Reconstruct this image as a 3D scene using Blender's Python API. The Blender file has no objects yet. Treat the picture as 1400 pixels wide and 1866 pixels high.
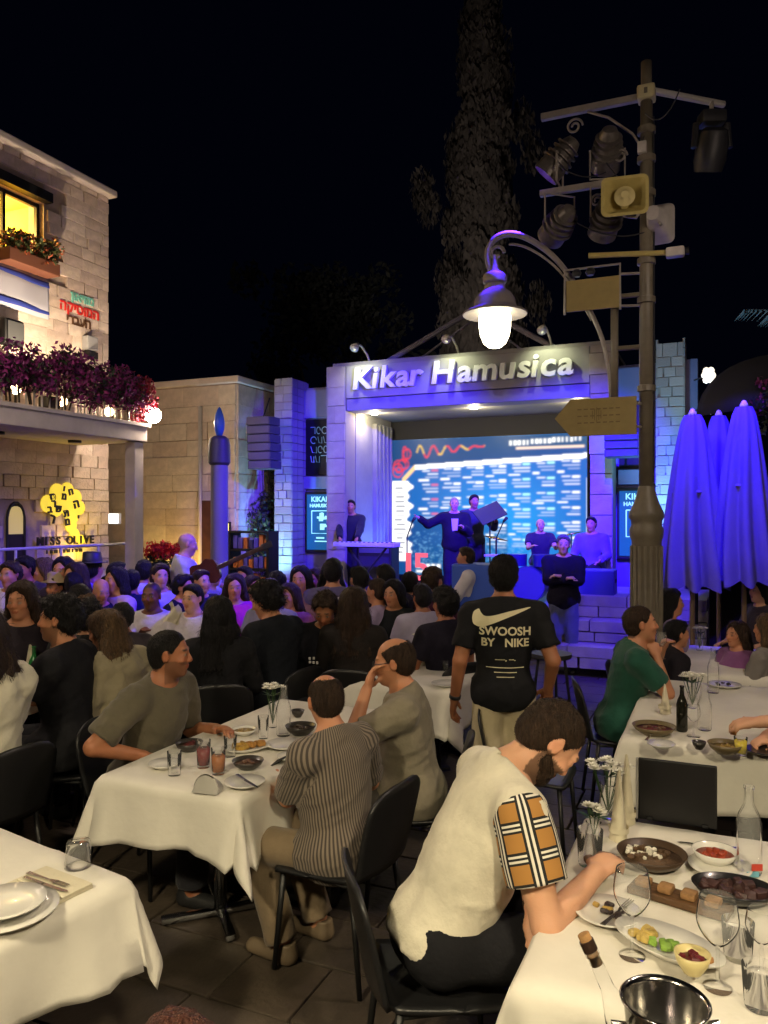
import bpy, bmesh, math, random
import numpy as np
from mathutils import Vector, Matrix
from mathutils.bvhtree import BVHTree

SC = bpy.context.scene
COL = SC.collection
R = math.radians
random.seed(7)
RNG = np.random.default_rng(11)

# ------------------------------------------------------------------ camera
HC = 1.95            # eye height of the photographer
FPX = 1420.0         # focal length in pixels of the 1400 x 1866 photograph
YH = 938.0           # row of the horizon
cam_d = bpy.data.cameras.new('camera')
cam_d.sensor_fit = 'VERTICAL'
cam_d.sensor_height = 24.0
cam_d.lens = 24.0 * FPX / 1866.0
cam_d.shift_y = (YH - 933.0) / 1866.0
cam_d.clip_start = 0.05
cam_d.clip_end = 400
cam = bpy.data.objects.new('camera', cam_d)
COL.objects.link(cam)
cam.location = (0, 0, HC)
cam.rotation_euler = (R(90), 0, 0)
SC.camera = cam

# ------------------------------------------------------------------ night sky, exposure
W = bpy.data.worlds.new('World')
SC.world = W
W.use_nodes = True
wn = W.node_tree
bg = wn.nodes['Background']
bg.inputs[0].default_value = (0.10, 0.16, 0.62, 1)
bg.inputs[1].default_value = 0.0035
SC.view_settings.view_transform = 'Standard'
SC.view_settings.look = 'None'
SC.view_settings.exposure = 0.0
SC.view_settings.gamma = 1.0
SC.view_settings.use_curve_mapping = False
SC.render.engine = 'CYCLES'
SC.cycles.use_denoising = True
SC.cycles.max_bounces = 8
SC.cycles.transparent_max_bounces = 12
SC.cycles.transmission_bounces = 8
SC.cycles.diffuse_bounces = 3
SC.cycles.glossy_bounces = 3
SC.cycles.caustics_reflective = False
SC.cycles.caustics_refractive = False
SC.cycles.sample_clamp_indirect = 4.0
SC.cycles.sample_clamp_direct = 0.0
SC.cycles.use_light_tree = True

# the square's buildings, stage and tables share one grid, turned 23.3 degrees from the view axis
UX = np.array([.918, -.396])
VX = np.array([.396, .918])
GRID = math.atan2(-.396, .918)
LIFT = .10          # the buildings, stage and lamp post stand on ground a little higher than the tables

def at(px, py, Y):
    """point at depth Y seen at a photograph pixel"""
    return Vector(((px - 700) / FPX * Y, Y, HC + (YH - py) / FPX * Y))

def atz(px, py, z):
    """point at height z seen at a photograph pixel"""
    return at(px, py, (HC - z) * FPX / (py - YH))

def on_grid(P, px, py):
    """offset along the grid's u axis and height, on the upright plane through P"""
    r = (px - 700) / FPX
    s = (r * P[1] - P[0]) / (UX[0] - r * UX[1])
    Y = P[1] + s * UX[1]
    return s, HC + (YH - py) / FPX * Y

# ------------------------------------------------------------------ materials
MATS = {}

def mat(name, col, rough=.6, metal=0.0, var=0.0, scale=12.0, bump=0.0, bscale=None, emit=None, es=0.0, spec=.5,
        trans=0.0, ior=1.45, stretch=None, col2=None, sheen=0.0, coat=0.0, alpha=1.0):
    if name in MATS:
        return MATS[name]
    m = bpy.data.materials.new(name)
    m.use_nodes = True
    nt = m.node_tree
    b = nt.nodes['Principled BSDF']
    b.inputs['Base Color'].default_value = (*col, 1)
    b.inputs['Roughness'].default_value = rough
    b.inputs['Metallic'].default_value = metal
    b.inputs['Specular IOR Level'].default_value = spec
    b.inputs['Transmission Weight'].default_value = trans
    b.inputs['IOR'].default_value = ior
    b.inputs['Sheen Weight'].default_value = sheen
    b.inputs['Coat Weight'].default_value = coat
    b.inputs['Alpha'].default_value = alpha
    if emit is not None:
        b.inputs['Emission Color'].default_value = (*emit, 1)
        b.inputs['Emission Strength'].default_value = es
    if var > 0 or bump > 0 or col2 is not None:
        tc = nt.nodes.new('ShaderNodeTexCoord')
        mp = nt.nodes.new('ShaderNodeMapping')
        if stretch:
            mp.inputs['Scale'].default_value = stretch
        nt.links.new(tc.outputs['Object'], mp.inputs[0])
        nz = nt.nodes.new('ShaderNodeTexNoise')
        nz.inputs['Scale'].default_value = scale
        nz.inputs['Detail'].default_value = 6
        nz.inputs['Roughness'].default_value = .62
        nt.links.new(mp.outputs[0], nz.inputs['Vector'])
        if var > 0 or col2 is not None:
            rp = nt.nodes.new('ShaderNodeValToRGB')
            c2 = col2 if col2 is not None else tuple(c * (1 - var) for c in col)
            c1 = col if col2 is not None else tuple(min(1, c * (1 + var)) for c in col)
            rp.color_ramp.elements[0].position = .32
            rp.color_ramp.elements[1].position = .68
            rp.color_ramp.elements[0].color = (*c2, 1)
            rp.color_ramp.elements[1].color = (*c1, 1)
            nt.links.new(nz.outputs['Fac'], rp.inputs[0])
            nt.links.new(rp.outputs[0], b.inputs['Base Color'])
        if bump > 0:
            n2 = nt.nodes.new('ShaderNodeTexNoise')
            n2.inputs['Scale'].default_value = bscale or scale * 3
            n2.inputs['Detail'].default_value = 5
            nt.links.new(mp.outputs[0], n2.inputs['Vector'])
            bp = nt.nodes.new('ShaderNodeBump')
            bp.inputs['Strength'].default_value = min(1, bump)
            bp.inputs['Distance'].default_value = .02
            nt.links.new(n2.outputs['Fac'], bp.inputs['Height'])
            nt.links.new(bp.outputs[0], b.inputs['Normal'])
    MATS[name] = m
    return m

def attr_mat(name, attr='Col', rough=.6, emit=0.0, bump=0.0, bscale=80, sss=0.0, spec=.4, stretch=None, nvar=0.0):
    """base colour (or emission) from a colour attribute of the mesh"""
    if name in MATS:
        return MATS[name]
    m = bpy.data.materials.new(name)
    m.use_nodes = True
    nt = m.node_tree
    b = nt.nodes['Principled BSDF']
    b.inputs['Roughness'].default_value = rough
    b.inputs['Specular IOR Level'].default_value = spec
    a = nt.nodes.new('ShaderNodeAttribute')
    a.attribute_name = attr
    if emit > 0:
        b.inputs['Base Color'].default_value = (.01, .01, .01, 1)
        nt.links.new(a.outputs['Color'], b.inputs['Emission Color'])
        b.inputs['Emission Strength'].default_value = emit
    else:
        nt.links.new(a.outputs['Color'], b.inputs['Base Color'])
    if sss > 0:
        b.inputs['Subsurface Weight'].default_value = sss
        b.inputs['Subsurface Radius'].default_value = (.012, .004, .002)
        b.inputs['Subsurface Scale'].default_value = .6
    if bump > 0:
        tc = nt.nodes.new('ShaderNodeTexCoord')
        mp = nt.nodes.new('ShaderNodeMapping')
        if stretch:
            mp.inputs['Scale'].default_value = stretch
        nz = nt.nodes.new('ShaderNodeTexNoise')
        nz.inputs['Scale'].default_value = bscale
        nz.inputs['Detail'].default_value = 4
        bp = nt.nodes.new('ShaderNodeBump')
        bp.inputs['Strength'].default_value = bump
        bp.inputs['Distance'].default_value = .01
        nt.links.new(tc.outputs['Object'], mp.inputs[0])
        nt.links.new(mp.outputs[0], nz.inputs['Vector'])
        nt.links.new(nz.outputs['Fac'], bp.inputs['Height'])
        nt.links.new(bp.outputs[0], b.inputs['Normal'])
    MATS[name] = m
    return m

def rgb(r, g, b):
    """sRGB 0-255 to linear"""
    f = lambda c: ((c / 255 + .055) / 1.055) ** 2.4 if c > 10 else c / 255 / 12.92
    return (f(r), f(g), f(b))

# ------------------------------------------------------------------ mesh builder
class MB:
    def __init__(s):
        s.v = []
        s.f = []
        s.uv = None

    def add(s, vs, fs):
        n = len(s.v)
        s.v.extend([tuple(v) for v in vs])
        s.f.extend([tuple(i + n for i in f) for f in fs])
        return s

    def box(s, c, d, M=None):
        x, y, z = (k / 2 for k in d)
        vs = [Vector((a * x, b * y, e * z)) for a in (-1, 1) for b in (-1, 1) for e in (-1, 1)]
        if M is not None:
            vs = [M @ v for v in vs]
        vs = [v + Vector(c) for v in vs]
        return s.add(vs, [(0, 1, 3, 2), (4, 6, 7, 5), (0, 4, 5, 1), (2, 3, 7, 6), (0, 2, 6, 4), (1, 5, 7, 3)])

    def bbox(s, c, d, bv=.01, M=None):
        """box with bevelled edges"""
        bm = bmesh.new()
        bmesh.ops.create_cube(bm, size=1)
        bmesh.ops.scale(bm, vec=d, verts=bm.verts)
        bmesh.ops.bevel(bm, geom=bm.edges[:], offset=min(bv, min(d) * .45), segments=2, affect='EDGES', profile=.6)
        vs = [v.co.copy() for v in bm.verts]
        fs = [tuple(v.index for v in f.verts) for f in bm.faces]
        bm.free()
        if M is not None:
            vs = [M @ v for v in vs]
        return s.add([v + Vector(c) for v in vs], fs)

    def tube(s, pts, r, n=8, cap=True):
        pts = [Vector(p) for p in pts]
        rs = r if isinstance(r, (list, tuple)) else [r] * len(pts)
        rings = []
        up = None
        for i, p in enumerate(pts):
            t = (pts[min(i + 1, len(pts) - 1)] - pts[max(i - 1, 0)])
            if t.length < 1e-9:
                t = Vector((0, 0, 1))
            t.normalize()
            if up is None:
                up = Vector((0, 0, 1)) if abs(t.z) < .9 else Vector((1, 0, 0))
            a = t.cross(up)
            if a.length < 1e-6:
                a = t.cross(Vector((0, 1, 0)))
            a.normalize()
            b = a.cross(t).normalized()
            up = b
            rings.append([p + rs[i] * (math.cos(2 * math.pi * k / n) * a + math.sin(2 * math.pi * k / n) * b) for k in range(n)])
        vs = [v for ring in rings for v in ring]
        fs = []
        for i in range(len(pts) - 1):
            for k in range(n):
                k2 = (k + 1) % n
                fs.append((i * n + k, i * n + k2, (i + 1) * n + k2, (i + 1) * n + k))
        if cap:
            fs.append(tuple(range(n))[::-1])
            fs.append(tuple((len(pts) - 1) * n + k for k in range(n)))
        return s.add(vs, fs)

    def lathe(s, prof, c=(0, 0, 0), n=24, sx=1.0, sy=1.0, M=None):
        """prof: (radius, height) pairs"""
        vs, fs = [], []
        for r, z in prof:
            for k in range(n):
                a = 2 * math.pi * k / n
                vs.append(Vector((max(r, 1e-4) * math.cos(a) * sx, max(r, 1e-4) * math.sin(a) * sy, z)))
        m = len(prof)
        for i in range(m - 1):
            for k in range(n):
                k2 = (k + 1) % n
                fs.append((i * n + k, i * n + k2, (i + 1) * n + k2, (i + 1) * n + k))
        fs.append(tuple(range(n))[::-1])
        fs.append(tuple((m - 1) * n + k for k in range(n)))
        if M is not None:
            vs = [M @ v for v in vs]
        return s.add([v + Vector(c) for v in vs], fs)

    def prism(s, poly, d0, d1, axis='z'):
        """extrude a 2-D outline"""
        n = len(poly)
        def P(a, b, h):
            return {'z': (a, b, h), 'y': (a, h, b), 'x': (h, a, b)}[axis]
        vs = [P(a, b, d0) for a, b in poly] + [P(a, b, d1) for a, b in poly]
        fs = [tuple(range(n))[::-1], tuple(range(n, 2 * n))]
        for k in range(n):
            fs.append((k, (k + 1) % n, n + (k + 1) % n, n + k))
        return s.add(vs, fs)

    def grid(s, fn, nu, nv, close_u=False):
        vs = [fn(i / (nu - (0 if close_u else 1)), j / (nv - 1)) for j in range(nv) for i in range(nu)]
        fs = []
        for j in range(nv - 1):
            for i in range(nu - (0 if close_u else 1)):
                i2 = (i + 1) % nu
                fs.append((j * nu + i, j * nu + i2, (j + 1) * nu + i2, (j + 1) * nu + i))
        return s.add(vs, fs)

    def mesh(s, name, smooth=False):
        me = bpy.data.meshes.new(name)
        me.from_pydata([tuple(v) for v in s.v], [], s.f)
        bm = bmesh.new()
        bm.from_mesh(me)
        bmesh.ops.recalc_face_normals(bm, faces=bm.faces)
        bm.to_mesh(me)
        bm.free()
        if smooth:
            me.polygons.foreach_set('use_smooth', [True] * len(me.polygons))
            if smooth == 'auto':
                bmm = bmesh.new()
                bmm.from_mesh(me)
                for e in bmm.edges:
                    if len(e.link_faces) == 2 and e.calc_face_angle(0) > R(38):
                        e.smooth = False
                bmm.to_mesh(me)
                bmm.free()
        return me

    def build(s, name, m, parent=None, smooth=False, loc=None, rot=None):
        return obj(name, s.mesh(name, smooth), m, parent, loc, rot)

def obj(name, me, m=None, parent=None, loc=None, rot=None):
    o = bpy.data.objects.new(name, me)
    COL.objects.link(o)
    if m is not None and len(me.materials) == 0:
        me.materials.append(m)
    if parent is not None:
        o.parent = parent
    if loc is not None:
        o.location = loc
    if rot is not None:
        o.rotation_euler = rot if not isinstance(rot, (int, float)) else (0, 0, rot)
    return o

def tag(o, label=None, cat=None, group=None, kind=None):
    if label: o['label'] = label
    if cat: o['category'] = cat
    if group: o['group'] = group
    if kind: o['kind'] = kind
    return o

def thing(name, label, cat, loc=(0, 0, 0), rz=0.0, group=None):
    o = bpy.data.objects.new(name, None)
    COL.objects.link(o)
    o.empty_display_size = .1
    o.location = loc
    o.rotation_euler = (0, 0, rz)
    return tag(o, label, cat, group)

def copy_tree(o, parent=None, loc=None, rz=None, label=None, group=None):
    c = o.copy()
    COL.objects.link(c)
    c.parent = parent
    if loc is not None: c.location = loc
    if rz is not None: c.rotation_euler = (0, 0, rz)
    if label: c['label'] = label
    if group: c['group'] = group
    for ch in o.children:
        copy_tree(ch, c)
    return c

def text_mesh(txt, size, depth=.0, align='CENTER', shear=0.0, bold=0.0, spacing=1.0, res=3):
    cu = bpy.data.curves.new('text', 'FONT')
    cu.body = txt
    cu.size = size
    cu.extrude = depth
    cu.align_x = align
    cu.align_y = 'CENTER'
    cu.shear = shear
    cu.offset = bold
    cu.space_character = spacing
    cu.resolution_u = res
    o = bpy.data.objects.new('text', cu)
    COL.objects.link(o)
    dg = bpy.context.evaluated_depsgraph_get()
    me = bpy.data.meshes.new_from_object(o.evaluated_get(dg))
    bpy.data.objects.remove(o)
    bpy.data.curves.remove(cu)
    return me

def spot(name, loc, target, col, power, size=40, blend=.4, rad=.06, parent=None):
    l = bpy.data.lights.new(name, 'SPOT')
    l.energy = power
    l.color = col
    l.spot_size = R(size)
    l.spot_blend = blend
    l.shadow_soft_size = rad
    o = bpy.data.objects.new(name, l)
    COL.objects.link(o)
    d = Vector(target) - Vector(loc)
    q = d.to_track_quat('-Z', 'Y')
    o.rotation_mode = 'QUATERNION'
    o.rotation_quaternion = q
    o.location = loc
    return o

def point(name, loc, col, power, rad=.06):
    l = bpy.data.lights.new(name, 'POINT')
    l.energy = power
    l.color = col
    l.shadow_soft_size = rad
    o = bpy.data.objects.new(name, l)
    COL.objects.link(o)
    o.location = loc
    return o
# ------------------------------------------------------------------ figures: implicit surfaces
NOISE = RNG.random((32, 32, 32)).astype(np.float32)

def noise3(X, Y, Z, f):
    fx, fy, fz = f if isinstance(f, tuple) else (f, f, f)
    def prep(A, k):
        A = A * k + 57.3
        i = np.floor(A).astype(np.int32)
        t = (A - i).astype(np.float32)
        return i & 31, (i + 1) & 31, t * t * (3 - 2 * t)
    x0, x1, tx = prep(X, fx)
    y0, y1, ty = prep(Y, fy)
    z0, z1, tz = prep(Z, fz)
    N = NOISE
    c00 = N[x0, y0, z0] * (1 - tx) + N[x1, y0, z0] * tx
    c10 = N[x0, y1, z0] * (1 - tx) + N[x1, y1, z0] * tx
    c01 = N[x0, y0, z1] * (1 - tx) + N[x1, y0, z1] * tx
    c11 = N[x0, y1, z1] * (1 - tx) + N[x1, y1, z1] * tx
    c0 = c00 * (1 - ty) + c10 * ty
    c1 = c01 * (1 - ty) + c11 * ty
    return (c0 * (1 - tz) + c1 * tz) * 2 - 1

class RC:
    """tapered capsule; cap cuts it flat at a fraction of its length"""
    def __init__(s, a, b, ra, rb, cap=None):
        s.a, s.b = np.array(a, float), np.array(b, float)
        s.ra, s.rb, s.cap = ra, rb, cap
    def box(s):
        r = max(s.ra, s.rb)
        return np.minimum(s.a, s.b) - r, np.maximum(s.a, s.b) + r
    def d(s, X, Y, Z):
        ba = s.b - s.a
        L2 = ba @ ba + 1e-9
        t = ((X - s.a[0]) * ba[0] + (Y - s.a[1]) * ba[1] + (Z - s.a[2]) * ba[2]) / L2
        h = np.clip(t, 0, 1)
        d = np.sqrt((X - s.a[0] - h * ba[0]) ** 2 + (Y - s.a[1] - h * ba[1]) ** 2 + (Z - s.a[2] - h * ba[2]) ** 2) - (s.ra + (s.rb - s.ra) * h)
        if s.cap is not None:
            d = np.maximum(d, (t - s.cap) * math.sqrt(L2))
        return d
    def grow(s, g, cap=None):
        return RC(s.a, s.b, s.ra + g, s.rb + g, s.cap if cap is None else cap)

class EL:
    """ellipsoid with its own axes (columns of M)"""
    def __init__(s, c, r, M=None):
        s.c, s.r = np.array(c, float), np.array(r, float)
        s.M = np.eye(3) if M is None else np.array(M, float)
    def box(s):
        e = np.sqrt(((s.M * s.r) ** 2).sum(1))
        return s.c - e, s.c + e
    def d(s, X, Y, Z):
        x, y, z = X - s.c[0], Y - s.c[1], Z - s.c[2]
        q = [s.M[0, i] * x + s.M[1, i] * y + s.M[2, i] * z for i in range(3)]
        k0 = np.sqrt(sum((q[i] / s.r[i]) ** 2 for i in range(3)))
        k1 = np.sqrt(sum((q[i] / s.r[i] ** 2) ** 2 for i in range(3))) + 1e-9
        return k0 * (k0 - 1) / k1
    def grow(s, g):
        return EL(s.c, s.r + g, s.M)

def axis_pts(lo, hi, flo, fhi, hc, hf):
    """grid lines: coarse, but fine between flo and fhi"""
    flo, fhi = max(lo, flo), min(hi, fhi)
    out = []
    if fhi <= flo:
        return np.linspace(lo, hi, max(4, int((hi - lo) / hc) + 2))
    def seg(a, b, h):
        n = max(1, int(math.ceil((b - a) / h)))
        return list(np.linspace(a, b, n + 1)[:-1])
    if flo > lo: out += seg(lo, flo, hc)
    out += seg(flo, fhi, hf)
    if hi > fhi: out += seg(fhi, hi, hc)
    out.append(hi)
    return np.array(out)

class Field:
    def __init__(s, lo, hi, hc, fine=None, hf=None):
        if fine is None:
            s.ax = [np.linspace(lo[i], hi[i], max(4, int((hi[i] - lo[i]) / hc) + 2)) for i in range(3)]
        else:
            s.ax = [axis_pts(lo[i], hi[i], fine[0][i], fine[1][i], hc, hf) for i in range(3)]
        s.F = np.full([len(a) for a in s.ax], .5, np.float32)
        s.hc = hc
    def sl(s, lo, hi, m):
        o = []
        for i in range(3):
            a = max(0, np.searchsorted(s.ax[i], lo[i] - m) - 1)
            b = min(len(s.ax[i]), np.searchsorted(s.ax[i], hi[i] + m) + 1)
            o.append(slice(a, b))
        return tuple(o)
    def xyz(s, sl=None):
        a = s.ax if sl is None else [s.ax[i][sl[i]] for i in range(3)]
        return np.meshgrid(*[q.astype(np.float32) for q in a], indexing='ij', sparse=True)
    def add(s, p, k=.02):
        lo, hi = p.box()
        sl = s.sl(lo, hi, max(k, s.hc) + .02)
        X, Y, Z = s.xyz(sl)
        d = p.d(X, Y, Z).astype(np.float32)
        A = s.F[sl]
        if A.size == 0:
            return
        h = np.clip(.5 + .5 * (A - d) / k, 0, 1)
        s.F[sl] = A * (1 - h) + d * h - k * h * (1 - h)
    def sub(s, p, k=.01):
        lo, hi = p.box()
        sl = s.sl(lo, hi, max(k, s.hc) + .02)
        X, Y, Z = s.xyz(sl)
        d = -p.d(X, Y, Z).astype(np.float32)
        A = s.F[sl]
        if A.size == 0:
            return
        h = np.clip(.5 - .5 * (A - d) / k, 0, 1)
        s.F[sl] = A * (1 - h) + d * h + k * h * (1 - h)
    def cut(s, p, n, k=.004):
        """remove the side that n points to"""
        X, Y, Z = s.xyz()
        n = np.array(n, float) / np.linalg.norm(n)
        d = ((X - p[0]) * n[0] + (Y - p[1]) * n[1] + (Z - p[2]) * n[2]).astype(np.float32)
        s.F = np.maximum(s.F, d)
    def wobble(s, amp, f, ridge=False):
        X, Y, Z = s.xyz()
        m = np.abs(s.F) < .12
        idx = np.nonzero(m)
        x, y, z = s.ax[0][idx[0]], s.ax[1][idx[1]], s.ax[2][idx[2]]
        if ridge:                                   # crease-like folds running on a slant
            n = noise3(x + .3 * z, y, z - .35 * x + .2 * y, f)
            n = 2 * np.abs(n) ** .8 - .6
        else:
            n = noise3(x, y, z, f)
        s.F[m] += amp * n.astype(np.float32)
    def mesh(s):
        F = s.F
        F = np.pad(F, 1, constant_values=.5)
        ax = [np.concatenate([[a[0] - (a[1] - a[0])], a, [a[-1] + (a[-1] - a[-2])]]) for a in s.ax]
        S = F < 0
        nx, ny, nz = F.shape
        c = np.zeros((nx - 1, ny - 1, nz - 1), np.int8)
        for i in (0, 1):
            for j in (0, 1):
                for k in (0, 1):
                    c += S[i:nx - 1 + i, j:ny - 1 + j, k:nz - 1 + k]
        act = (c > 0) & (c < 8)
        I = np.argwhere(act)
        if len(I) == 0:
            return np.zeros((0, 3)), np.zeros((0, 4), int)
        idx = np.full(act.shape, -1, np.int64)
        idx[act] = np.arange(len(I))
        val = {}
        for i in (0, 1):
            for j in (0, 1):
                for k in (0, 1):
                    val[i, j, k] = F[I[:, 0] + i, I[:, 1] + j, I[:, 2] + k].astype(np.float64)
        acc = np.zeros((len(I), 3))
        cnt = np.zeros(len(I))
        for axd in range(3):
            o = [q for q in range(3) if q != axd]
            for a in (0, 1):
                for b in (0, 1):
                    c0 = [0, 0, 0]; c1 = [0, 0, 0]
                    c0[o[0]] = c1[o[0]] = a
                    c0[o[1]] = c1[o[1]] = b
                    c1[axd] = 1
                    v0, v1 = val[tuple(c0)], val[tuple(c1)]
                    m = (v0 < 0) != (v1 < 0)
                    t = np.where(m, v0 / np.where(np.abs(v0 - v1) < 1e-12, 1, v0 - v1), 0)
                    pt = np.zeros((len(I), 3))
                    pt[:, axd] = t
                    pt[:, o[0]] = a
                    pt[:, o[1]] = b
                    acc[m] += pt[m]
                    cnt[m] += 1
        G = I + acc / cnt[:, None]
        V = np.stack([np.interp(G[:, q], np.arange(len(ax[q])), ax[q]) for q in range(3)], 1)
        Q = []
        for axd in range(3):
            o = [q for q in range(3) if q != axd]
            s0 = [slice(None)] * 3; s1 = [slice(None)] * 3
            s0[axd] = slice(0, -1); s1[axd] = slice(1, None)
            A, B = S[tuple(s0)], S[tuple(s1)]
            for flip in (False, True):
                E = np.argwhere((A & ~B) if not flip else (~A & B))
                if len(E) == 0:
                    continue
                cells = []
                for da, db in ((-1, -1), (0, -1), (0, 0), (-1, 0)):
                    e = E.copy()
                    e[:, o[0]] += da
                    e[:, o[1]] += db
                    cells.append(idx[e[:, 0], e[:, 1], e[:, 2]])
                q = np.stack(cells, 1)
                ccw = (axd != 1)
                if flip == ccw:
                    q = q[:, ::-1]
                Q.append(q)
        return V, np.concatenate(Q)

def np_mesh(name, V, Q, smooth=True):
    me = bpy.data.meshes.new(name)
    me.vertices.add(len(V))
    me.vertices.foreach_set('co', np.asarray(V, np.float32).ravel())
    me.loops.add(len(Q) * 4)
    me.loops.foreach_set('vertex_index', np.asarray(Q, np.int32).ravel())
    me.polygons.add(len(Q))
    me.polygons.foreach_set('loop_start', np.arange(0, len(Q) * 4, 4, dtype=np.int32))
    me.polygons.foreach_set('use_smooth', np.ones(len(Q), bool))
    me.update(calc_edges=True)
    return me

def set_col(me, C, name='Col'):
    a = me.color_attributes.new(name, 'FLOAT_COLOR', 'POINT')
    C4 = np.concatenate([C, np.ones((len(C), 1))], 1).astype(np.float32)
    a.data.foreach_set('color', C4.ravel())

def rot_x(a):
    c, s = math.cos(a), math.sin(a)
    return np.array([[1, 0, 0], [0, c, -s], [0, s, c]])
def rot_y(a):
    c, s = math.cos(a), math.sin(a)
    return np.array([[c, 0, s], [0, 1, 0], [-s, 0, c]])
def rot_z(a):
    c, s = math.cos(a), math.sin(a)
    return np.array([[c, -s, 0], [s, c, 0], [0, 0, 1]])
def nrm(v):
    return np.array(v, float) / (np.linalg.norm(v) + 1e-9)

def ik(S, T, a, b, pole):
    d = T - S
    L = np.linalg.norm(d)
    L2 = min(max(L, abs(a - b) + .02), a + b - .004)
    dr = d / (L + 1e-9)
    T = S + dr * L2
    x = (a * a - b * b + L2 * L2) / (2 * L2)
    h = math.sqrt(max(0, a * a - x * x))
    p = np.array(pole, float)
    p = p - dr * (p @ dr)
    p = nrm(p)
    return S + dr * x + p * h, T

SKIN = {'light': rgb(212, 160, 128), 'mid': rgb(190, 132, 98), 'tan': rgb(165, 108, 76), 'dark': rgb(120, 76, 52)}
HAIRC = {'black': (.008, .007, .007), 'brown': (.035, .02, .012), 'lightbrown': (.11, .065, .032), 'grey': (.16, .15, .14), 'white': (.45, .44, .42), 'auburn': (.05, .016, .01)}
skin_mat = attr_mat('skin', rough=.52, bump=.12, bscale=140, sss=.08)
CLOTH = {}

def cloth_mat(col, kind='plain'):
    key = (tuple(round(c, 4) for c in col), kind)
    if key in CLOTH:
        return CLOTH[key]
    nm = 'cloth_%d' % len(CLOTH)
    if kind == 'stripe':
        m = mat(nm, col, rough=.9, sheen=.1, bump=.15, bscale=300)
        nt = m.node_tree
        b = nt.nodes['Principled BSDF']
        tc = nt.nodes.new('ShaderNodeAttribute')
        tc.attribute_name = 'Weave'
        wv = nt.nodes.new('ShaderNodeTexWave')
        wv.inputs['Scale'].default_value = 24
        wv.inputs['Distortion'].default_value = .5
        wv.inputs['Detail'].default_value = 1.5
        wv.inputs['Detail Scale'].default_value = .25
        wv.bands_direction = 'X'
        rp = nt.nodes.new('ShaderNodeValToRGB')
        rp.color_ramp.elements[0].position = .35
        rp.color_ramp.elements[1].position = .6
        rp.color_ramp.elements[0].color = (col[0] * .28, col[1] * .27, col[2] * .28, 1)
        rp.color_ramp.elements[1].color = (*col, 1)
        nt.links.new(tc.outputs['Vector'], wv.inputs['Vector'])
        nt.links.new(wv.outputs['Fac'], rp.inputs[0])
        nt.links.new(rp.outputs[0], b.inputs['Base Color'])
    elif kind == 'plaid':
        m = bpy.data.materials.new(nm)
        m.use_nodes = True
        nt = m.node_tree
        b = nt.nodes['Principled BSDF']
        b.inputs['Roughness'].default_value = .85
        a = nt.nodes.new('ShaderNodeAttribute')
        a.attribute_name = 'Weave'
        sp = nt.nodes.new('ShaderNodeSeparateXYZ')
        nt.links.new(a.outputs['Vector'], sp.inputs[0])
        def line(sock, per, lo, hi):
            md = nt.nodes.new('ShaderNodeMath'); md.operation = 'FLOORED_MODULO'; md.inputs[1].default_value = per
            nt.links.new(sock, md.inputs[0])
            g = nt.nodes.new('ShaderNodeMath'); g.operation = 'GREATER_THAN'; g.inputs[1].default_value = lo
            l = nt.nodes.new('ShaderNodeMath'); l.operation = 'LESS_THAN'; l.inputs[1].default_value = hi
            nt.links.new(md.outputs[0], g.inputs[0]); nt.links.new(md.outputs[0], l.inputs[0])
            mu = nt.nodes.new('ShaderNodeMath'); mu.operation = 'MULTIPLY'
            nt.links.new(g.outputs[0], mu.inputs[0]); nt.links.new(l.outputs[0], mu.inputs[1])
            return mu.outputs[0]
        cur = None
        def mix(prev, fac, colr):
            mx = nt.nodes.new('ShaderNodeMix'); mx.data_type = 'RGBA'
            if isinstance(prev, tuple):
                mx.inputs[6].default_value = (*prev, 1)
            else:
                nt.links.new(prev, mx.inputs[6])
            mx.inputs[7].default_value = (*colr, 1)
            nt.links.new(fac, mx.inputs[0])
            return mx.outputs[2]
        cur = tuple(col)
        for sock in (sp.outputs[0], sp.outputs[1]):
            for lo, hi, cc in ((.0, .007, (.01, .01, .01)), (.007, .013, (.75, .7, .6)), (.013, .019, (.01, .01, .01)), (.019, .025, (.75, .7, .6)), (.025, .031, (.01, .01, .01))):
                cur = mix(cur, line(sock, .078, lo, hi), cc)
        nt.links.new(cur, b.inputs['Base Color'])
    else:
        m = mat(nm, col, rough=.88, var=.10, scale=9, bump=.22, bscale=38, sheen=.15 if max(col) > .02 else 0.0, spec=.25)
        nt = m.node_tree
        b = nt.nodes['Principled BSDF']
        old = b.inputs['Normal'].links[0].from_socket
        mp = nt.nodes['Mapping']
        rn = nt.nodes.new('ShaderNodeTexNoise')
        rn.noise_type = 'RIDGED_MULTIFRACTAL'
        rn.inputs['Scale'].default_value = 5.5
        rn.inputs['Detail'].default_value = 2.0
        rn.inputs['Distortion'].default_value = .9
        b2 = nt.nodes.new('ShaderNodeBump')
        b2.inputs['Strength'].default_value = .38
        b2.inputs['Distance'].default_value = .03
        nt.links.new(mp.outputs[0], rn.inputs['Vector'])
        nt.links.new(rn.outputs['Fac'], b2.inputs['Height'])
        nt.links.new(old, b2.inputs['Normal'])
        nt.links.new(b2.outputs[0], b.inputs['Normal'])
    CLOTH[key] = m
    return m

def hair_mat(col):
    k = 'hair_%d_%d_%d' % tuple(int(c * 999) for c in col)
    return mat(k, col, rough=.55, var=.6, scale=70, bump=1.0, bscale=150, stretch=(1, 1, .14), spec=.3)

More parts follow.
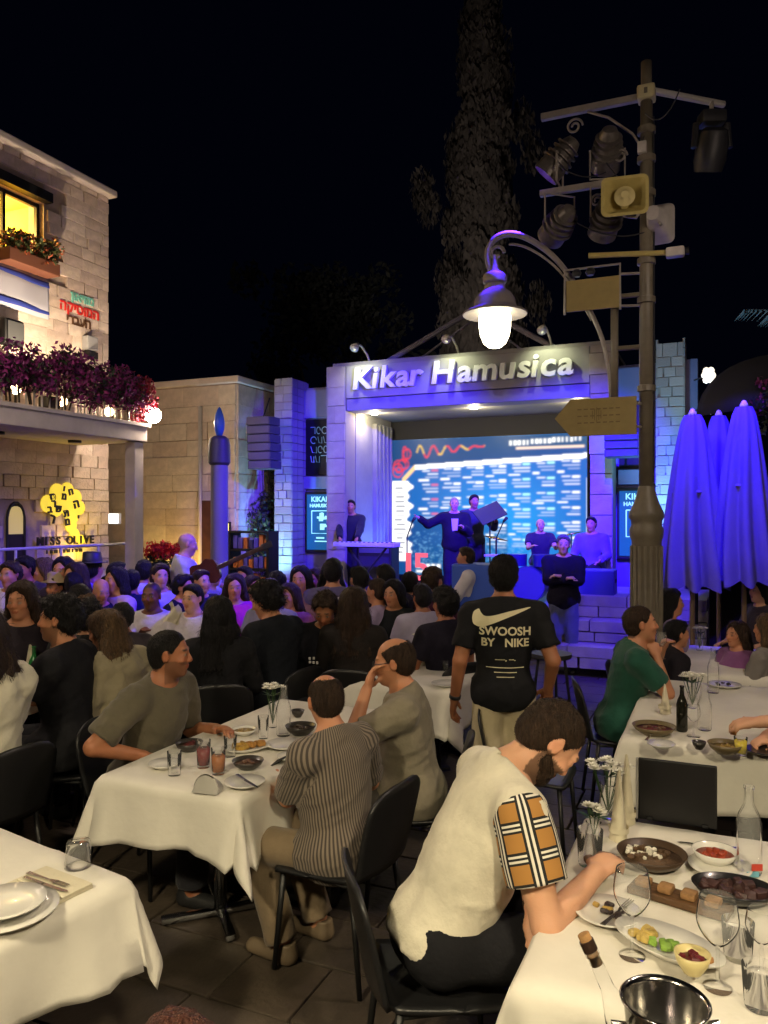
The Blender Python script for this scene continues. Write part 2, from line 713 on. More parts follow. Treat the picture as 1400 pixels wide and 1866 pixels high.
def add_strands(V, Q, hc, Rh, kind, res):
    """thin hair blades rooted on a hair surface, so that its outline is not a clean shell"""
    if res > .02:
        return V, Q
    P = V[Q]
    N = np.cross(P[:, 2] - P[:, 0], P[:, 3] - P[:, 1])
    A = np.linalg.norm(N, axis=1) * .5
    ok = A > 1e-10
    P, N, A = P[ok], N[ok], A[ok]
    N = N / (2 * A[:, None])
    n = int(min(6500 if res < .012 else (1900 if res < .0145 else 900), A.sum() * 60000))
    idx = RNG.choice(len(A), n, p=A / A.sum())
    w = RNG.random((n, 4)); w /= w.sum(1)[:, None]
    c = (P[idx] * w[:, :, None]).sum(1)
    nn = N[idx]
    L = {'long': .05, 'bob': .045, 'curly': .026, 'thick': .024, 'short': .015, 'fade': .007, 'ring': .012, 'beard': .008, 'bun': .02}.get(kind, .012)
    l = L * RNG.uniform(.5, 1.3, n)
    rel = c - hc
    if kind in ('long', 'bob'):
        flow = np.tile(np.array([0, 0, -1.0]), (n, 1)) + rel * np.array([1.2, 1.2, 0])
    elif kind == 'beard':
        flow = np.tile(Rh @ np.array([0, .2, -1.0]), (n, 1))
    else:
        back = Rh @ np.array([0, -.7, -.5])
        top = np.clip((rel @ Rh)[:, 2] / .1, 0, 1)[:, None]
        flow = (1 - top) * np.array([0, -.2, -1.0]) + top * (back if kind != 'thick' else Rh @ np.array([.5, .5, .1]))
    flow = flow + RNG.normal(size=(n, 3)) * (.9 if kind == 'curly' else .35)
    flow -= nn * (flow * nn).sum(1)[:, None]
    flow /= np.linalg.norm(flow, axis=1)[:, None] + 1e-9
    lift = {'curly': .8, 'thick': .38, 'short': .35, 'fade': .45, 'ring': .3, 'beard': .4}.get(kind, .16)
    tip = c + flow * l[:, None] + nn * (l * lift)[:, None]
    sd = np.cross(flow, nn) * (.0011 if res < .012 else (.0018 if res < .0145 else .0026))
    base = c - nn * .002
    mid = (base + tip) / 2 + nn * (l * .12)[:, None]
    VV = np.stack([base - sd, mid - sd * .8, tip, mid + sd * .8], 1).reshape(-1, 3)
    k = len(V)
    QQ = (np.arange(n * 4) + k).reshape(-1, 4)
    return np.concatenate([V, VV]), np.concatenate([Q, QQ])

chair_proto = None
CHAIR_N = [0]

def make_figure(label, pos, face, pose='sit', lean=0, tilt=0, hyaw=0, hpitch=0, hroll=0, rh=None, lh=None, rhw=None, lhw=None,
                shirt=None, pants=(.015, .015, .018), hair='short', hcol='black', skin='mid', beard=0.0, res=.016, hres=None,
                scale=None, z0=0.0, group=None, who=None, chair=True, fat=0.0, twist=0, stride=0.0, knees=None, rpole=None, lpole=None,
                extra=None, female=False, curl=.6, rpalm=None, lpalm=None, shoes=(.02, .02, .02)):
    """pos = (px, py, depth) of the crown of the head in the photograph"""
    sh = dict(col=(.5, .5, .5), sleeve=.55, kind='plain', loose=.014, hem=-.10, neck=.02)
    sh.update(shirt or {})
    hz = .545 if pose == 'sit' else .93
    LA, TI, TW = R(lean), R(tilt), R(twist)
    Rl = rot_z(TW) @ rot_y(TI) @ rot_x(-LA * .75)
    Ru = rot_z(TW) @ rot_y(TI) @ rot_x(-LA)
    P0 = np.array([0, 0, hz])
    waist = P0 + Rl @ np.array([0, -.005, .15])
    chest = waist + Ru @ np.array([0, .0, .17])
    nb = chest + Ru @ np.array([0, -.012, .185])
    nbase = nb
    w = .172 if female else .19
    shR = chest + Ru @ np.array([w, -.012, .128])
    shL = chest + Ru @ np.array([-w, -.012, .128])
    Rh = rot_z(R(hyaw) + TW) @ rot_x(-R(hpitch)) @ rot_y(R(hroll))
    hc = nb + Ru @ np.array([0, .018, .075]) + Rh @ np.array([0, .012, .088])
    crown = hc + Rh @ np.array([0, -.01, .125])
    top_z = crown[2] + .012
    tgt = at(*pos)
    tz = tgt.z - z0
    if scale is None:
        scale = min(1.13, max(.82, tz / top_z))
    th = R(face)
    RZ = rot_z(th)
    off = RZ @ (crown * scale)
    root = Vector((tgt.x - off[0], tgt.y - off[1], z0))
    to_local = lambda wp: (RZ.T @ (np.array(wp) - np.array(root))) / scale

    # limbs
    UA, FA = .285, .255
    def arm(S, t, tw, sgn, pole):
        if tw is not None:
            t = to_local(at(*tw))
        elif t is None:
            t = P0 + np.array([sgn * .20, .30, .12]) if pose == 'sit' else np.array([sgn * .30, .04, .80])
        t = np.array(t, float)
        E, Wt = ik(S, t, UA, FA, pole if pole is not None else (sgn * .5, -.35, -1.0))
        return E, Wt
    eR, wR = arm(shR, rh, rhw, 1, rpole)
    eL, wL = arm(shL, lh, lhw, -1, lpole)
    if pose == 'sit':
        kx = .13 if knees is None else knees[0]
        ky = .43 if knees is None else knees[1]
        ay = ky - .02 if knees is None else knees[2]
        hipR, hipL = P0 + [.09, 0, -.01], P0 + [-.09, 0, -.01]
        knR, knL = np.array([kx, ky, .515]), np.array([-kx, ky, .515])
        anR, anL = np.array([kx, ay, .085]), np.array([-kx, ay + .03, .085])
    else:
        hipR, hipL = P0 + [.09, 0, -.03], P0 + [-.09, 0, -.03]
        knR, knL = np.array([.10, .03 + stride * .5, .50]), np.array([-.10, .03 - stride * .3, .50])
        anR, anL = np.array([.105, stride, .085]), np.array([-.105, -stride, .085 + abs(stride) * .15])
    H = lambda p: hc + Rh @ np.array(p, float)
    fem = .9 if female else 1.0
    torso = [EL(P0 + [0, -.01, .0], (.165 + fat * .4, .118 + fat * .5, .125), Rl), EL(waist + Rl @ np.array([0, .01 + fat * .6, .0]), (.138 + fat, .100 + fat * 1.2, .16), Rl),
             EL(chest + Ru @ np.array([0, .008, -.01]), (.168 * fem + fat * .4, .115 + fat * .4, .18), Ru), EL(chest + Ru @ np.array([0, -.015, .09]), (.168 * fem, .085, .085), Ru)]
    if female:
        torso += [EL(chest + Ru @ np.array([s * .075, .085, .0]), (.062, .055, .062), Ru) for s in (-1, 1)]
    trap = [RC(nb, shR, .062, .056), RC(nb, shL, .062, .056)]
    uarm = [RC(shR, eR, .055 * fem, .043 * fem), RC(shL, eL, .055 * fem, .043 * fem)]
    farm = [RC(eR, wR, .044 * fem, .029 * fem), RC(eL, wL, .044 * fem, .029 * fem)]
    thigh = [RC(hipR, knR, .088, .062), RC(hipL, knL, .088, .062)]
    shin = [RC(knR, anR, .060, .042), RC(knL, anL, .060, .042)]
    foot = [RC(a + np.array([0, -.03, -.045]), a + np.array([0, .15, -.055]), .042, .032) for a in (anR, anL)]
    hands = []
    fine_hand = res <= .0125
    for E, Wt, sgn, pal in ((eR, wR, 1, rpalm), (eL, wL, -1, lpalm)):
        f = nrm(Wt - E)
        n = np.array(pal, float) if pal is not None else np.array([-sgn * .35, .1, -1.0])
        n = nrm(n - f * (n @ f))              # palm side
        sd = np.cross(f, n) * 1.0
        if (sd @ (Ru @ np.array([-sgn, 0, 0]))) < 0:
            sd = -sd                            # thumb side: towards the body
        pc = Wt + f * .05
        M = np.stack([sd, f, n], 1)
        hands.append((EL(pc, (.041, .054, .019), M), .015))
        fl = (.068, .078, .074, .058)
        for i, q in enumerate((.030, .010, -.011, -.030)):
            a = Wt + f * (.088 - abs(q) * .25) + sd * q
            c1 = curl * .6
            d1 = nrm(f * math.cos(c1) + n * math.sin(c1))
            b = a + d1 * fl[i] * .52
            c2 = curl * 1.7
            d2 = nrm(f * math.cos(c2) + n * math.sin(c2))
            c = b + d2 * fl[i] * .55
            if fine_hand:
                hands.append((RC(a, b, .0098, .0092), .006))
                hands.append((RC(b, c, .0092, .0078), .006))
            else:
                hands.append((RC(a, c, .012, .010), .008))
        ta = Wt + f * .025 + sd * .026
        tb = ta + nrm(f * .7 + sd * .75 + n * .3) * .042
        tcx = tb + nrm(f * .9 + sd * .15 + n * .45) * .035
        hands.append((RC(ta, tb, .0125, .011), .010))
        hands.append((RC(tb, tcx, .011, .009), .006))
    # ------------- bounds
    allp = torso + trap + uarm + farm + thigh + shin + foot + [h for h, k in hands]
    lo = np.min([p.box()[0] for p in allp], 0)
    hi = np.max([p.box()[1] for p in allp], 0)
    lo = np.minimum(lo, hc - .16) - .03
    hi = np.maximum(hi, hc + .16) + .03
    lo[2] = -.01
    hf = hres or res * .72
    fine = (hc - .135, hc + .135)
    # ------------- skin
    F = Field(lo, hi, res * 1.12 if res < .012 else res * 1.5, fine, hf)
    for p in torso: F.add(p, .05)
    for p in trap: F.add(p, .05)
    for p in uarm: F.add(p, .03)
    for p in farm: F.add(p, .012)
    for p in thigh: F.add(p, .03)
    for p in shin + foot: F.add(p, .015)
    for p, k in hands: F.add(p, k)
    F.add(RC(nb + Ru @ np.array([0, -.005, -.01]), H((0, -.012, -.055)), .060 * fem, .053 * fem), .03)
    F.add(EL(H((0, -.014, .036)), (.075, .096, .084), Rh), .03)
    F.add(EL(H((0, .030, -.030)), (.060 * (.95 if female else 1), .062, .080), Rh), .03)
    F.add(EL(H((0, .062, -.092)), (.026, .026, .022), Rh), .03)
    F.add(RC(H((-.036, .080, .026)), H((.036, .080, .026)), .012, .012), .014)
    for s in (-1, 1):
        F.sub(EL(H((s * .033, .104, .006)), (.021, .018, .013), Rh), .012)
        F.add(EL(H((s * .033, .080, .005)), (.015, .013, .012), Rh), .004)
        F.add(EL(H((s * .040, .070, -.022)), (.022, .018, .016), Rh), .02)
        F.add(EL(H((s * .077, -.006, -.002)), (.010, .021, .031), Rh @ rot_z(s * -.35)), .006)
        F.sub(EL(H((s * .090, .000, -.002)), (.007, .012, .018), Rh @ rot_z(s * -.35)), .006)
    F.add(RC(H((0, .086, .014)), H((0, .106, -.024)), .010, .0125), .012)
    F.add(EL(H((0, .095, -.030)), (.018, .013, .009), Rh), .008)
    F.add(EL(H((0, .089, -.052)), (.024, .011, .007), Rh), .006)
    F.add(EL(H((0, .087, -.064)), (.021, .011, .008), Rh), .006)
    V, Q = F.mesh()
    # colours of skin, lips, brows, eyes, stubble
    base = np.array(SKIN[skin])
    C = np.tile(base, (len(V), 1))
    C *= (1 + .10 * noise3(V[:, 0], V[:, 1], V[:, 2], 14.0))[:, None]
    L = (V - hc) @ Rh
    hcl = np.array(HAIRC[hcol])
    def mixm(m, col, k=1.0):
        m = np.clip(m, 0, 1)[:, None] * k
        C[:] = C * (1 - m) + np.array(col) * m
    def ell(c, r):
        return np.sqrt(sum(((L[:, i] - c[i]) / r[i]) ** 2 for i in range(3)))
    redm = np.exp(-((np.abs(L[:, 0]) - .040) / .022) ** 2 - ((L[:, 2] + .022) / .028) ** 2) * (L[:, 1] > .04) + np.exp(-((L[:, 0]) / .018) ** 2 - ((L[:, 2] + .02) / .02) ** 2) * (L[:, 1] > .09)
    redm += np.exp(-((np.abs(L[:, 0]) - .082) / .012) ** 2 - (L[:, 2] / .035) ** 2) * (np.abs(L[:, 1]) < .04)
    mixm(redm * .45, base * np.array([1.05, .72, .62]))
    if beard > 0:
        bm_ = ((L[:, 2] < -.028 - .25 * np.clip(L[:, 1] - .02, -1, 0)) & (L[:, 1] > -.012) & (L[:, 2] > -.15) & (np.abs(L[:, 0]) < .09)).astype(float)
        bm_ *= np.clip((-.018 - L[:, 2] + .028 * np.clip((np.abs(L[:, 0]) - .03) / .03, -.6, 1)) / .012, 0, 1)
        mixm(bm_, hcl * 1.4 + base * .05, beard)
    mixm((ell((0, .094, -.058), (.024, .02, .011)) < 1) * .8, base * np.array([.72, .36, .33]))
    for s in (-1, 1):
        mixm((ell((s * .034, .090, .030), (.023, .02, .0065)) < 1) * .85, hcl * 1.2)
        e = ell((s * .033, .090, .005), (.013, .012, .0065))
        mixm((e < 1) * .9, (.30, .27, .24))
        mixm((ell((s * .033, .094, .005), (.0062, .012, .0066)) < 1) * 1.0, (.012, .008, .006))
        mixm(((e > .9) & (e < 1.5)) * .35, base * .35)
    scalp = None
    if hair in ('buzz', 'fade', 'short', 'bald'):
        pl = (L[:, 1] - .076) * .81 - (L[:, 2] - .084) * .585
        scalp = np.clip(-pl / .012, 0, 1) * (L[:, 2] > -.085) * (ell((0, 0, 0), (.13, .14, .15)) < 1) * (~((np.abs(L[:, 0]) > .0745) & (np.abs(L[:, 2]) < .04) & (L[:, 1] > -.03)))
        if hair == 'bald':
            scalp *= np.clip((.068 - L[:, 2]) / .02, 0, 1)
        mixm(scalp, hcl * 1.3, .8 if hair != 'bald' else .55)
    p = thing('person', label, 'person', root, th, group)
    sc = np.array([scale] * 3)
    me = np_mesh('body', V * scale, Q)
    set_col(me, np.clip(C, 0, 1))
    obj('body', me, skin_mat, p)
    # ------------- top
    lg = max(sh['loose'], res * .9)
    F2 = Field(lo - .02, hi + .02, res)
    for i_, q in enumerate(torso): F2.add(q.grow(lg + (sh.get('hip', .016) if i_ == 0 else 0)), .06)
    for q in trap: F2.add(q.grow(lg * .8), .05)
    if pose == 'sit' and sh.get('hip', 1) > .01:
        for q in thigh: F2.add(RC(q.a + np.array([0, -.02, .01]), q.a + (q.b - q.a) * .22, q.ra + lg + .012, q.ra + lg + .006), .05)
    slv = sh['sleeve']
    for q in uarm:
        g = lg + .006
        if slv < 1:
            q2 = RC(q.a, q.b, q.ra + g, q.rb + g + sh.get('flare', .008), cap=slv)
            F2.add(q2, .03)
        else:
            F2.add(q.grow(g), .03)
    if slv > 1:
        for q in farm:
            F2.add(RC(q.a, q.b, q.ra + lg, q.rb + lg + .004, cap=min(.98, slv - 1)), .02)
    if sh.get('skirt'):
        F2.add(RC(P0, P0 + np.array([0, .0, -.25]), .18, .24), .05)
    fo = sh.get('fold', .006)
    F2.wobble(fo * .8, (6.0, 6.0, 4.0))
    F2.wobble(fo * .7, (7.0, 9.0, 19.0), ridge=True)
    F2.wobble(fo * .5, (19.0, 15.0, 6.0), ridge=True)
    if pose == 'sit':
        F2.cut(P0 + Rl @ np.array([0, 0, sh['hem']]), Rl @ np.array([0, -.0, -1.0]))
    else:
        F2.cut(P0 + np.array([0, 0, sh['hem']]), (0, 0, -1))
    F2.cut(nb + Ru @ np.array([0, 0, sh['neck'] + .018]), Ru @ np.array([0, .35, 1.0]))
    F2.sub(EL(nb + Ru @ np.array([0, .015, .03]), (.070, .078, .035), Ru), .008)
    V2, Q2 = F2.mesh()
    me = np_mesh('shirt', V2 * scale, Q2)
    if sh['kind'] == 'stripe':
        rel = (V2 - chest) @ Ru
        cu = np.arctan2(rel[:, 0], -rel[:, 1] + .02) * .15
        hh_ = rel[:, 2]
        for q in uarm:
            ba = nrm(q.b - q.a)
            r2 = V2 - q.a
            t_ = r2 @ ba
            dist = np.linalg.norm(r2 - t_[:, None] * ba, axis=1)
            onarm = (dist < q.ra + lg + .03) & (t_ > .03)
            e1 = nrm(np.cross(ba, Ru @ np.array([0, 1, 0]))); e2 = np.cross(ba, e1)
            cu = np.where(onarm, np.arctan2(r2 @ e2, r2 @ e1) * .07 + 2, cu)
        set_col(me, np.stack([cu + 3, hh_ + 3, 0 * cu], 1), 'Weave')
    top = obj(sh.get('name', 'shirt'), me, cloth_mat(sh['col'], sh['kind']), p)
    if sh.get('sleeve_col'):
        for q in uarm:
            g = lg + .012
            Fs = Field(q.box()[0] - .06, q.box()[1] + .06, res * .8)
            q3 = RC(q.a, q.b, q.ra + g + .002, q.rb + g + .014, cap=slv + .01)
            Fs.add(q3, .01)
            ba = nrm(q.b - q.a)
            sgn = 1 if q is uarm[0] else -1
            Fs.cut(q.a - ba * .012, -(ba * .72 + Ru @ np.array([sgn * .68, 0, .05])))
            Fs.wobble(.005, (14, 14, 14))
            V4, Q4 = Fs.mesh()
            me = np_mesh('sleeve', V4 * scale, Q4)
            rel = V4 - q.a
            h = rel @ ba
            e1 = nrm(np.cross(ba, Ru @ np.array([0, 1, 0])))
            e2 = np.cross(ba, e1)
            ang = np.arctan2(rel @ e2, rel @ e1)
            set_col(me, np.stack([h + 1.0, ang * .068 + 1.0, 0 * h], 1), 'Weave')
            obj('sleeve', me, cloth_mat(sh['sleeve_col'], 'plaid'), p)
    # ------------- trousers and shoes
    pg = max(.014, res * .85)
    F3 = Field(lo - .02, hi + .02, max(.014, res * 1.45))
    F3.add(torso[0].grow(pg * .5), .04)
    for q in thigh: F3.add(RC(q.a, q.b, q.ra + pg * .6, q.rb + pg + .014), .05)
    for q in shin: F3.add(RC(q.a, q.b, q.ra + pg + .008, q.rb + pg + .020, cap=.97), .02)
    F3.wobble(.006, (11, 11, 11))
    F3.cut(P0 + np.array([0, 0, .118 if pose == 'sit' else .06]), (0, 0, 1.0))
    V3, Q3 = F3.mesh()
    obj('trousers', np_mesh('trousers', V3 * scale, Q3), cloth_mat(pants), p)
    for q in foot:
        Fs = Field(q.box()[0] - .05, q.box()[1] + .06, max(.010, res * .9))
        Fs.add(RC(q.a + [0, -.005, -.006], q.b + [0, .02, -.004], q.ra + .004, q.rb + .006), .01)
        Fs.add(RC(q.a, q.a + np.array([0, .0, .05]), .045, .042), .02)
        Fs.cut((0, 0, .004), (0, 0, -1))
        Fs.cut(q.a + np.array([0, 0, .055]), (0, 0, 1))
        V5, Q5 = Fs.mesh()
        obj('shoe', np_mesh('shoe', V5 * scale, Q5), mat('shoe_%d' % int(shoes[0] * 500), shoes, rough=.5, bump=.1), p)
    # ------------- hair
    if hair not in ('none', 'buzz', 'bald'):
        hh = hf * .9
        ext = .36 if hair == 'long' else (.2 if hair == 'bob' else .06)
        lo4 = hc - np.array([.17, .22, .13 + ext])
        hi4 = hc + np.array([.17, .17, .19])
        F4 = Field(lo4, hi4, hh)
        g = {'fade': .0045, 'short': .010, 'thick': .020, 'curly': .034, 'long': .020, 'bob': .024, 'ring': .006, 'bun': .012}[hair]
        F4.add(EL(H((0, -.014, .036)), (.075 + g, .096 + g, .084 + g), Rh), .01)
        F4.add(EL(H((0, -.040, -.010)), (.068 + g * .7, .068 + g * .6, .075), Rh), .03)
        if hair in ('thick', 'short'):
            F4.add(EL(H((0, .030, .085)), (.060 + g * .5, .062, .030 + g * .7), Rh), .03)
        n0 = Rh @ np.array([0, .81, -.585])
        if hair in ('long', 'bob'):
            n0 = Rh @ np.array([0, .96, -.28])
            F4.cut(H((0, .070, .088)), n0)
            F4.sub(EL(H((0, .11, -.02)), (.062, .09, .085), Rh), .01)
            Lr = -.16 if hair == 'bob' else -.33
            for q in (-1, -.5, 0, .5, 1):
                a = H((q * .075, -.035 - .05 * (1 - q * q), .0))
                m_ = H((q * .092, -.05 - .045 * (1 - q * q), -.10))
                b = hc + Rh @ np.array([q * .09, -.035, 0]) + Ru @ np.array([q * .02, -.055 - .03 * (1 - q * q), Lr])
                F4.add(RC(a, m_, .040, .042), .03)
                F4.add(RC(m_, b, .042, .030), .03)
            F4.wobble(.011, (34, 34, 6))
            F4.wobble(.005, (85, 85, 9))
        else:
            F4.cut(H((0, .076, .086)), n0)
            for s in (-1, 1):
                F4.sub(EL(H((s * .088, .004, -.012)), (.026, .030, .046), Rh), .008)
            if hair == 'ring':
                F4.sub(EL(H((0, .030, .125)), (.072, .115, .085), Rh), .012)
            if hair == 'bun':
                F4.add(EL(H((0, -.12, .05)), (.042, .042, .042), Rh), .01)
            F4.wobble({'curly': .020, 'thick': .009}.get(hair, .003), 40 if hair != 'curly' else 28)
            F4.wobble({'curly': .008, 'thick': .007, 'short': .005}.get(hair, .0025), (95, 95, 45))
        V6, Q6 = F4.mesh()
        if len(V6):
            V6, Q6 = add_strands(V6, Q6, hc, Rh, hair, res)
            obj('hair', np_mesh('hair', V6 * scale, Q6), hair_mat(HAIRC[hcol]), p)
    if beard >= .75:
        F7 = Field(hc - .16, hc + .16, hf)
        F7.add(EL(H((0, .030, -.032)), (.060 + .007, .062 + .008, .080 + .010), Rh), .02)
        F7.add(EL(H((0, .064, -.096)), (.032, .032, .028), Rh), .03)
        F7.cut(H((0, .030, -.034)), Rh @ np.array([0, .38, 1.0]))
        F7.cut(H((0, -.008, 0)), Rh @ np.array([0, -1.0, 0.12]))
        F7.sub(EL(H((0, .10, -.054)), (.028, .035, .018), Rh), .006)
        F7.wobble(.003, 60)
        V7, Q7 = F7.mesh()
        if len(V7):
            V7, Q7 = add_strands(V7, Q7, hc, Rh, 'beard', res)
            obj('beard', np_mesh('beard', V7 * scale, Q7), hair_mat(hcl * 1.2), p)
    if extra:
        extra(p, dict(hc=hc * scale, Rh=Rh, Ru=Ru, wR=wR * scale, wL=wL * scale, eR=eR * scale, eL=eL * scale, chest=chest * scale, nb=nb * scale, P0=P0 * scale, scale=scale, top=top, shR=shR * scale, shL=shL * scale))
    if pose == 'sit' and chair:
        lab = 'black moulded chair under ' + (who or ('the ' + label))
        if len(lab.split()) > 16:
            lab = 'black chair under the ' + label.split(',')[0]
        add_chair((root.x, root.y, z0), th, ' '.join(lab.split()[:16]), scale)
    return p

# ------------------------------------------------------------------ chairs
def make_chair():
    t = thing('chair', 'black moulded chair', 'chair')
    blk = mat('chair_black', (.012, .012, .013), rough=.38, bump=.05, bscale=200)
    leg_m = mat('chair_leg', (.008, .008, .008), rough=.45)
    def seat(u, v):
        x = (u - .5) * 2
        wd = .215 - .02 * (1 - v)
        y = -.19 + .41 * v
        e = max(0, abs(x) - .75) / .25
        return (x * wd, y - .02 * e * e * (1 if v > .5 else -1), .455 - .014 * (1 - x * x) + .02 * (1 - v) ** 3 - .03 * max(0, v - .85) * 6 * .15)
    m = MB().grid(seat, 13, 13)
    o = m.build('seat', blk, t, 'auto')
    md = o.modifiers.new('thick', 'SOLIDIFY'); md.thickness = .016; md.offset = -1
    def back(u, v):
        x = (u - .5) * 2
        wd = .205 + .018 * math.sin(v * math.pi) - .055 * max(0, (v - .78) / .22) ** 2.2
        z = .47 + .37 * v
        y = -.205 - .085 * v - .035 * (1 - x * x) * (1 - .3 * v)
        z -= .018 * abs(x) ** 3 * max(0, v - .6) / .4
        return (x * wd, y, z)
    m = MB().grid(back, 15, 13)
    o = m.build('backrest', blk, t, 'auto')
    md = o.modifiers.new('thick', 'SOLIDIFY'); md.thickness = .014
    for sx in (-1, 1):
        for sy in (-1, 1):
            MB().tube([(sx * .175, sy * .17 + .01, .445), (sx * .20, sy * .215 + .0, .01)], [.014, .011], 8).build('leg', leg_m, t, True)
    MB().tube([(-.175, -.16, .435), (.175, -.16, .435), (.175, .18, .435), (-.175, .18, .435), (-.175, -.16, .435)], .010, 6).build('seat_frame', leg_m, t)
    return t

def add_chair(loc, rz, label, scale=1.0):
    global chair_proto
    if chair_proto is None:
        chair_proto = make_chair()
        o = chair_proto
        o.location = loc
        o.rotation_euler = (0, 0, rz)
        o['label'] = label
        o['group'] = 'black chairs at the tables'
    else:
        o = copy_tree(chair_proto, None, loc, rz, label, 'black chairs at the tables')
    return o
# ------------------------------------------------------------------ ground
g_m = mat('ground_dust', (.055, .045, .035), rough=.75, var=.3, scale=3, bump=.2, bscale=40)
m = MB()
m.add([(-60, -20, -.03), (60, -20, -.03), (60, 120, -.03), (-60, 120, -.03)], [(0, 1, 2, 3)])
ground = tag(m.build('ground', g_m), kind='structure')
pave_ms = [mat('paving_%d' % i, c, rough=.55, var=.22, scale=7, bump=.25, bscale=30) for i, c in enumerate([(.062, .047, .033), (.056, .042, .030), (.068, .053, .038), (.059, .046, .034)])]
tile_meshes = []
for L in (.38, .56, .74):
    tile_meshes.append(MB().bbox((0, 0, 0), (L - .012, .368, .06), .006).mesh('paving_stone'))
n = 0
def visible_floor(x, y):
    return 1.3 < y < 6.6 and abs(x) < .58 * y + .4
for j in range(-9, 22):
    v = .9 + j * .38
    u = -6 + (j * .27) % .5
    while u < 6:
        i = random.choice((0, 1, 2))
        L = (.38, .56, .74)[i]
        c = np.array([0, 0]) + UX * (u + L / 2) + VX * v
        if visible_floor(*c) and n < 300:
            me = tile_meshes[i]
            o = bpy.data.objects.new('paving_stone', me)
            COL.objects.link(o)
            if not me.materials:
                me.materials.append(pave_ms[0])
            o.material_slots[0].link = 'OBJECT'
            o.material_slots[0].material = random.choice(pave_ms)
            o.parent = ground
            o.location = (c[0], c[1], -.03 + random.uniform(-.002, .002))
            o.rotation_euler = (random.uniform(-.004, .004), random.uniform(-.004, .004), GRID)
            n += 1
        u += L
print('tiles', n)
# the rest of the square's paving beyond the near stones
m = MB()
for j in range(-12, 62):
    v = .9 + j * .38
    u = -9 + (j * .27) % .5
    while u < 14:
        L = random.choice((.38, .56, .74))
        c = UX * (u + L / 2) + VX * v
        if c[1] > 1.3 and not visible_floor(*c) and abs(c[0]) < .62 * c[1] + 2 and c[1] < 20:
            Mz = Matrix.Rotation(GRID, 3, 'Z')
            m.box((c[0], c[1], -.03), (L - .012, .368, .058), Mz)
        u += L
tag(m.build('far_paving', pave_ms[3], ground), kind='stuff')

# ------------------------------------------------------------------ stone walls
def stone_fill(parent, face, x0, x1, z0, z1, ch, lens, mats_, depth=.05, skip=None, gap=.010):
    """courses of separate blocks on an upright face. face(x, z, proud) -> location; returns the count"""
    cache = {}
    n = 0
    z = z0
    row = 0
    while z < z1 - .02:
        h = min(ch * random.uniform(.93, 1.07), z1 - z)
        if z1 - (z + h) < .08:
            h = z1 - z
        x = x0 - (random.uniform(.1, .9) * lens[0] if row % 2 else 0)
        while x < x1 - .01:
            L = random.choice(lens)
            a, b = max(x, x0), min(x + L, x1)
            if x1 - b < .09: b = x1
            x = b if b == x1 else x + L
            if b - a < .05: continue
            if skip and skip(a, b, z, z + h): continue
            key = round((b - a) / .04), round(h / .02)
            if key not in cache:
                cache[key] = MB().bbox((0, 0, 0), (key[0] * .04 - gap, depth, key[1] * .02 - gap), .005).mesh('stone_block')
                cache[key].materials.append(mats_[0])
            o = bpy.data.objects.new('stone_block', cache[key])
            COL.objects.link(o)
            o.material_slots[0].link = 'OBJECT'
            o.material_slots[0].material = random.choice(mats_)
            o.parent = parent
            loc, rz = face((a + b) / 2, z + h / 2, random.uniform(-.003, .005))
            o.location = loc
            o.rotation_euler = (random.uniform(-.01, .01), 0, rz)
            n += 1
        z += h
        row += 1
    return n

lime = [mat('limestone_%d' % i, c, rough=.85, var=.22, scale=5, bump=.6, bscale=22) for i, c in enumerate([rgb(205, 184, 166), rgb(198, 176, 158), rgb(212, 192, 174), rgb(192, 170, 154)])]
mortar = mat('mortar', rgb(168, 148, 130), rough=.9, var=.15, scale=8)
plaster = mat('plaster', rgb(190, 165, 135), rough=.9, var=.12, scale=2.5, bump=.2)
coping_m = mat('coping', rgb(205, 190, 178), rough=.8, var=.1, scale=4, bump=.2)
steel_d = mat('dark_steel', (.02, .02, .022), rough=.5, metal=.4)
frame_d = mat('dark_frame', (.015, .014, .014), rough=.5)

# ---- left building with balcony
B0 = Vector((-4.11, 11.6, LIFT))
lb = thing('stone_building', 'two-storey limestone building with balcony and lit upper window on the left', 'building', B0, GRID)
HT = 6.56
m = MB()
win = (-2.9, -1.18, 5.15, 6.05)          # upper window y0,y1,z0,z1
# backing wall with the window opening left out
def wallbox(y0, y1, z0, z1):
    m.box((-.16, (y0 + y1) / 2, (z0 + z1) / 2), (.28, y1 - y0, z1 - z0))
wallbox(-7, win[0], 0, HT); wallbox(win[1], 0, 0, HT); wallbox(win[0], win[1], 0, win[2]); wallbox(win[0], win[1], win[3], HT)
m.build('wall', mortar, lb)
m = MB(); m.box((-2.0, -3.5, HT - .1), (3.4, 7, .2)); m.build('roof', plaster, lb)
m = MB(); m.box((-3.9, -3.5, HT / 2), (.3, 7, HT)); m.box((-2.0, -.16, HT / 2), (3.4, .28, HT)); m.box((-2, -6.9, HT / 2), (3.4, .28, HT)); m.build('wall', plaster, lb)
door_lo = (-1.80, -1.52, 1.0, 2.1)
face = lambda x, z, p: ((-.005 + p, x, z), R(90))
nb_ = stone_fill(lb, face, -2.12, -.005, -.1, HT, .165, (.26, .34, .44), lime, gap=.006,
           skip=lambda a, b, c, d: (b > win[0] and a < win[1] and d > win[2] and c < win[3] + .13) or (b > door_lo[0] and a < door_lo[1] and d > door_lo[2] and c < door_lo[3] - .1))
print('left wall blocks', nb_)
m = MB(); m.bbox((-.04, -3.5, HT + .05), (.36, 7.1, .10), .02); m.build('coping', coping_m, lb)
m = MB(); m.box((.03, (win[0] + win[1]) / 2, win[3] + .07), (.14, win[1] - win[0] + .1, .13)); m.build('lintel', steel_d, lb)
room_m = mat('lit_room', rgb(240, 200, 90), rough=.9, var=.3, scale=2)
m = MB()
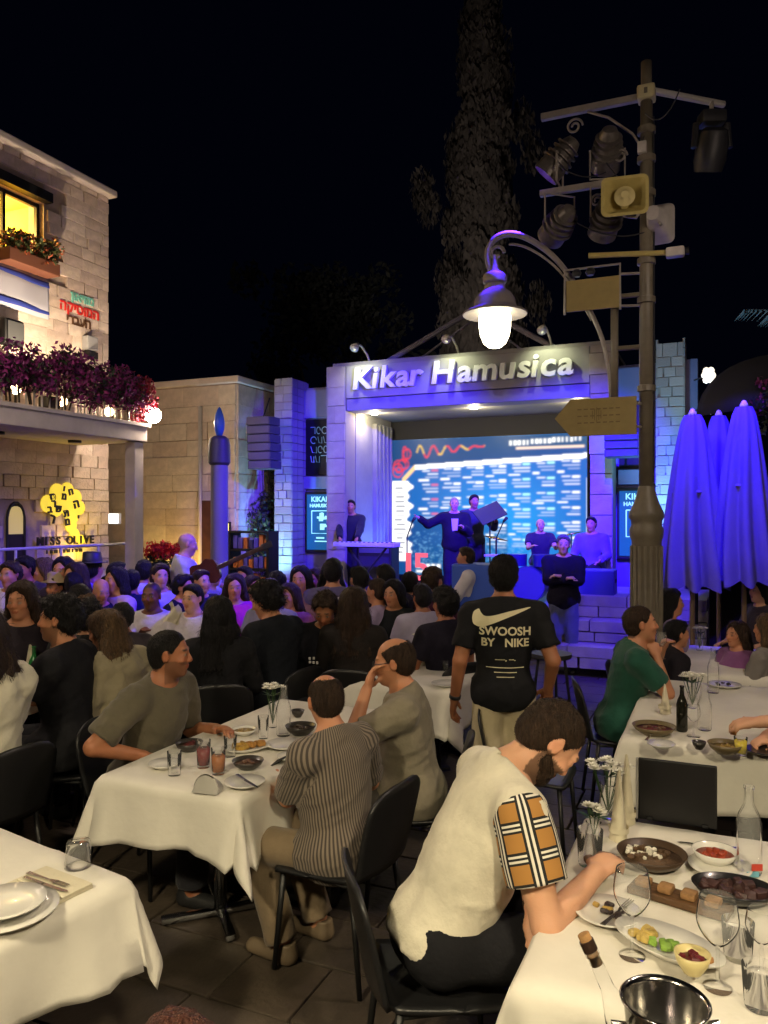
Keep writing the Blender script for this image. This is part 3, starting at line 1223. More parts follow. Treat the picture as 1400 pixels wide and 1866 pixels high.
m.box((-1.6, -2.0, 5.6), (.05, 2.0, 1.4)); m.box((-.9, -2.0, 5.1), (1.5, 2.0, .05)); m.box((-.9, -2.0, 6.1), (1.5, 2.0, .05)); m.box((-.9, -1.1, 5.6), (1.5, .05, 1.0))
m.build('room_lining', room_m, lb)
m = MB()
for yy in (-1.21, -1.75, -2.3, -2.87):
    m.box((-.12, yy, 5.6), (.05, .045, .9))
m.box((-.12, -2.04, 5.18), (.05, 1.7, .05)); m.box((-.12, -2.04, 6.02), (.05, 1.7, .05))
m.build('window_frame', frame_d, lb)
point('room_lamp', Vector((B0[0] + UX[0] * -.8 + VX[0] * -1.8, B0[1] + UX[1] * -.8 + VX[1] * -1.8, 5.9)), (1, .72, .22), 160, .1)
# small arched window below
m = MB()
arch = [(-.13, 0), (.13, 0), (.13, .62)] + [(.13 * math.cos(a), .62 + .24 * math.sin(a)) for a in np.linspace(.2, math.pi - .2, 8)] + [(-.13, .62)]
m.prism([(-1.66 + a, 1.15 + b) for a, b in arch], -.02, .004, 'x')
aw = m.build('arched_window', mat('arch_pane', (.03, .025, .02), rough=.2, emit=rgb(235, 200, 110), es=.0), lb)
m = MB(); m.prism([(-1.66 + a * .86, 1.60 + b * .42) for a, b in arch], .004, .012, 'x'); m.build('lit_pane', mat('arch_lit', (.3, .25, .12), emit=rgb(235, 205, 120), es=.5), aw)
m = MB()
pts = [(-.13, 0), (-.13, .62)] + [(.13 * math.cos(a), .62 + .24 * math.sin(a)) for a in np.linspace(math.pi - .2, .2, 8)] + [(.13, .62), (.13, 0)]
m.tube([(.012, -1.66 + a * 1.05, 1.15 + b) for a, b in pts], .018, 6); m.build('window_frame', frame_d, aw)
# balcony
slab_m = mat('balcony_concrete', rgb(200, 190, 185), rough=.8, var=.12, scale=3, bump=.15)
m = MB(); m.bbox((.62, -3.72, 2.93), (1.28, 6.2, .20), .012); m.bbox((.62, -3.72, 3.05), (1.36, 6.26, .05), .01); bal = m.build('balcony', slab_m, lb)
m = MB(); m.bbox((1.14, -.74, 1.41), (.17, .17, 2.82), .012); m.build('column', slab_m, lb)
m = MB()
for yy in np.arange(-4.4, -.66, .11):
    m.tube([(1.16, yy, 3.07), (1.16, yy, 3.58)], .012, 6)
m.tube([(1.16, -4.5, 3.60), (1.16, -.68, 3.60)], .022, 6)
m.tube([(1.16, -.68, 3.60), (.1, -.68, 3.60)], .022, 6)
for xx in np.arange(.15, 1.1, .12):
    m.tube([(xx, -.68, 3.07), (xx, -.68, 3.58)], .012, 6)
tag(m.build('balcony_railing', mat('white_rail', (.55, .52, .48), rough=.5), lb))

# ---- foliage helper
def leaf_cloud(centers, rads, n, size, name, m_, parent=None, flat=1.0, up=0.0, radial=False):
    """many small leaf faces spread in blobs"""
    C_, Rr = np.array(centers), np.array(rads)
    w = Rr ** 2 / (Rr ** 2).sum()
    idx = RNG.choice(len(C_), n, p=w)
    d = RNG.normal(size=(n, 3)); d /= np.linalg.norm(d, axis=1)[:, None]
    rr = RNG.random(n) ** (1 / 2.2)
    P = C_[idx] + d * (Rr[idx] * rr)[:, None] * np.array([1, 1, flat])
    a = RNG.normal(size=(n, 3)); a[:, 2] += up; a /= np.linalg.norm(a, axis=1)[:, None]
    b = RNG.normal(size=(n, 3))
    if radial:                      # sprays that lie on the crown's surface, as a cypress carries them
        b = np.stack([-P[:, 1], P[:, 0], 0 * P[:, 0]], 1); b /= np.linalg.norm(b, axis=1)[:, None] + 1e-6; b += RNG.normal(size=(n, 3)) * .35
    b -= a * (a * b).sum(1)[:, None]; b /= np.linalg.norm(b, axis=1)[:, None]
    s = size * RNG.uniform(.6, 1.4, n)[:, None]
    V = np.stack([P - a * s, P + b * s * .45, P + a * s, P - b * s * .45], 1).reshape(-1, 3)
    Q = np.arange(n * 4).reshape(-1, 4)
    me = np_mesh(name, V, Q)
    me.polygons.foreach_set('use_smooth', np.zeros(n, bool))
    return obj(name, me, m_, parent)

leaf_dark = mat('leaf_dark', (.03, .045, .018), rough=.6, var=.5, scale=9)
bract = mat('bougainvillea_bract', (.34, .03, .20), rough=.6, var=.6, scale=7, col2=(.10, .02, .09))
bract_r = mat('bougainvillea_red', (.30, .02, .05), rough=.6, var=.5, scale=9)
def wpt(root, x, y, z):
    c = np.array([root[0], root[1]]) + UX * x + VX * y
    return Vector((c[0], c[1], z + root[2]))
bv = thing('bougainvillea', 'dense purple bougainvillea hanging over the balcony railing', 'plant', wpt(B0, 1.2, -2.5, 3.1), GRID)
cs, rs = [], []
for yy in np.arange(-2.4, 1.72, .14):
    for k in range(3):
        cs.append((random.uniform(-.12, .16), yy + random.uniform(-.08, .08), random.uniform(.25, .62) - .03 * k)); rs.append(random.uniform(.13, .22))
leaf_cloud(cs, rs, 9000, .034, 'blossoms', bract, bv)
leaf_cloud(cs, [r * .85 for r in rs], 4500, .032, 'leaves', leaf_dark, bv)
leaf_cloud([(.06, 1.75, .42), (.1, 1.82, .25), (0, 1.78, .1)], [.2, .16, .12], 900, .032, 'red_blossoms', bract_r, bv)
for k in range(14):
    y0 = random.uniform(-2.2, 1.7)
    m = MB()
    m.tube([(0, y0, .0), (.03, y0 + random.uniform(-.1, .1), .25), (.05, y0 + random.uniform(-.2, .2), .5)], [.012, .009, .004], 5)
    m.build('stem', mat('stem', (.05, .035, .02), rough=.8), bv)
# window box plant
wb = thing('window_plant', 'round flowering shrub in front of the lit upper window', 'plant', wpt(B0, .2, -1.62, 5.06), GRID)
cs = [(random.uniform(-.1, .12), random.uniform(-.35, .35), random.uniform(.1, .36)) for k in range(16)]
leaf_cloud(cs, [.13] * 16, 1500, .035, 'leaves', mat('leaf_mid', (.06, .07, .02), rough=.6, var=.5, scale=9), wb)
leaf_cloud(cs, [.15] * 16, 700, .03, 'blossoms', mat('orange_bloom', (.4, .09, .03), rough=.6, var=.4, scale=9), wb)
MB().bbox((0, 0, .03), (.24, .8, .16), .01).build('planter', mat('terracotta', (.2, .07, .035), rough=.8), wb)

# flag on the wall
fl = thing('flag', 'white flag with two blue stripes hung flat on the limestone wall', 'flag', wpt(B0, .07, -2.1, 4.47), GRID)
white_f = mat('flag_white', rgb(170, 168, 176), rough=.8)
blue_f = mat('flag_blue', rgb(45, 58, 140), rough=.8)
def flagpart(z0, z1, mm, nm, off):
    m = MB()
    m.grid(lambda u, v: (off + .012 * math.sin(u * 19) + .006 * math.sin(v * 5 + u * 7), -.92 + 1.84 * u, z0 + (z1 - z0) * v + .012 * math.sin(u * 3)), 60, 4)
    o = m.build(nm, mm, fl, True)
    md = o.modifiers.new('thick', 'SOLIDIFY'); md.thickness = .003
flagpart(0, .56, white_f, 'cloth', 0)
flagpart(.06, .14, blue_f, 'stripe', .006)
flagpart(.42, .50, blue_f, 'stripe', .006)

# painted lettering of the museum
mu = thing('museum_lettering', 'raised three-line Hebrew lettering in teal, red and brown on the wall', 'sign', wpt(B0, .03, -.58, 4.75), GRID)
for txt, zz, sz, cc, dy in (('ןואיזומ', .17, .17, rgb(120, 190, 170), .05), ('הקיסומה', 0, .20, rgb(205, 50, 45), 0), ('ירבעה', -.17, .18, rgb(90, 60, 38), -.02)):
    me = text_mesh(txt, sz, .008, bold=.004)
    o = obj('lettering', me, mat('letter_%d' % int(zz * 100), cc, rough=.5), mu)
    o.rotation_euler = (R(90), 0, R(90))
    o.location = (.0, dy, zz)
wl = thing('wall_lamp', 'small grey box lamp with dark bracket on the wall below the lettering', 'lamp', wpt(B0, .03, -.45, 4.2), GRID)
MB().bbox((.06, 0, .1), (.12, .2, .2), .02).build('housing', mat('grey_box', (.3, .29, .28), rough=.6), wl)
MB().bbox((.05, .03, -.06), (.1, .18, .1), .01).build('bracket', frame_d, wl)
wl2 = thing('wall_speaker', 'dark rounded speaker on the wall under the flag at the left edge', 'speaker', wpt(B0, .05, -1.85, 4.15), GRID)
MB().bbox((.08, 0, 0), (.18, .32, .34), .06).build('housing', frame_d, wl2, 'auto')
MB().bbox((.175, 0, 0), (.01, .24, .26), .004).build('grille', mat('grille', (.05, .05, .05), rough=.7), wl2)

# back-lit restaurant sign
sg = thing('restaurant_sign', 'yellow back-lit tree sign with black letters on the ground-floor wall', 'sign', wpt(B0, .06, -.88, 1.95), GRID)
halo = mat('halo_yellow', (.5, .4, .05), emit=(1.0, .72, .06), es=.85)
blk_l = mat('letter_black', (.012, .01, .008), rough=.4)
rr = random.Random(3)
m = MB()
def disc(mb, y, z, r, x0, x1, n=14):
    mb.prism([(y + r * math.cos(2 * math.pi * k / n), z + r * math.sin(2 * math.pi * k / n)) for k in range(n)], x0, x1, 'x')
for i, (yy, zz, r_) in enumerate(((-.28, .05, .14), (-.12, .2, .15), (.06, .24, .13), (.2, .14, .14), (.28, 0, .12), (.1, .03, .2), (-.15, .0, .15), (.14, -.12, .14), (.12, -.25, .12), (.18, -.38, .11), (.30, -.45, .08))):
    disc(m, yy, zz, r_ * .86, -.035 + i * .001, -.02 + i * .001)
m.build('lit_tree', halo, sg)
for ch, yy, zz, sz in (('ס', -.22, .14, .15), ('ר', -.2, .05, .14), ('ב', -.27, -.03, .13), ('ש', -.12, -.02, .14), ('מ', -.02, .15, .13), ('ח', .1, .22, .13), ('ה', .2, .05, .17), ('ו', -.02, .26, .1), ('ת', .02, -.08, .14), ('מ', .04, -.2, .14), ('ר', -.22, -.16, .17), ('י', .24, -.14, .1)):
    o = obj('letter', text_mesh(ch, sz, .008, bold=.006), blk_l, sg)
    o.rotation_euler = (R(90), rr.uniform(-.3, .3), R(90)); o.location = (.0, yy, zz)
for i, ch in enumerate('MISS OLIVE'):
    if ch == ' ': continue
    o = obj('letter', text_mesh(ch, .155, .010, bold=.004), blk_l, sg)
    o.rotation_euler = (R(90), 0, R(90)); o.location = (.006, -.44 + i * .103, -.46)
m = MB()
for i in range(9):
    m.box((0, -.32 + i * .075, -.60), (.012, .02 + .02 * (i % 3), .05))
tag(m.build('small_print', blk_l, sg), kind='stuff')
spot('sign_glow', wpt(B0, .35, -.72, 1.1), wpt(B0, 0, -.72, 1.9), (1, .68, .08), 40, 120, .9, .1)

# balcony lamps
warm = (1.0, .72, .42)
gl = thing('globe_lamp', 'white globe lamp on the end of the balcony corner', 'lamp', wpt(B0, 1.3, -.55, 3.2), GRID)
MB().lathe([(.001, -.105)] + [(.105 * math.sin(a), -.105 * math.cos(a)) for a in np.linspace(.15, math.pi - .15, 12)] + [(.001, .105)], n=20).build('globe', mat('globe_glow', (1, 1, 1), emit=(1, .80, .60), es=240), gl, True)
MB().tube([(-.2, 0, -.05), (-.08, 0, 0)], .015, 6).build('arm', frame_d, gl)
for i, (yy, zz) in enumerate(((-1.75, 3.25), (-.95, 3.22), (-2.45, 3.3))):
    q = thing('balcony_lamp', ('warm lamp glowing behind the middle of the balcony flowers', 'small warm lamp low behind the flowers near the balcony corner', 'warm lamp behind the flowers at the left end of the balcony')[i], 'lamp', wpt(B0, .9, yy, zz), GRID, 'balcony lamps')
    MB().lathe([(.001, -.06)] + [(.06 * math.sin(a), -.06 * math.cos(a)) for a in np.linspace(.2, math.pi - .2, 8)] + [(.001, .06)], n=12).build('bulb', mat('warm_bulb', (1, .9, .7), emit=(1, .7, .35), es=26), q, True)
    MB().tube([(0, 0, -.06), (0, 0, -.2)], .015, 6).build('stand', frame_d, q)
# assumed, unseen flood lamp on the balcony that washes the upper wall with a round-edged pool of light
fw = thing('assumed_balcony_flood', 'assumed unseen small floodlight on the balcony floor washing the upper wall', 'lamp', wpt(B0, .95, -2.0, 3.08), GRID)
MB().bbox((0, 0, .12), (.16, .2, .14), .02).build('housing', frame_d, fw)
MB().tube([(0, -.1, 0), (0, -.1, .12), (0, .1, .12), (0, .1, 0)], .01, 6).build('bracket', frame_d, fw)
spot('assumed_flood_beam', wpt(B0, .86, -1.95, 3.45), wpt(B0, 0, -1.25, 5.0), (1, .80, .56), 260, 68, .04, .02)
# lamps under the balcony
for i, (xx, yy) in enumerate(((.55, -1.2), (.55, -2.4))):
    q = thing('ceiling_lamp', ('recessed lamp under the balcony near its column', 'recessed lamp under the balcony at the left edge')[i], 'lamp', wpt(B0, xx, yy, 2.80), GRID)
    MB().lathe([(.075, 0), (.085, .0), (.085, .03), (.075, .03)], n=16).build('ring', frame_d, q)
    MB().lathe([(.07, .006), (.07, .02)], n=16).build('lens', mat('warm_lens', (1, .9, .7), emit=(1, .66, .42), es=520), q)

# ---- building in the middle
M0 = Vector((-2.53, 13.4, LIFT))
mb_ = thing('low_stone_building', 'low plain stone building with flat roof behind the candle column', 'building', M0, GRID)
MH = 4.2
m = MB(); m.box((-3.03, 1.53, MH / 2), (6.0, 3.0, MH)); m.build('wall', mortar, mb_)
lime2 = [mat('limestone_b%d' % i, c, rough=.85, var=.2, scale=4, bump=.5, bscale=18) for i, c in enumerate([rgb(206, 188, 170), rgb(200, 180, 162), rgb(210, 194, 176)])]
c1 = stone_fill(mb_, lambda x, z, p: ((x, .012 - p, z), 0), -3.6, -.03, -.1, MH - .1, .30, (.45, .6, .75), lime2, gap=.006)
c2 = stone_fill(mb_, lambda x, z, p: ((-.012 + p, x, z), R(90)), .02, 2.6, -.1, MH - .1, .30, (.45, .6, .75), lime2, gap=.006)
print('middle blocks', c1, c2)
m = MB(); m.bbox((-3.0, 1.5, MH - .02), (6.12, 3.12, .12), .02); m.build('coping', coping_m, mb_)
m = MB(); m.tube([(-.72, -.06, .3), (-.72, -.06, 3.75)], .035, 10); m.build('downpipe', mat('white_pipe', (.6, .55, .5), rough=.5), mb_, True)
m = MB()
dw = m.bbox((-.55, -.02, 1.35), (.42, .08, 1.5), .02).build('door', mat('brown_door', (.09, .035, .018), rough=.5, var=.3, scale=6), mb_)
ivy = thing('climbing_plant', 'dark ivy covering the side wall beside the hung speaker', 'plant', wpt(M0, .1, 1.0, 0), GRID)
cs = [(random.uniform(-.05, .12), random.uniform(-.75, 1.0), random.uniform(.3, 3.1)) for k in range(60)]
leaf_cloud(cs, [.24] * 60, 5200, .045, 'leaves', leaf_dark, ivy)
for k in range(8):
    y0 = random.uniform(-.6, .8)
    m = MB()
    m.tube([(0, y0, 0), (.02, y0 + random.uniform(-.2, .2), 1.4), (.03, y0 + random.uniform(-.3, .3), 3)], [.02, .014, .006], 5)
    m.build('stem', mat('stem2', (.05, .035, .02), rough=.8), ivy)
# lit objects at its foot
q = thing('window_light', 'tall bright yellow lit window behind the guitarist', 'window', wpt(M0, -.22, -.04, 1.2), GRID)
MB().bbox((0, 0, .25), (.24, .05, .56), .01).build('frame', frame_d, q)
MB().bbox((0, -.03, .25), (.19, .03, .50), .004).build('pane', mat('yellow_pane', (1, .8, .2), emit=(1, .74, .08), es=3.2), q)
q = thing('notice_light', 'small white lit notice box at the corner of the limestone wall', 'sign', at(208, 945, 11.9), GRID)
MB().bbox((0, 0, 0), (.24, .05, .17), .01).build('case', mat('white_case', (.8, .8, .8), rough=.4), q)
MB().bbox((0, -.03, 0), (.21, .02, .14), .003).build('panel', mat('white_panel', (1, 1, 1), emit=(1, .98, .95), es=3.0), q)
for i, (xx, zz, pw, lb_) in enumerate(((-1.25, .7, 60, 'assumed unseen floor uplight washing orange on the stone wall left of the door'), (.0, .7, 40, 'assumed unseen floor uplight at the corner of the low stone building'))):  # unseen lamps assumed for the orange glow low on this building
    lp = wpt(M0, xx, -.45, .25)
    q = thing('assumed_uplight', lb_, 'lamp', lp - Vector((0, 0, .25)), GRID)
    MB().lathe([(.09, 0), (.10, .02), (.08, .16), (.075, .16), (.06, .1)], n=16).build('housing', frame_d, q)
    spot('assumed_uplight_beam', lp, wpt(M0, xx, .0, 1.3), (1, .62, .12), pw * 2, 110, .9, .05)
rf = thing('red_flowers', 'red flowers in a planter behind the guitarist', 'plant', at(302, 1010, 11.2) * 1.0, GRID)
leaf_cloud([(x_, 0, .05) for x_ in np.linspace(-.28, .28, 8)], [.14] * 8, 900, .035, 'blossoms', mat('red_bloom', (.5, .015, .02), rough=.6, var=.4, scale=9), rf)
leaf_cloud([(x_, 0, -.12) for x_ in np.linspace(-.28, .28, 8)], [.14] * 8, 500, .035, 'leaves', leaf_dark, rf)
MB().bbox((0, 0, -.75), (.7, .3, 1.1), .02).build('planter', mat('planter_d', (.06, .045, .03), rough=.8), rf)
# display shelf
ds = thing('display_shelf', 'open shelf with glowing coloured panels beside the stage wall', 'shelf', (at(462, 1060, 12.2).x, 12.2, 0), GRID)
for xx in (-.35, .35):
    MB().box((xx, 0, .85), (.04, .3, 1.7)).build('upright', steel_d, ds)
for zz in (.5, .8, 1.1, 1.4, 1.68):
    MB().box((0, 0, zz), (.66, .3, .03)).build('shelf', steel_d, ds)
pal = [rgb(230, 180, 80), rgb(90, 80, 190), rgb(190, 110, 60), rgb(220, 210, 170), rgb(60, 60, 110)]
for zz in (.52, .82, 1.12, 1.42):
    for xx in np.arange(-.28, .3, .095):
        h_ = random.uniform(.1, .24)
        MB().bbox((xx, -.05, zz + h_ / 2), (.075, .08, h_), .01).build('bottle_box', mat('goods_%d' % random.randrange(5), random.choice(pal), rough=.4), ds)

# ------------------------------------------------------------------ the stage
S0 = Vector((3.352, 11.4, LIFT))
st = thing('stage', 'stone music stage with tall portal, side wings and raised floor', 'stage', S0, GRID)
st_m = [mat('stage_stone_%d' % i, c, rough=.8, var=.12, scale=5, bump=.3, bscale=24) for i, c in enumerate([rgb(160, 152, 142), rgb(152, 144, 134), rgb(166, 158, 148)])]
st_core = mat('stage_core', rgb(150, 142, 132), rough=.85)
grey_pl = mat('stage_plaster', rgb(150, 148, 146), rough=.8, var=.08, scale=3, bump=.1)
TZ = 4.36
FLOOR = .5
# portal pillars (stone courses)
for (a, b) in ((-4.70, -4.36), (-.34, 0)):
    m = MB(); m.box(((a + b) / 2, .22, TZ / 2), (b - a - .02, .40, TZ)); m.build('pillar_core', st_core, st)
    stone_fill(st, lambda x, z, p: ((x, .015 - p, z), 0), a, b, .02, TZ, .30, (.34,), st_m)
m = MB(); m.box((-4.705, .22, TZ / 2), (.03, .42, TZ)); m.build('side_face', grey_pl, st)
# fascia and beam
m = MB(); m.bbox((-2.35, .20, 4.085), (4.02, .34, .545), .01); m.build('fascia', grey_pl, st)
m = MB(); m.bbox((-2.35, .24, 3.70), (4.02, .40, .20), .01); m.build('beam', mat('beam_blue', rgb(120, 112, 150), rough=.6), st)
m = MB(); m.box((-2.35, 1.3, 3.66), (4.02, 1.75, .05)); m.build('ceiling', grey_pl, st)
m = MB(); m.box((-2.35, 1.2, 4.40), (4.6, 2.2, .06)); m.build('roof', grey_pl, st)
# interior
m = MB(); m.box((-4.38, 1.20, 2.1), (.04, 1.58, 3.3)); m.build('side_wall', grey_pl, st)
m = MB(); m.box((-.32, 1.20, 2.1), (.04, 1.58, 3.3)); m.build('side_wall', grey_pl, st)
for k in range(5):
    m = MB(); m.box((-4.32, 1.15 + k * .17, 2.0), (.08, .05, 3.0)); m.build('fin', grey_pl, st)
m = MB(); m.box((-2.35, 2.1, 2.1), (4.1, .06, 3.3)); m.build('back_wall', mat('back_wall', (.05, .05, .06), rough=.8), st)
m = MB(); m.box((-2.35, 1.0, FLOOR / 2), (4.64, 2.2, FLOOR)); m.box((-2.35, -.55, FLOOR / 2 - .002), (4.9, 1.08, FLOOR - .004)); m.build('stage_floor', mat('stage_floor', rgb(120, 112, 110), rough=.4, var=.15, scale=4), st)
for k in range(7):
    m = MB(); m.box((-4.7 + .35 + k * .7, -1.10, FLOOR / 2 - .01), (.68, .03, FLOOR - .03)); m.build('front_panel', grey_pl, st)
# wings
for (a, b, sgn) in ((-5.40, -4.72, -1), (.02, .60, 1)):
    xc, ww = (a + b) / 2, b - a
    m = MB(); m.box((xc, .62, 4.12 / 2), (ww + .3, .2, 4.12)); m.build('wing_wall', mat('wing_plaster', rgb(120, 115, 150), rough=.8, var=.1, scale=3), st)
    m = MB(); m.bbox((xc, .48, 3.82), (ww, .1, .5), .01); m.build('wing_beam', mat('wing_beam', rgb(130, 125, 165), rough=.7), st)
    m = MB(); m.bbox((xc, .48, 2.42), (ww, .1, .22), .01); m.build('wing_beam', MATS['wing_beam'], st)
    m = MB(); m.box((xc, .505, 3.05), (ww - .02, .03, 1.0)); m.build('dark_panel', mat('dark_panel', (.008, .008, .012), rough=.4), st)
# outer pillars of small bricks
brick_m = [mat('pale_brick_%d' % i, c, rough=.8, bump=.3, bscale=40) for i, c in enumerate([rgb(165, 162, 158), rgb(154, 150, 147), rgb(172, 169, 165)])]
for (a, b, h, yy) in ((-5.74, -5.40, 4.24, 0), (.60, .97, 4.30, 0)):
    m = MB(); m.box(((a + b) / 2, .30, h / 2), (b - a - .03, .56, h - .01)); m.build('pillar_core', st_core, st)
    stone_fill(st, lambda x, z, p: ((x, .022 - p, z), 0), a, b, .02, h, .14, (.17, .19), brick_m)
    sx = b if a < -1 else a
    m = MB()
    zz = .02
    while zz < h - .05:
        for yy2 in (.10, .30, .5):
            m.box((b - .005, yy2, zz + .07), (.03, .185, .13))
            m.box((a + .005, yy2, zz + .07), (.03, .185, .13))
        zz += .14
    tag(m.build('side_bricks', brick_m[1], st), kind='stuff')
m = MB(); m.box((1.06, .55, 2.05), (.16, .5, 4.1)); m.build('end_wall', MATS['wing_plaster'], st)
# roof struts
strut_m = mat('strut_steel', rgb(150, 145, 160), rough=.5)
for a, b in (((-3.75, .3, 4.42), (-2.3, .9, 5.35)), ((-.9, .3, 4.42), (-2.3, .9, 5.35)), ((-3.3, .5, 4.42), (-2.3, .9, 5.2)), ((-1.4, .5, 4.42), (-2.3, .9, 5.2))):
    MB().tube([a, b], .045 if a[1] < .4 else .02, 8).build('roof_strut', strut_m, st)
# ceiling lights of the portal
for xx, yy in ((-4.1, .62), (-2.3, .62), (-.6, .62)):
    l_ = MB().lathe([(.06, 3.60), (.07, 3.62), (.07, 3.635), (.03, 3.635)], c=(xx, yy, 0), n=16).build('downlight', mat('downlight', (1, 1, 1), emit=(1, .86, .55), es=45), st)
    wp = wpt(S0, xx, yy, 3.56)
    point('portal_lamp', wp - Vector((0, 0, .06)), (1, .86, .50), 20, .05)
# gooseneck lamps over the fascia
white_l = mat('lamp_white', rgb(225, 220, 205), rough=.4)
for i, xx in enumerate((-4.0, -2.42, -.93)):
    q = thing('gooseneck_lamp', ('gooseneck lamp above the first word of the stage sign', 'gooseneck lamp above the middle of the stage sign', 'gooseneck lamp above the end of the stage sign')[i], 'lamp', wpt(S0, xx, .25, TZ), GRID, 'gooseneck lamps over the stage sign')
    MB().tube([(0, 0, 0), (-.02, -.1, .18), (-.04, -.30, .30), (-.05, -.46, .30)], .02, 8).build('arm', white_l, q, True)
    MB().tube([(-.05, -.42, .31), (-.05, -.56, .21)], [.03, .075], 12).build('shade', white_l, q, True)
    c_ = wpt(S0, xx - .05, .25 - .60, TZ + .17)
    spot('gooseneck_beam', c_, wpt(S0, xx, .02, 4.02), (.95, 1, .60), 24, 120, .8, .03)
# lettering
sgn = thing('stage_sign', 'white raised lettering spelling the name of the square over the stage', 'sign', wpt(S0, -2.37, -.04, 4.08), GRID)
full = 'Kikar Hamusica'
def adv(t):
    if not t: return 0.0
    me = text_mesh(t, .50, 0, 'LEFT', spacing=1.05)
    w_ = max(v.co.x for v in me.vertices)
    bpy.data.meshes.remove(me)
    return w_
tot = adv(full)
kx = 3.62 / tot
for i, ch in enumerate(full):
    if ch == ' ': continue
    me = text_mesh(ch, .50, .03, 'LEFT', shear=.12, bold=.012)
    x_end = adv(full[:i + 1])
    wch = max(v.co.x for v in me.vertices)
    o = obj('letter', me, mat('letter_white', (.85, .85, .82), rough=.5), sgn)
    o.rotation_euler = (R(90), 0, 0)
    o.scale = (kx, 1.0, 1)
    o.location = ((x_end - wch) * kx - 1.81, 0, .02)

# LED wall
SW, SH_ = 3.66, 2.55
NX, NZ = 244, 170
img = np.zeros((NZ, NX, 3))
zz = np.linspace(0, 1, NZ)[:, None]; xx = np.linspace(0, 1, NX)[None, :]
img[:] = np.array(rgb(28, 110, 190))
img += (np.exp(-((xx - .62) / .3) ** 2 - ((zz - .38) / .3) ** 2))[:, :, None] * np.array([.0, .14, .22])
img *= (.45 + .75 * np.clip(1 - np.abs(xx - .55) * .9, 0, 1))[:, :, None]
rs_ = random.Random(5)
def rect(x0, x1, z0, z1, c, a=1.0):
    i0, i1 = int(x0 * NX), int(x1 * NX); j0, j1 = int(z0 * NZ), int(z1 * NZ)
    img[j0:j1, i0:i1] = img[j0:j1, i0:i1] * (1 - a) + np.array(c) * a
wt = (1.25, 1.25, 1.2)
# deep lower band with light specks
img[:int(.40 * NZ), :int(.62 * NX)] *= .55
for k in range(900):
    x_, z_ = rs_.random() * .62 + .12, rs_.random() * .32
    rect(x_, x_ + .006, z_, z_ + .008, (.25, .6, .9), .5)
# dark sky band on top, slanting white rule
for i in range(NX):
    x_ = i / NX
    zt = .80 + .06 * x_
    j = int(zt * NZ)
    img[j:, i] = np.array(rgb(25, 85, 140)) * (.7 + .3 * x_)
    if x_ > .13:
        img[j - 5:j + 1, i] = wt
    elif x_ > .0:
        zt = .80 - (.13 - x_) * 1.4
        j = int(zt * NZ)
        img[max(0, j - 4):j + 3, i] = (1.2, .75, .3) if x_ > .06 else img[max(0, j - 4):j + 3, i]
# red and yellow scribble of the title
for k in range(6):
    cx, cz, rx_, rz_ = rs_.uniform(.03, .09), rs_.uniform(.74, .90), rs_.uniform(.012, .035), rs_.uniform(.02, .06)
    for t in np.linspace(0, 6.28, 60):
        x_, z_ = cx + rx_ * math.cos(t), cz + rz_ * math.sin(t)
        if 0 < x_ < .99 and 0 < z_ < .99: rect(x_, x_ + .006, z_, z_ + .009, rgb(240, 60, 70), .8)
for t in np.linspace(0, 1, 300):
    x_ = .14 + .36 * t
    z_ = .90 + .05 * math.sin(t * 31) * (1 - t) + .03 * t
    rect(x_, x_ + .007, z_, min(.99, z_ + .012), rgb(235, 60, 75) if int(t * 9) % 3 else rgb(240, 200, 90), .85)
# schedule cells: rows of small print
for r_ in range(6):
    for c_ in range(7):
        x0 = .155 + c_ * .118; z1 = .80 + .05 * (c_ / 7) - r_ * .105
        z1 -= .02
        if r_ > 3 and c_ < 3: continue
        colr = rgb(235, 110, 140) if c_ == 0 else ((.55, 1.15, 1.0) if c_ in (4, 5) else wt)
        rect(x0 + .068, x0 + .105, z1 - .020, z1 - .002, colr, .85)
        rect(x0 + .02, x0 + .06, z1 - .016, z1 - .004, wt, .6)
        for k in range(2):
            w_ = rs_.uniform(.04, .1)
            rect(x0 + .105 - w_, x0 + .105, z1 - .043 - k * .022, z1 - .032 - k * .022, wt, rs_.uniform(.2, .7))
        if r_ % 2 == 0: rect(x0, x0 + rs_.uniform(.03, .06), z1 - .088, z1 - .074, wt, .8)
# headline at the right
for k in range(17):
    x_ = .63 + k * .021
    rect(x_, x_ + rs_.uniform(.009, .016), .93 + .0012 * k, .965 + .0012 * k, wt, .95)
rect(.66, .99, .905, .922, (1.2, .9, .7), .9)
# white list panel on the left
for j in range(int(.10 * NZ), int(.70 * NZ)):
    z_ = j / NZ
    i1 = int((.105 + .012 * math.sin(z_ * 41) + .01 * math.sin(z_ * 90)) * NX)
    img[j, :i1] = wt
for k in range(15):
    z_ = .64 - k * .034
    rect(.015 + rs_.uniform(0, .02), .06 + rs_.uniform(0, .025), z_, z_ + .011, (.03, .04, .1), .85)
for k in range(5):
    rect(.14 + k * .028, .16 + k * .028, .055, .085, wt, .9)
rect(.14, .27, .02, .04, wt, .8)
for _ in range(2):
    img = (img * 2 + np.roll(img, 1, 1) + np.roll(img, -1, 1)) / 4
    img = (img * 4 + np.roll(img, 1, 0) + np.roll(img, -1, 0)) / 6
img = np.clip(img, 0, 1.4)
V = np.stack(np.meshgrid(np.linspace(-SW / 2, SW / 2, NX + 1), [0.0], np.linspace(0, SH_, NZ + 1), indexing='ij'), -1)[:, 0]      # NX+1, NZ+1, 3
ii, jj = np.meshgrid(np.arange(NX), np.arange(NZ), indexing='ij')
vid = lambda i, j: i * (NZ + 1) + j
Q = np.stack([vid(ii, jj), vid(ii + 1, jj), vid(ii + 1, jj + 1), vid(ii, jj + 1)], -1).reshape(-1, 4)
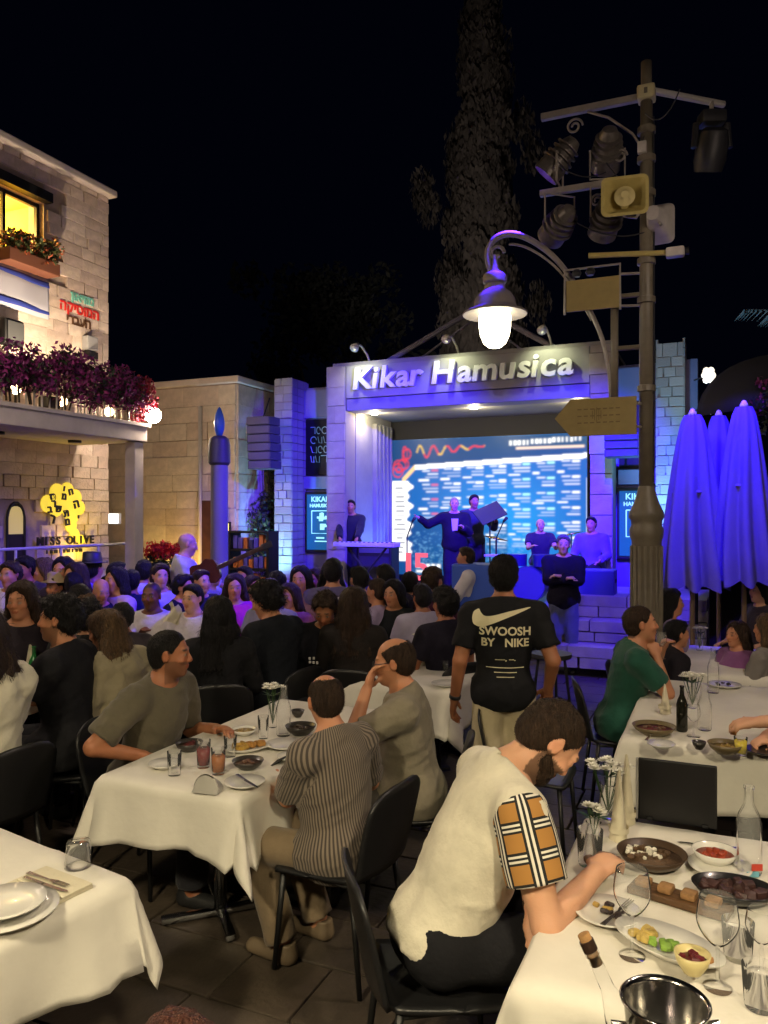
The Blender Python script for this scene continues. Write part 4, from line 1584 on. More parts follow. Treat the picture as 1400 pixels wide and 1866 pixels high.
me = np_mesh('display', V.reshape(-1, 3), Q)
ca = me.color_attributes.new('Col', 'FLOAT_COLOR', 'CORNER')
cc = np.repeat(np.concatenate([img.transpose(1, 0, 2).reshape(-1, 3), np.ones((NX * NZ, 1))], 1)[:, None], 4, 1).reshape(-1).astype(np.float32)
ca.data.foreach_set('color', cc)
led = thing('led_screen', 'large glowing blue and white screen at the back of the stage', 'screen', wpt(S0, -2.5, 1.93, .72), GRID)
obj('display', me, attr_mat('led', emit=1.12, rough=.4), led)
MB().box((0, .05, SH_ / 2), (SW + .04, .08, SH_ + .04)).build('cabinet', frame_d, led)

# poster screens in the wings
poster_bg = mat('poster_glow', (.01, .03, .06), rough=.3, emit=rgb(20, 95, 165), es=.9)
poster_w = mat('poster_white', (.2, .3, .4), rough=.3, emit=rgb(150, 225, 245), es=1.3)
for i, xc in enumerate((-5.06, .31)):
    q = thing('poster_screen', ('lit blue poster in the left wing of the stage', 'lit blue poster in the right wing, half hidden by the lamp post')[i], 'poster', wpt(S0, xc, .46, 1.72), GRID)
    MB().bbox((0, 0, 0), (.62, .05, 1.08), .01).build('case', frame_d, q)
    pn = MB().box((0, -.03, 0), (.54, .02, .98)).build('panel', poster_bg, q)
    for tx, sz, z_ in (('KIKAR', .13, .40), ('HAMUSICA', .085, .29)):
        o = obj('lettering', text_mesh(tx, sz, .002, bold=.003), poster_w, pn)
        o.rotation_euler = (R(90), 0, 0); o.location = (0, -.045, z_)
    m = MB()
    m.tube([(-.17, -.045, .2), (.17, -.045, .2), (.17, -.045, -.2), (-.17, -.045, -.2), (-.17, -.045, .2)], .010, 4)
    m.build('printed_frame', poster_w, pn)
    m = MB()
    for k in range(9):
        m.box((random.uniform(-.08, .12), -.045, random.uniform(-.14, .15)), (random.uniform(.04, .12), .004, random.uniform(.02, .07)))
    m.box((0, -.045, -.28), (.16, .004, .03)); m.box((.02, -.045, -.34), (.26, .004, .02))
    tag(m.build('printed_marks', poster_w, pn), kind='stuff')
# script lettering on the dark panel of the left wing
q = thing('wing_lettering', 'thin pale line lettering on the dark panel of the left wing', 'sign', wpt(S0, -5.06, .47, 3.08), GRID)
thin = mat('thin_letters', rgb(170, 190, 200), rough=.5)
rr = random.Random(9)
for r_ in range(4):
    x_ = -.22
    while x_ < .2:
        w_ = rr.uniform(.06, .12)
        kind = rr.randrange(3)
        z_ = .27 - r_ * .17
        if kind == 0:
            pts = [(x_ + w_ / 2 + w_ / 2 * math.cos(t), -.0, z_ + .06 * math.sin(t)) for t in np.linspace(0, 5.3, 14)]
        elif kind == 1:
            pts = [(x_, 0, z_ + .06), (x_ + w_, 0, z_ + .06), (x_ + w_, 0, z_ - .06)]
        else:
            pts = [(x_, 0, z_ + .06), (x_ + w_ * .3, 0, z_ - .05), (x_ + w_, 0, z_ - .06), (x_ + w_, 0, z_ + .05)]
        MB().tube(pts, .008, 5).build('letter', thin, q)
        x_ += w_ + .03
# hung speakers
spk_m = mat('speaker_blue', (.05, .05, .09), rough=.6, bump=.2)
for i, (px, py, Y, w_, h_, n_) in enumerate(((480, 808, 12.9, .44, .86, 6), (1135, 812, 10.9, .46, .34, 3))):
    c = at(px, py, Y)
    q = thing('hung_speaker', ('stacked loudspeaker array hung left of the stage', 'loudspeaker hung right of the stage behind the arrow sign')[i], 'speaker', c, GRID)
    for k in range(n_):
        hh = h_ / n_
        MB().bbox((0, .03 * k * .3, h_ / 2 - hh * (k + .5)), (w_, .34, hh - .008), .01).build('cabinet', spk_m, q)
        MB().bbox((0, -.175 + .03 * k * .3, h_ / 2 - hh * (k + .5)), (w_ - .04, .012, hh - .03), .003).build('grille', mat('spk_grille', (.09, .085, .16), rough=.7), q)
    MB().tube([(0, 0, h_ / 2), (0, .2, h_ / 2 + .35)], .012, 6).build('hanger', steel_d, q)

# stone steps right of the stage
for k, (z1, b0) in enumerate(((.28, -2.7), (.55, -2.35), (.80, -2.0))):
    pass
sp_ = thing('stone_steps', 'stone steps leading up at the right end of the stage', 'steps', S0, GRID)
for k, (zt, b0) in enumerate(((.27, -2.25), (.54, -1.9), (.81, -1.55))):
    stone_fill(sp_, lambda x, z, p, b0=b0, zt=zt: ((x, b0 + .22 - p, z), 0), -.55, 1.3, zt - .27, zt, .13, (.42, .55), st_m, depth=.45)
MB().box((.38, -.65, .40), (1.84, 1.35, .80)).build('landing', grey_pl, sp_)

# ------------------------------------------------------------------ trees
bark = mat('bark', (.08, .06, .045), rough=.9, bump=.5)
cyp_m = mat('cypress_leaf', (.115, .10, .085), rough=.9, var=.2, scale=2)
cy = thing('cypress_tree', 'tall dark cypress rising behind the stage', 'tree', (2.75, 22, 0))
cs, rs = [], []
for k in range(420):
    z_ = 1.2 + 17.0 * RNG.random()
    prof = np.interp(z_, [1, 4, 7, 11, 14, 16.5, 18.2], [.9, 1.2, 1.25, 1.0, .72, .34, .05])
    a_ = RNG.random() * 6.283
    r_ = prof * math.sqrt(RNG.random()) * 1.0
    cs.append((r_ * .88 * math.cos(a_), r_ * .88 * math.sin(a_), z_)); rs.append(.20 + .22 * RNG.random())
for z_, a_, e_ in ((11.0, 3.3, 1.7), (10.6, 3.2, 1.5), (8, 0.2, 1.7), (13.2, .2, 1.2), (12.2, 0.0, 1.45)):
    cs.append((e_ * math.cos(a_), e_ * math.sin(a_), z_)); rs.append(.38)
leaf_cloud(cs, rs, 90000, .11, 'crown', cyp_m, cy, flat=1.7, up=4.0, radial=True)
MB().tube([(0, 0, 0), (.03, 0, 5), (0, .04, 11), (0, 0, 17)], [.32, .25, .15, .03], 9).build('trunk', bark, cy, True)
bt = thing('broad_tree', 'faint dark broad tree to the left of the cypress', 'tree', (-1.4, 24, 0))
cs = [(random.gauss(0, 1.4), random.gauss(0, 1.0), random.uniform(3.5, 9.2) - .0) for k in range(60)]
leaf_cloud(cs, [.6] * 60, 9000, .12, 'crown', mat('broad_leaf', (.018, .02, .016), rough=.8, var=.5, scale=3), bt)
MB().tube([(0, 0, 0), (.1, 0, 3), (-.2, .1, 6)], [.25, .2, .08], 8).build('trunk', bark, bt, True)
for k in range(5):
    a_ = k * 1.3
    MB().tube([(0.1, 0, 2.8), (math.cos(a_) * .9, math.sin(a_) * .6, 4.6), (math.cos(a_) * 1.6, math.sin(a_) * 1.1, 6.6)], [.1, .07, .03], 6).build('limb', bark, bt, True)
# floodlight added on the stage roof to brighten the cypress
q = thing('added_tree_flood', 'added floodlight aimed at the cypress', 'lamp', (2.0, 17.5, 4.43))
MB().bbox((0, 0, .12), (.3, .2, .2), .03).build('housing', frame_d, q)
MB().tube([(-.15, 0, 0), (-.15, 0, .12), (.15, 0, .12), (.15, 0, 0)], .012, 6).build('bracket', frame_d, q)
q.location = (1.0, 14.2, TZ + .22)
q['label'] = 'small added floodlight on the stage roof aimed at the cypress'
spot('added_tree_beam', (1.0, 14.2, TZ + .55), (2.75, 22, 10), (1, .86, .78), 430, 75, .8, .1)
# ------------------------------------------------------------------ street lamp post on the right
LP = np.array([2.29, 6.8])
post_m = mat('post_paint', rgb(112, 104, 88), rough=.45, var=.18, scale=6, bump=.12)
iron_m = mat('wrought_iron', rgb(140, 132, 124), rough=.45, var=.15, scale=8)
glass_lit = mat('lantern_glow', (1, 1, 1), emit=(1.0, .90, .60), es=14)

def gp(s, z, b=0.0):
    return (s, b, z)

def lantern(parent, x, y, zb, k=1.0):
    """bell lantern: ring, dome, brim, lit glass; zb = bottom of the glass"""
    g = MB().lathe([(.01, 0), (.06, .012), (.105, .05), (.135, .12), (.148, .20), (.15, .30), (.14, .34)], c=(x, y, zb), n=24).build('glass', glass_lit, parent, True)
    MB().lathe([(.15, .345), (.30, .315), (.305, .325), (.30, .335), (.22, .37), (.20, .40), (.19, .46), (.15, .52), (.10, .56), (.095, .60)], c=(x, y, zb), n=28).build('shade', iron_m, parent, 'auto')
    MB().lathe([(.075, .60), (.11, .62), (.115, .67), (.10, .70), (.05, .72), (.03, .80), (.025, .88)], c=(x, y, zb), n=20).build('finial', iron_m, parent, 'auto')

def on_post(px, py):
    a, b = on_grid(LP, px, py)
    return a, b - LIFT
lp = thing('street_lamp', 'olive street lamp post with hooked arm and lit bell lantern', 'street lamp', (LP[0], LP[1], LIFT), GRID)
MB().lathe([(.17, -.12), (.17, .12), (.14, .16), (.14, .30), (.125, .34), (.125, 1.62), (.14, 1.66), (.145, 1.72), (.128, 1.76), (.132, 1.80), (.15, 1.83), (.145, 1.87), (.10, 1.97), (.075, 2.06), (.065, 2.10)], n=28).build('base', post_m, lp, 'auto')
for k in range(16):
    a = 2 * math.pi * k / 16
    MB().tube([(.126 * math.cos(a), .126 * math.sin(a), .38), (.126 * math.cos(a), .126 * math.sin(a), 1.58)], .014, 6).build('flute', post_m, lp, True)
MB().tube([(0, 0, 2.05), (0, 0, 4.0), (0, 0, 5.45)], [.064, .058, .052], 16).build('pole', post_m, lp, True)
MB().tube([(0, 0, 5.45), (0, 0, 5.80)], .046, 14).build('pole_top', post_m, lp, True)
for z in (2.95, 3.72, 4.06, 4.65, 4.95, 5.2, 5.52):
    MB().lathe([(.066, -.03), (.078, -.025), (.078, .025), (.066, .03)], c=(0, 0, z), n=16).build('collar', post_m, lp, 'auto')
MB().bbox((0, 0, 5.52), (.15, .15, .12), .02).build('head_clamp', mat('pale_clamp', rgb(190, 180, 140), rough=.5), lp)
# top arms
MB().bbox((-.47, 0, 5.50), (.90, .055, .06), .006).build('arm', iron_m, lp)
MB().tube([(0, 0, 5.56), (.62, .62, 5.60)], .03, 8).build('arm', mat('pale_arm', rgb(190, 186, 180), rough=.5), lp)
MB().tube([(-.03, 0, 5.05), (-.12, 0, 5.20), (-.32, 0, 5.38), (-.50, 0, 5.47)], .012, 6).build('brace', iron_m, lp, True)
def scroll(c, r0, r1, turns, n=30, flip=1):
    return [(c[0] + flip * (r0 + (r1 - r0) * t) * math.cos(t * turns * 6.283), 0, c[1] + (r0 + (r1 - r0) * t) * math.sin(t * turns * 6.283)) for t in np.linspace(0, 1, n)]
MB().tube(scroll((-.62, 5.36), .075, .02, 1.5), .011, 6).build('scroll', iron_m, lp, True)
MB().tube(scroll((-.22, 5.02), .06, .02, 1.5), .011, 6).build('scroll', iron_m, lp, True)
# second bar for the spotlights
MB().bbox((-.47, 0, 4.80), (.92, .055, .055), .006).build('arm', iron_m, lp)
MB().tube(scroll((-.42, 4.66), .06, .018, 1.6), .010, 6).build('scroll', iron_m, lp, True)
MB().tube([(-.03, 0, 4.45), (-.15, 0, 4.60), (-.34, 0, 4.76)], .010, 6).build('brace', iron_m, lp, True)
# short parallel bar carrying the hooked arm
sb, _ = on_post(1120, 650)
MB().tube([(sb, 0, 2.80), (sb, 0, 3.85)], .034, 10).build('bracket_bar', post_m, lp, True)
for z in (3.32, 3.78):
    MB().tube([(0, 0, z), (sb, 0, z)], .022, 8).build('bracket', post_m, lp)
hook = []
for px, py in ((1113, 725), (1112, 680), (1100, 620), (1078, 570), (1050, 520), (1018, 475), (985, 447), (950, 428), (920, 425), (897, 438), (887, 462), (893, 490), (902, 505)):
    s_, z_ = on_post(px, py)
    hook.append((s_, 0, z_))
def smooth_path(p, k=3):
    p = [Vector(q) for q in p]
    for _ in range(k):
        r_ = [p[0]]
        for a, b in zip(p[:-1], p[1:]):
            r_ += [a.lerp(b, .25), a.lerp(b, .75)]
        p = r_ + [p[-1]]
    return p
hp = smooth_path(hook, 2)
MB().tube(hp, [.016 + .014 * min(1, i / len(hp) * 1.6) for i in range(len(hp))], 10).build('hooked_arm', iron_m, lp, True)
s_, z_ = on_post(905, 462)
MB().tube(scroll((s_, z_), .075, .03, .9, flip=1), .018, 8).build('scroll', iron_m, lp, True)
b2 = [(h.x + .02, 0, h.z - .10) for h in hp[14:34]]
MB().tube(b2, .012, 6).build('hooked_arm_rib', iron_m, lp, True)
ls, lz = on_post(902, 635)
lantern(lp, ls, 0, lz)
MB().tube([(ls, 0, lz + .86), (hook[-1][0], 0, hook[-1][2] + .02)], .02, 8).build('drop_rod', iron_m, lp)

# ---- things mounted on the post
def lpw(s, b, z):
    c = LP + UX * s + VX * b
    return Vector((c[0], c[1], z + LIFT))

can_m = mat('can_alu', rgb(104, 98, 92), rough=.4, metal=.35, var=.25, scale=14)
VIOLET = (.045, .010, 1.0)
def par_can(label, s, z, tgt, up, power, size=46, col=VIOLET, b=0.0, k=1.0):
    c = lpw(s, b, z)
    q = thing('stage_spotlight', label, 'spotlight', c, 0, 'spotlights on the lamp post')
    d = (Vector(tgt) - c).normalized()
    M = d.to_track_quat('Z', 'Y').to_matrix()
    prof = [(.02, -.2 * k), (.06 * k, -.19 * k), (.085 * k, -.14 * k), (.095 * k, -.05 * k), (.125 * k, .03 * k), (.13 * k, .19 * k), (.12 * k, .19 * k), (.11 * k, .10 * k)]
    MB().lathe(prof, n=22, M=M).build('can', can_m, q, 'auto')
    for zz in (-.11, -.06, 0.0, .05):
        MB().lathe([(.098 * k + (zz + .11) * .2, zz - .008), (.118 * k + (zz + .11) * .2, zz - .004), (.118 * k + (zz + .11) * .2, zz + .004), (.098 * k + (zz + .11) * .2, zz + .008)], n=20, M=M).build('cooling_rib', can_m, q)
    MB().lathe([(.105 * k, .11 * k), (.105 * k, .115 * k)], n=20, M=M).build('lens', mat('violet_lens', (.1, .05, .5), emit=(.25, .1, 1), es=6), q)
    h = .26 if up else -.26
    side = M @ Vector((1, 0, 0))
    side.z = 0; side.normalize()
    MB().tube([side * .15, side * .15 + Vector((0, 0, -h)), -side * .15 + Vector((0, 0, -h)), -side * .15], .010, 6).build('yoke', iron_m, q)
    MB().tube([Vector((0, 0, -h)), Vector((0, 0, -h - math.copysign(.06, h)))], .014, 6).build('clamp', iron_m, q)
    spot('spotlight_beam', c + d * .24, tgt, col, power * 9, size, .7, .05)
    return q
stage_c = wpt(S0, -2.3, .3, 1.6)
par_can('upper left spotlight standing on the bar of the lamp post', -.75, 5.10, (-1.9, 8.6, 1.2), True, 360, 50)
par_can('upper right spotlight standing on the bar beside the pole', -.33, 5.10, wpt(S0, -.7, .0, 2.0), True, 560, 44)
par_can('lower left spotlight hanging under the bar of the lamp post', -.75, 4.50, wpt(S0, -3.9, .2, 2.3), False, 560, 44)
par_can('lower right spotlight hanging under the bar behind the horn speaker', -.33, 4.50, wpt(S0, -2.0, .6, .9), False, 620, 48)
# moving head on the right arm
mhc = LP + UX * .52 + VX * .5
q = thing('moving_head_light', 'black moving head light hanging from the right arm of the lamp post', 'spotlight', (mhc[0], mhc[1], 5.67))
blk2 = mat('black_plastic', (.025, .025, .028), rough=.5, bump=.1)
MB().bbox((0, 0, -.14), (.22, .18, .12), .03).build('base', blk2, q, 'auto')
MB().tube([(-.14, 0, -.18), (-.16, 0, -.40)], .03, 8).build('yoke', blk2, q)
MB().tube([(.14, 0, -.18), (.16, 0, -.40)], .03, 8).build('yoke', blk2, q)
Mh = Matrix.Rotation(R(25), 3, 'X')
MB().lathe([(.08, .17), (.12, .14), (.14, .02), (.14, -.10), (.12, -.20), (.10, -.20)], c=(0, 0, -.40), n=20, M=Mh).build('head', blk2, q, 'auto')
MB().lathe([(.095, -.19), (.095, -.20)], c=(0, 0, -.40), n=20, M=Mh).build('lens', mat('clear_lens', (.2, .18, .2), rough=.1), q)
MB().tube([(0, 0, -.08), (0, 0, .02)], .02, 8).build('clamp', iron_m, q)
um_c = at(1310, 900, 8.2)
spot('moving_head_beam', (mhc[0], mhc[1], 5.05), um_c, VIOLET, 5200, 56, .8, .05)

# loose cables
for k, (a, b, sag) in enumerate((((-.75, 4.62), (0, 4.3), .12), ((-.33, 4.95), (0, 4.7), .08), ((-.75, 5.0), (-.33, 4.86), .07), ((0, 5.3), (.28, 5.45), .14))):
    t_ = [(a[0] + (b[0] - a[0]) * u, -.05 - .02 * k, a[1] + (b[1] - a[1]) * u - sag * 4 * u * (1 - u)) for u in np.linspace(0, 1, 9)]
    MB().tube(t_, .006, 5).build('cable', blk2, lp)
MB().tube([(.062, -.02, 2.1), (.066, -.03, 3.2), (.064, -.02, 4.4), (.062, -.03, 5.3)], .007, 5).build('cable', blk2, lp)
# horn loudspeaker
hc_ = at(1138, 368, 6.62)
q = thing('horn_speaker', 'square cream horn loudspeaker facing the tables on the lamp post', 'speaker', hc_, R(-16))
cream = mat('cream_plastic', rgb(178, 162, 96), rough=.5, var=.12, scale=6)
def rrect(w, h, r, n=5):
    o = []
    for cx, cy, a0 in ((w - r, h - r, 0), (-w + r, h - r, 90), (-w + r, -h + r, 180), (w - r, -h + r, 270)):
        for k in range(n):
            a = R(a0 + 90 * k / (n - 1))
            o.append((cx + r * math.cos(a), cy + r * math.sin(a)))
    return o
def loft(secs):
    m = MB()
    n = len(secs[0][1])
    for y, pl in secs:
        m.v += [(a, y, b) for a, b in pl]
    for i in range(len(secs) - 1):
        for k in range(n):
            m.f.append((i * n + k, i * n + (k + 1) % n, (i + 1) * n + (k + 1) % n, (i + 1) * n + k))
    m.f.append(tuple(range(n)))
    m.f.append(tuple((len(secs) - 1) * n + k for k in range(n))[::-1])
    return m
loft([(.16, rrect(.06, .06, .05)), (.02, rrect(.10, .08, .05)), (-.12, rrect(.185, .16, .05)), (-.14, rrect(.19, .165, .05)), (-.14, rrect(.165, .14, .04)), (-.04, rrect(.09, .08, .04)), (.05, rrect(.04, .04, .03))]).build('horn', cream, q, 'auto')
MB().lathe([(.078, 0), (.085, .015), (.055, .03), (.03, .055), (.02, .055)], c=(0, -.11, 0), n=20, M=Matrix.Rotation(R(90), 3, 'X')).build('reflex_cone', mat('horn_inner', rgb(205, 190, 130), rough=.5), q, 'auto')
MB().tube([(0, .05, -.1), (.1, .12, -.1), (.15, .14, 0)], .014, 6).build('bracket', iron_m, q)
q = thing('rear_horn_speaker', 'grey horn loudspeaker on the right side of the lamp post', 'speaker', at(1197, 400, 6.75), R(150))
grey_w = mat('grey_white', rgb(185, 178, 170), rough=.5, var=.15, scale=7)
loft([(.18, rrect(.05, .06, .04)), (.02, rrect(.08, .10, .05)), (-.12, rrect(.12, .17, .05)), (-.14, rrect(.125, .175, .05)), (-.10, rrect(.08, .1, .04))]).build('horn', grey_w, q, 'auto')
MB().tube([(0, .1, 0), (-.06, .12, -.1)], .014, 6).build('bracket', iron_m, q)
q = thing('junction_box', 'small white junction box high on the lamp post', 'box', lpw(-.03, -.07, 5.03), GRID)
MB().bbox((0, 0, 0), (.075, .05, .10), .008).build('case', grey_w, q)
MB().tube([(0, 0, .05), (.02, .03, .12)], .006, 5).build('cable', blk2, q)
# camera bar
q = thing('camera_bar', 'pale horizontal rod with a security camera at its right end on the post', 'camera', lpw(0, -.08, 4.10), GRID)
MB().tube([(-.48, 0, .05), (.17, 0, -.01)], .024, 8).build('rod', cream, q)
MB().bbox((.24, -.01, -.02), (.15, .09, .085), .02).build('camera_body', grey_w, q, 'auto')
MB().lathe([(.03, 0), (.035, .03), (.02, .03)], c=(.32, -.01, -.02), n=12, M=Matrix.Rotation(R(90), 3, 'Y')).build('lens_ring', blk2, q)
# flat sign board
sgc = LP + UX * -.45 + VX * -.06
q = thing('board_sign', 'square plain tan sign board in a frame on the lamp post', 'sign', (sgc[0], sgc[1], 3.76), GRID)
tan_m = mat('tan_sign', rgb(150, 132, 82), rough=.55, var=.08, scale=10)
MB().bbox((0, 0, .15), (.46, .02, .28), .006).build('board', tan_m, q)
MB().tube([(-.245, 0, -.01), (-.245, 0, .39), (.235, 0, .39), (.235, 0, -.01)], .012, 6).build('frame', iron_m, q)
MB().tube([(.235, 0, .30), (.45, .06, .30)], .012, 6).build('bracket', iron_m, q)
MB().tube([(.235, 0, .02), (.45, .06, .02)], .012, 6).build('bracket', iron_m, q)
for k in range(2):
    MB().lathe([(.03, 0), (.045, .03), (.03, .06)], c=(-.14 + .12 * k, 0, .32), n=12).build('clamp', blk2, q)
# arrow sign
asc = LP + UX * -.42 + VX * -.075
q = thing('arrow_sign', 'tan arrow-shaped direction sign pointing left on the lamp post', 'sign', (asc[0], asc[1], 2.815), GRID)
MB().prism([(-.36, 0), (-.22, .165), (.345, .165), (.345, -.165), (-.22, -.165)], -.012, .012, 'y').build('board', tan_m, q)
tx_m = mat('sign_faint', rgb(118, 100, 62), rough=.6)
m = MB()
for k in range(3):
    for i in range(7):
        m.box((-.14 + i * .055, -.0145, .07 - k * .06), (.035, .003, .010))
for i in range(5):
    m.box((0.01 + .018 * (i - 2), -.0145, .02), (.005, .003, .13 - .03 * abs(i - 2)))
tag(m.build('faint_print', tx_m, q), kind='stuff')
MB().tube([(.345, 0, .1), (.42, .07, .1)], .014, 6).build('bracket', iron_m, q)
MB().tube([(.345, 0, -.1), (.42, .07, -.1)], .014, 6).build('bracket', iron_m, q)

# ---- unseen street lamps, added behind and beside the tables for warm light
def added_lamp(label, x, y, h, col, es, rz=0.0, skirt=True):
    t = thing('street_lamp', label, 'street lamp', (x, y, 0), rz)
    MB().lathe([(.20, 0), (.20, .12), (.15, .34), (.15, 1.62), (.17, 1.72), (.175, 1.83), (.115, 1.97), (.065, 2.10)], n=20).build('base', post_m, t, 'auto')
    MB().tube([(0, 0, 2.05), (0, 0, h + .9)], [.064, .05], 12).build('pole', post_m, t, True)
    MB().tube(smooth_path([(0, 0, h + .3), (.05, 0, h + .8), (.4, 0, h + 1.3), (.75, 0, h + 1.25), (.85, 0, h + .9)]), .025, 8).build('hooked_arm', iron_m, t, True)
    g = mat('lantern_glow_%d' % es, (1, 1, 1), emit=col, es=es)
    MB().lathe([(.01, 0), (.06, .012), (.105, .05), (.135, .12), (.148, .20), (.15, .30), (.14, .34)], c=(.85, 0, h), n=24).build('glass', g, t, True)
    low = [(.34, .33), (.36, .02), (.366, .02), (.35, .35), (.22, .40)] if skirt else [(.30, .315), (.305, .325), (.22, .37)]  # deep skirt shaped to keep this added light off the background
    MB().lathe([(.15, .345)] + low + [(.19, .46), (.10, .56), (.03, .80), (.025, .92)], c=(.85, 0, h), n=24).build('shade', iron_m, t, 'auto')
    return t
added_lamp('added unseen street lamp behind the photographer on the left', -2.7, -.3, 3.3, (1.0, .85, .56), 560)
added_lamp('added unseen street lamp behind the photographer on the right', .35, -.75, 3.4, (1.0, .85, .56), 500)
added_lamp('added unseen street lamp left of the diners in front of the limestone building', -4.6, 5.5, 3.8, (1.0, .80, .66), 150, 0, False)  # added to light the left wall and crowd
added_lamp('added unseen street lamp right of the near tables', 3.7, 3.1, 4.1, (1.0, .85, .56), 150, math.pi, False)  # added to light the lamp post with the bell lantern

# ------------------------------------------------------------------ closed parasols
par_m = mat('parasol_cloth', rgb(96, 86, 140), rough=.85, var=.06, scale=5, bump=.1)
def parasol(label, px, ytop, ybot, Y, w):
    c = at(px, ytop, Y); zb = at(px, ybot, Y).z
    t = thing('closed_parasol', label, 'parasol', (c.x, Y, 0), random.uniform(0, 1), 'closed parasols')
    H_ = c.z - zb
    def f(u, v):
        a = u * 2 * math.pi
        r = w * (.26 + .74 * v ** .62) * (1 - .12 * max(0, v - .9) * 10 * .3)
        r *= 1 + (.05 + .16 * v) * math.cos(a * 9 + 1.2 * math.sin(v * 3)) + .05 * math.cos(a * 4 + 1)
        return (r * math.cos(a), r * math.sin(a), c.z - H_ * v - .03 * (math.cos(a * 9) if v > .9 else 0))
    m = MB().grid(f, 108, 26, True)
    m.build('canopy', par_m, t, True)
    MB().tube([(0, 0, 0.05), (0, 0, c.z + .04)], .024, 10).build('pole', mat('pole_wood', (.2, .13, .07), rough=.5), t)
    MB().lathe([(.03, 0), (.04, .03), (.02, .07), (.005, .08)], c=(0, 0, c.z - .01), n=12).build('finial', white_l, t, True)
    MB().lathe([(.28, 0), (.28, .05), (.05, .08), (.04, .3), (.03, .3)], n=20).build('base', steel_d, t, 'auto')
    MB().lathe([(w * .62, c.z - H_ * .45 - .02), (w * .66, c.z - H_ * .45), (w * .62, c.z - H_ * .45 + .02)], n=20).build('strap', par_m, t)
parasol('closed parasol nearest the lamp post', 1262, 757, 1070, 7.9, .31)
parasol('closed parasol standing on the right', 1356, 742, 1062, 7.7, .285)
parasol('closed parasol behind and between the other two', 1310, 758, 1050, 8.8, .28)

# ------------------------------------------------------------------ right edge
rb = thing('side_building', 'violet-lit plastered wall at the right edge behind the parasols', 'building', (6.6, 10.2, 0), GRID)
MB().bbox((1.1, .6, 1.6), (2.2, 2.0, 3.2), .02).build('wall', mat('side_plaster', rgb(170, 160, 165), rough=.85, var=.1, scale=3), rb)
MB().bbox((1.1, .6, 3.24), (2.4, 2.2, .1), .02).build('coping', coping_m, rb)
dc = at(1420, 760, 9.4)
q = thing('dark_awning', 'dark domed awning against the night at the right edge', 'awning', (dc.x, 9.4, dc.z))
m = MB().grid(lambda u, v: (1.0 * math.cos(v * 1.45) * math.cos(u * 3.1416), .9 * math.cos(v * 1.45) * -math.sin(u * 3.1416), .75 * math.sin(v * 1.45)), 17, 9)
o = m.build('cover', mat('awning_cloth', (.02, .02, .03), rough=.9), q, True)
o.modifiers.new('t', 'SOLIDIFY').thickness = .01
MB().tube([(-1.0, 0, 0), (-1.0, .0, -dc.z)], .025, 8).build('post', steel_d, q)
MB().tube([(1.0, 0, 0), (1.0, .0, -dc.z)], .025, 8).build('post', steel_d, q)
bc = at(1392, 712, 8.8)
q = thing('pink_bougainvillea', 'pink bougainvillea at the right edge above the parasols', 'plant', (bc.x, 8.8, 0))
leaf_cloud([(random.uniform(-.12, .5), random.uniform(-.2, .2), bc.z + random.uniform(-.16, .16)) for k in range(14)], [.15] * 14, 1100, .035, 'blossoms', bract, q)
leaf_cloud([(random.uniform(-.12, .5), random.uniform(-.2, .2), bc.z - .1 + random.uniform(-.3, .2)) for k in range(14)], [.17] * 14, 700, .035, 'leaves', leaf_dark, q)
MB().tube([(.3, 0, 0), (.25, .05, bc.z * .6), (.1, 0, bc.z)], [.04, .03, .01], 6).build('stem', bark, q)
for i, (px, py, lb_) in enumerate(((1291, 684, 'upper white blossom-shaped lamp beside the stage wall'), (1292, 740, 'lower white blossom-shaped lamp beside the stage wall'))):
    c = at(px, py, 10.6)
    q = thing('blossom_lamp', lb_, 'lamp', c, 0, 'blossom lamps')
    for k in range(6):
        a = k * 1.047 + i
        MB().lathe([(.005, -.05), (.04, -.03), (.05, 0), (.035, .035), (.005, .05)], c=(.055 * math.cos(a), -.02 * (k % 2), .07 * math.sin(a)), n=8).build('petal', mat('petal_glow', (1, .95, .85), emit=(1, .88, .72), es=1.5), q, True)
    MB().tube([(0, .02, 0), (-.16, .1, -.05)], .010, 5).build('bracket', steel_d, q)
q = thing('palm_frond', 'grey drooping palm fronds in the dark sky at the right edge', 'plant', (6.3, 11.5, 0))
for k, (x1, z1) in enumerate(((-.95, 4.98), (-.6, 4.90), (-.35, 4.62))):
    pts = [(.2, 0, 4.3), (.1 + x1 * .3, 0, 4.75 + .1 * (2 - k)), (x1, 0, z1)]
    pts = smooth_path(pts)
    MB().tube(pts, [.02 * (1 - i / len(pts)) + .004 for i in range(len(pts))], 5).build('rib', mat('frond', (.16, .16, .15), rough=.7), q)
    m = MB()
    for i, p_ in enumerate(pts[2:]):
        for s in (-1, 1):
            tipv = p_ + Vector((-.12, s * .16, -.14))
            m.add([p_, p_ + Vector((-.03, s * .02, .0)), tipv], [(0, 1, 2)])
    tag(m.build('leaflets', MATS['frond'], q), kind='stuff')
MB().tube([(.2, 0, 0), (.25, 0, 2.2), (.2, 0, 4.35)], [.16, .13, .11], 10).build('trunk', bark, q)

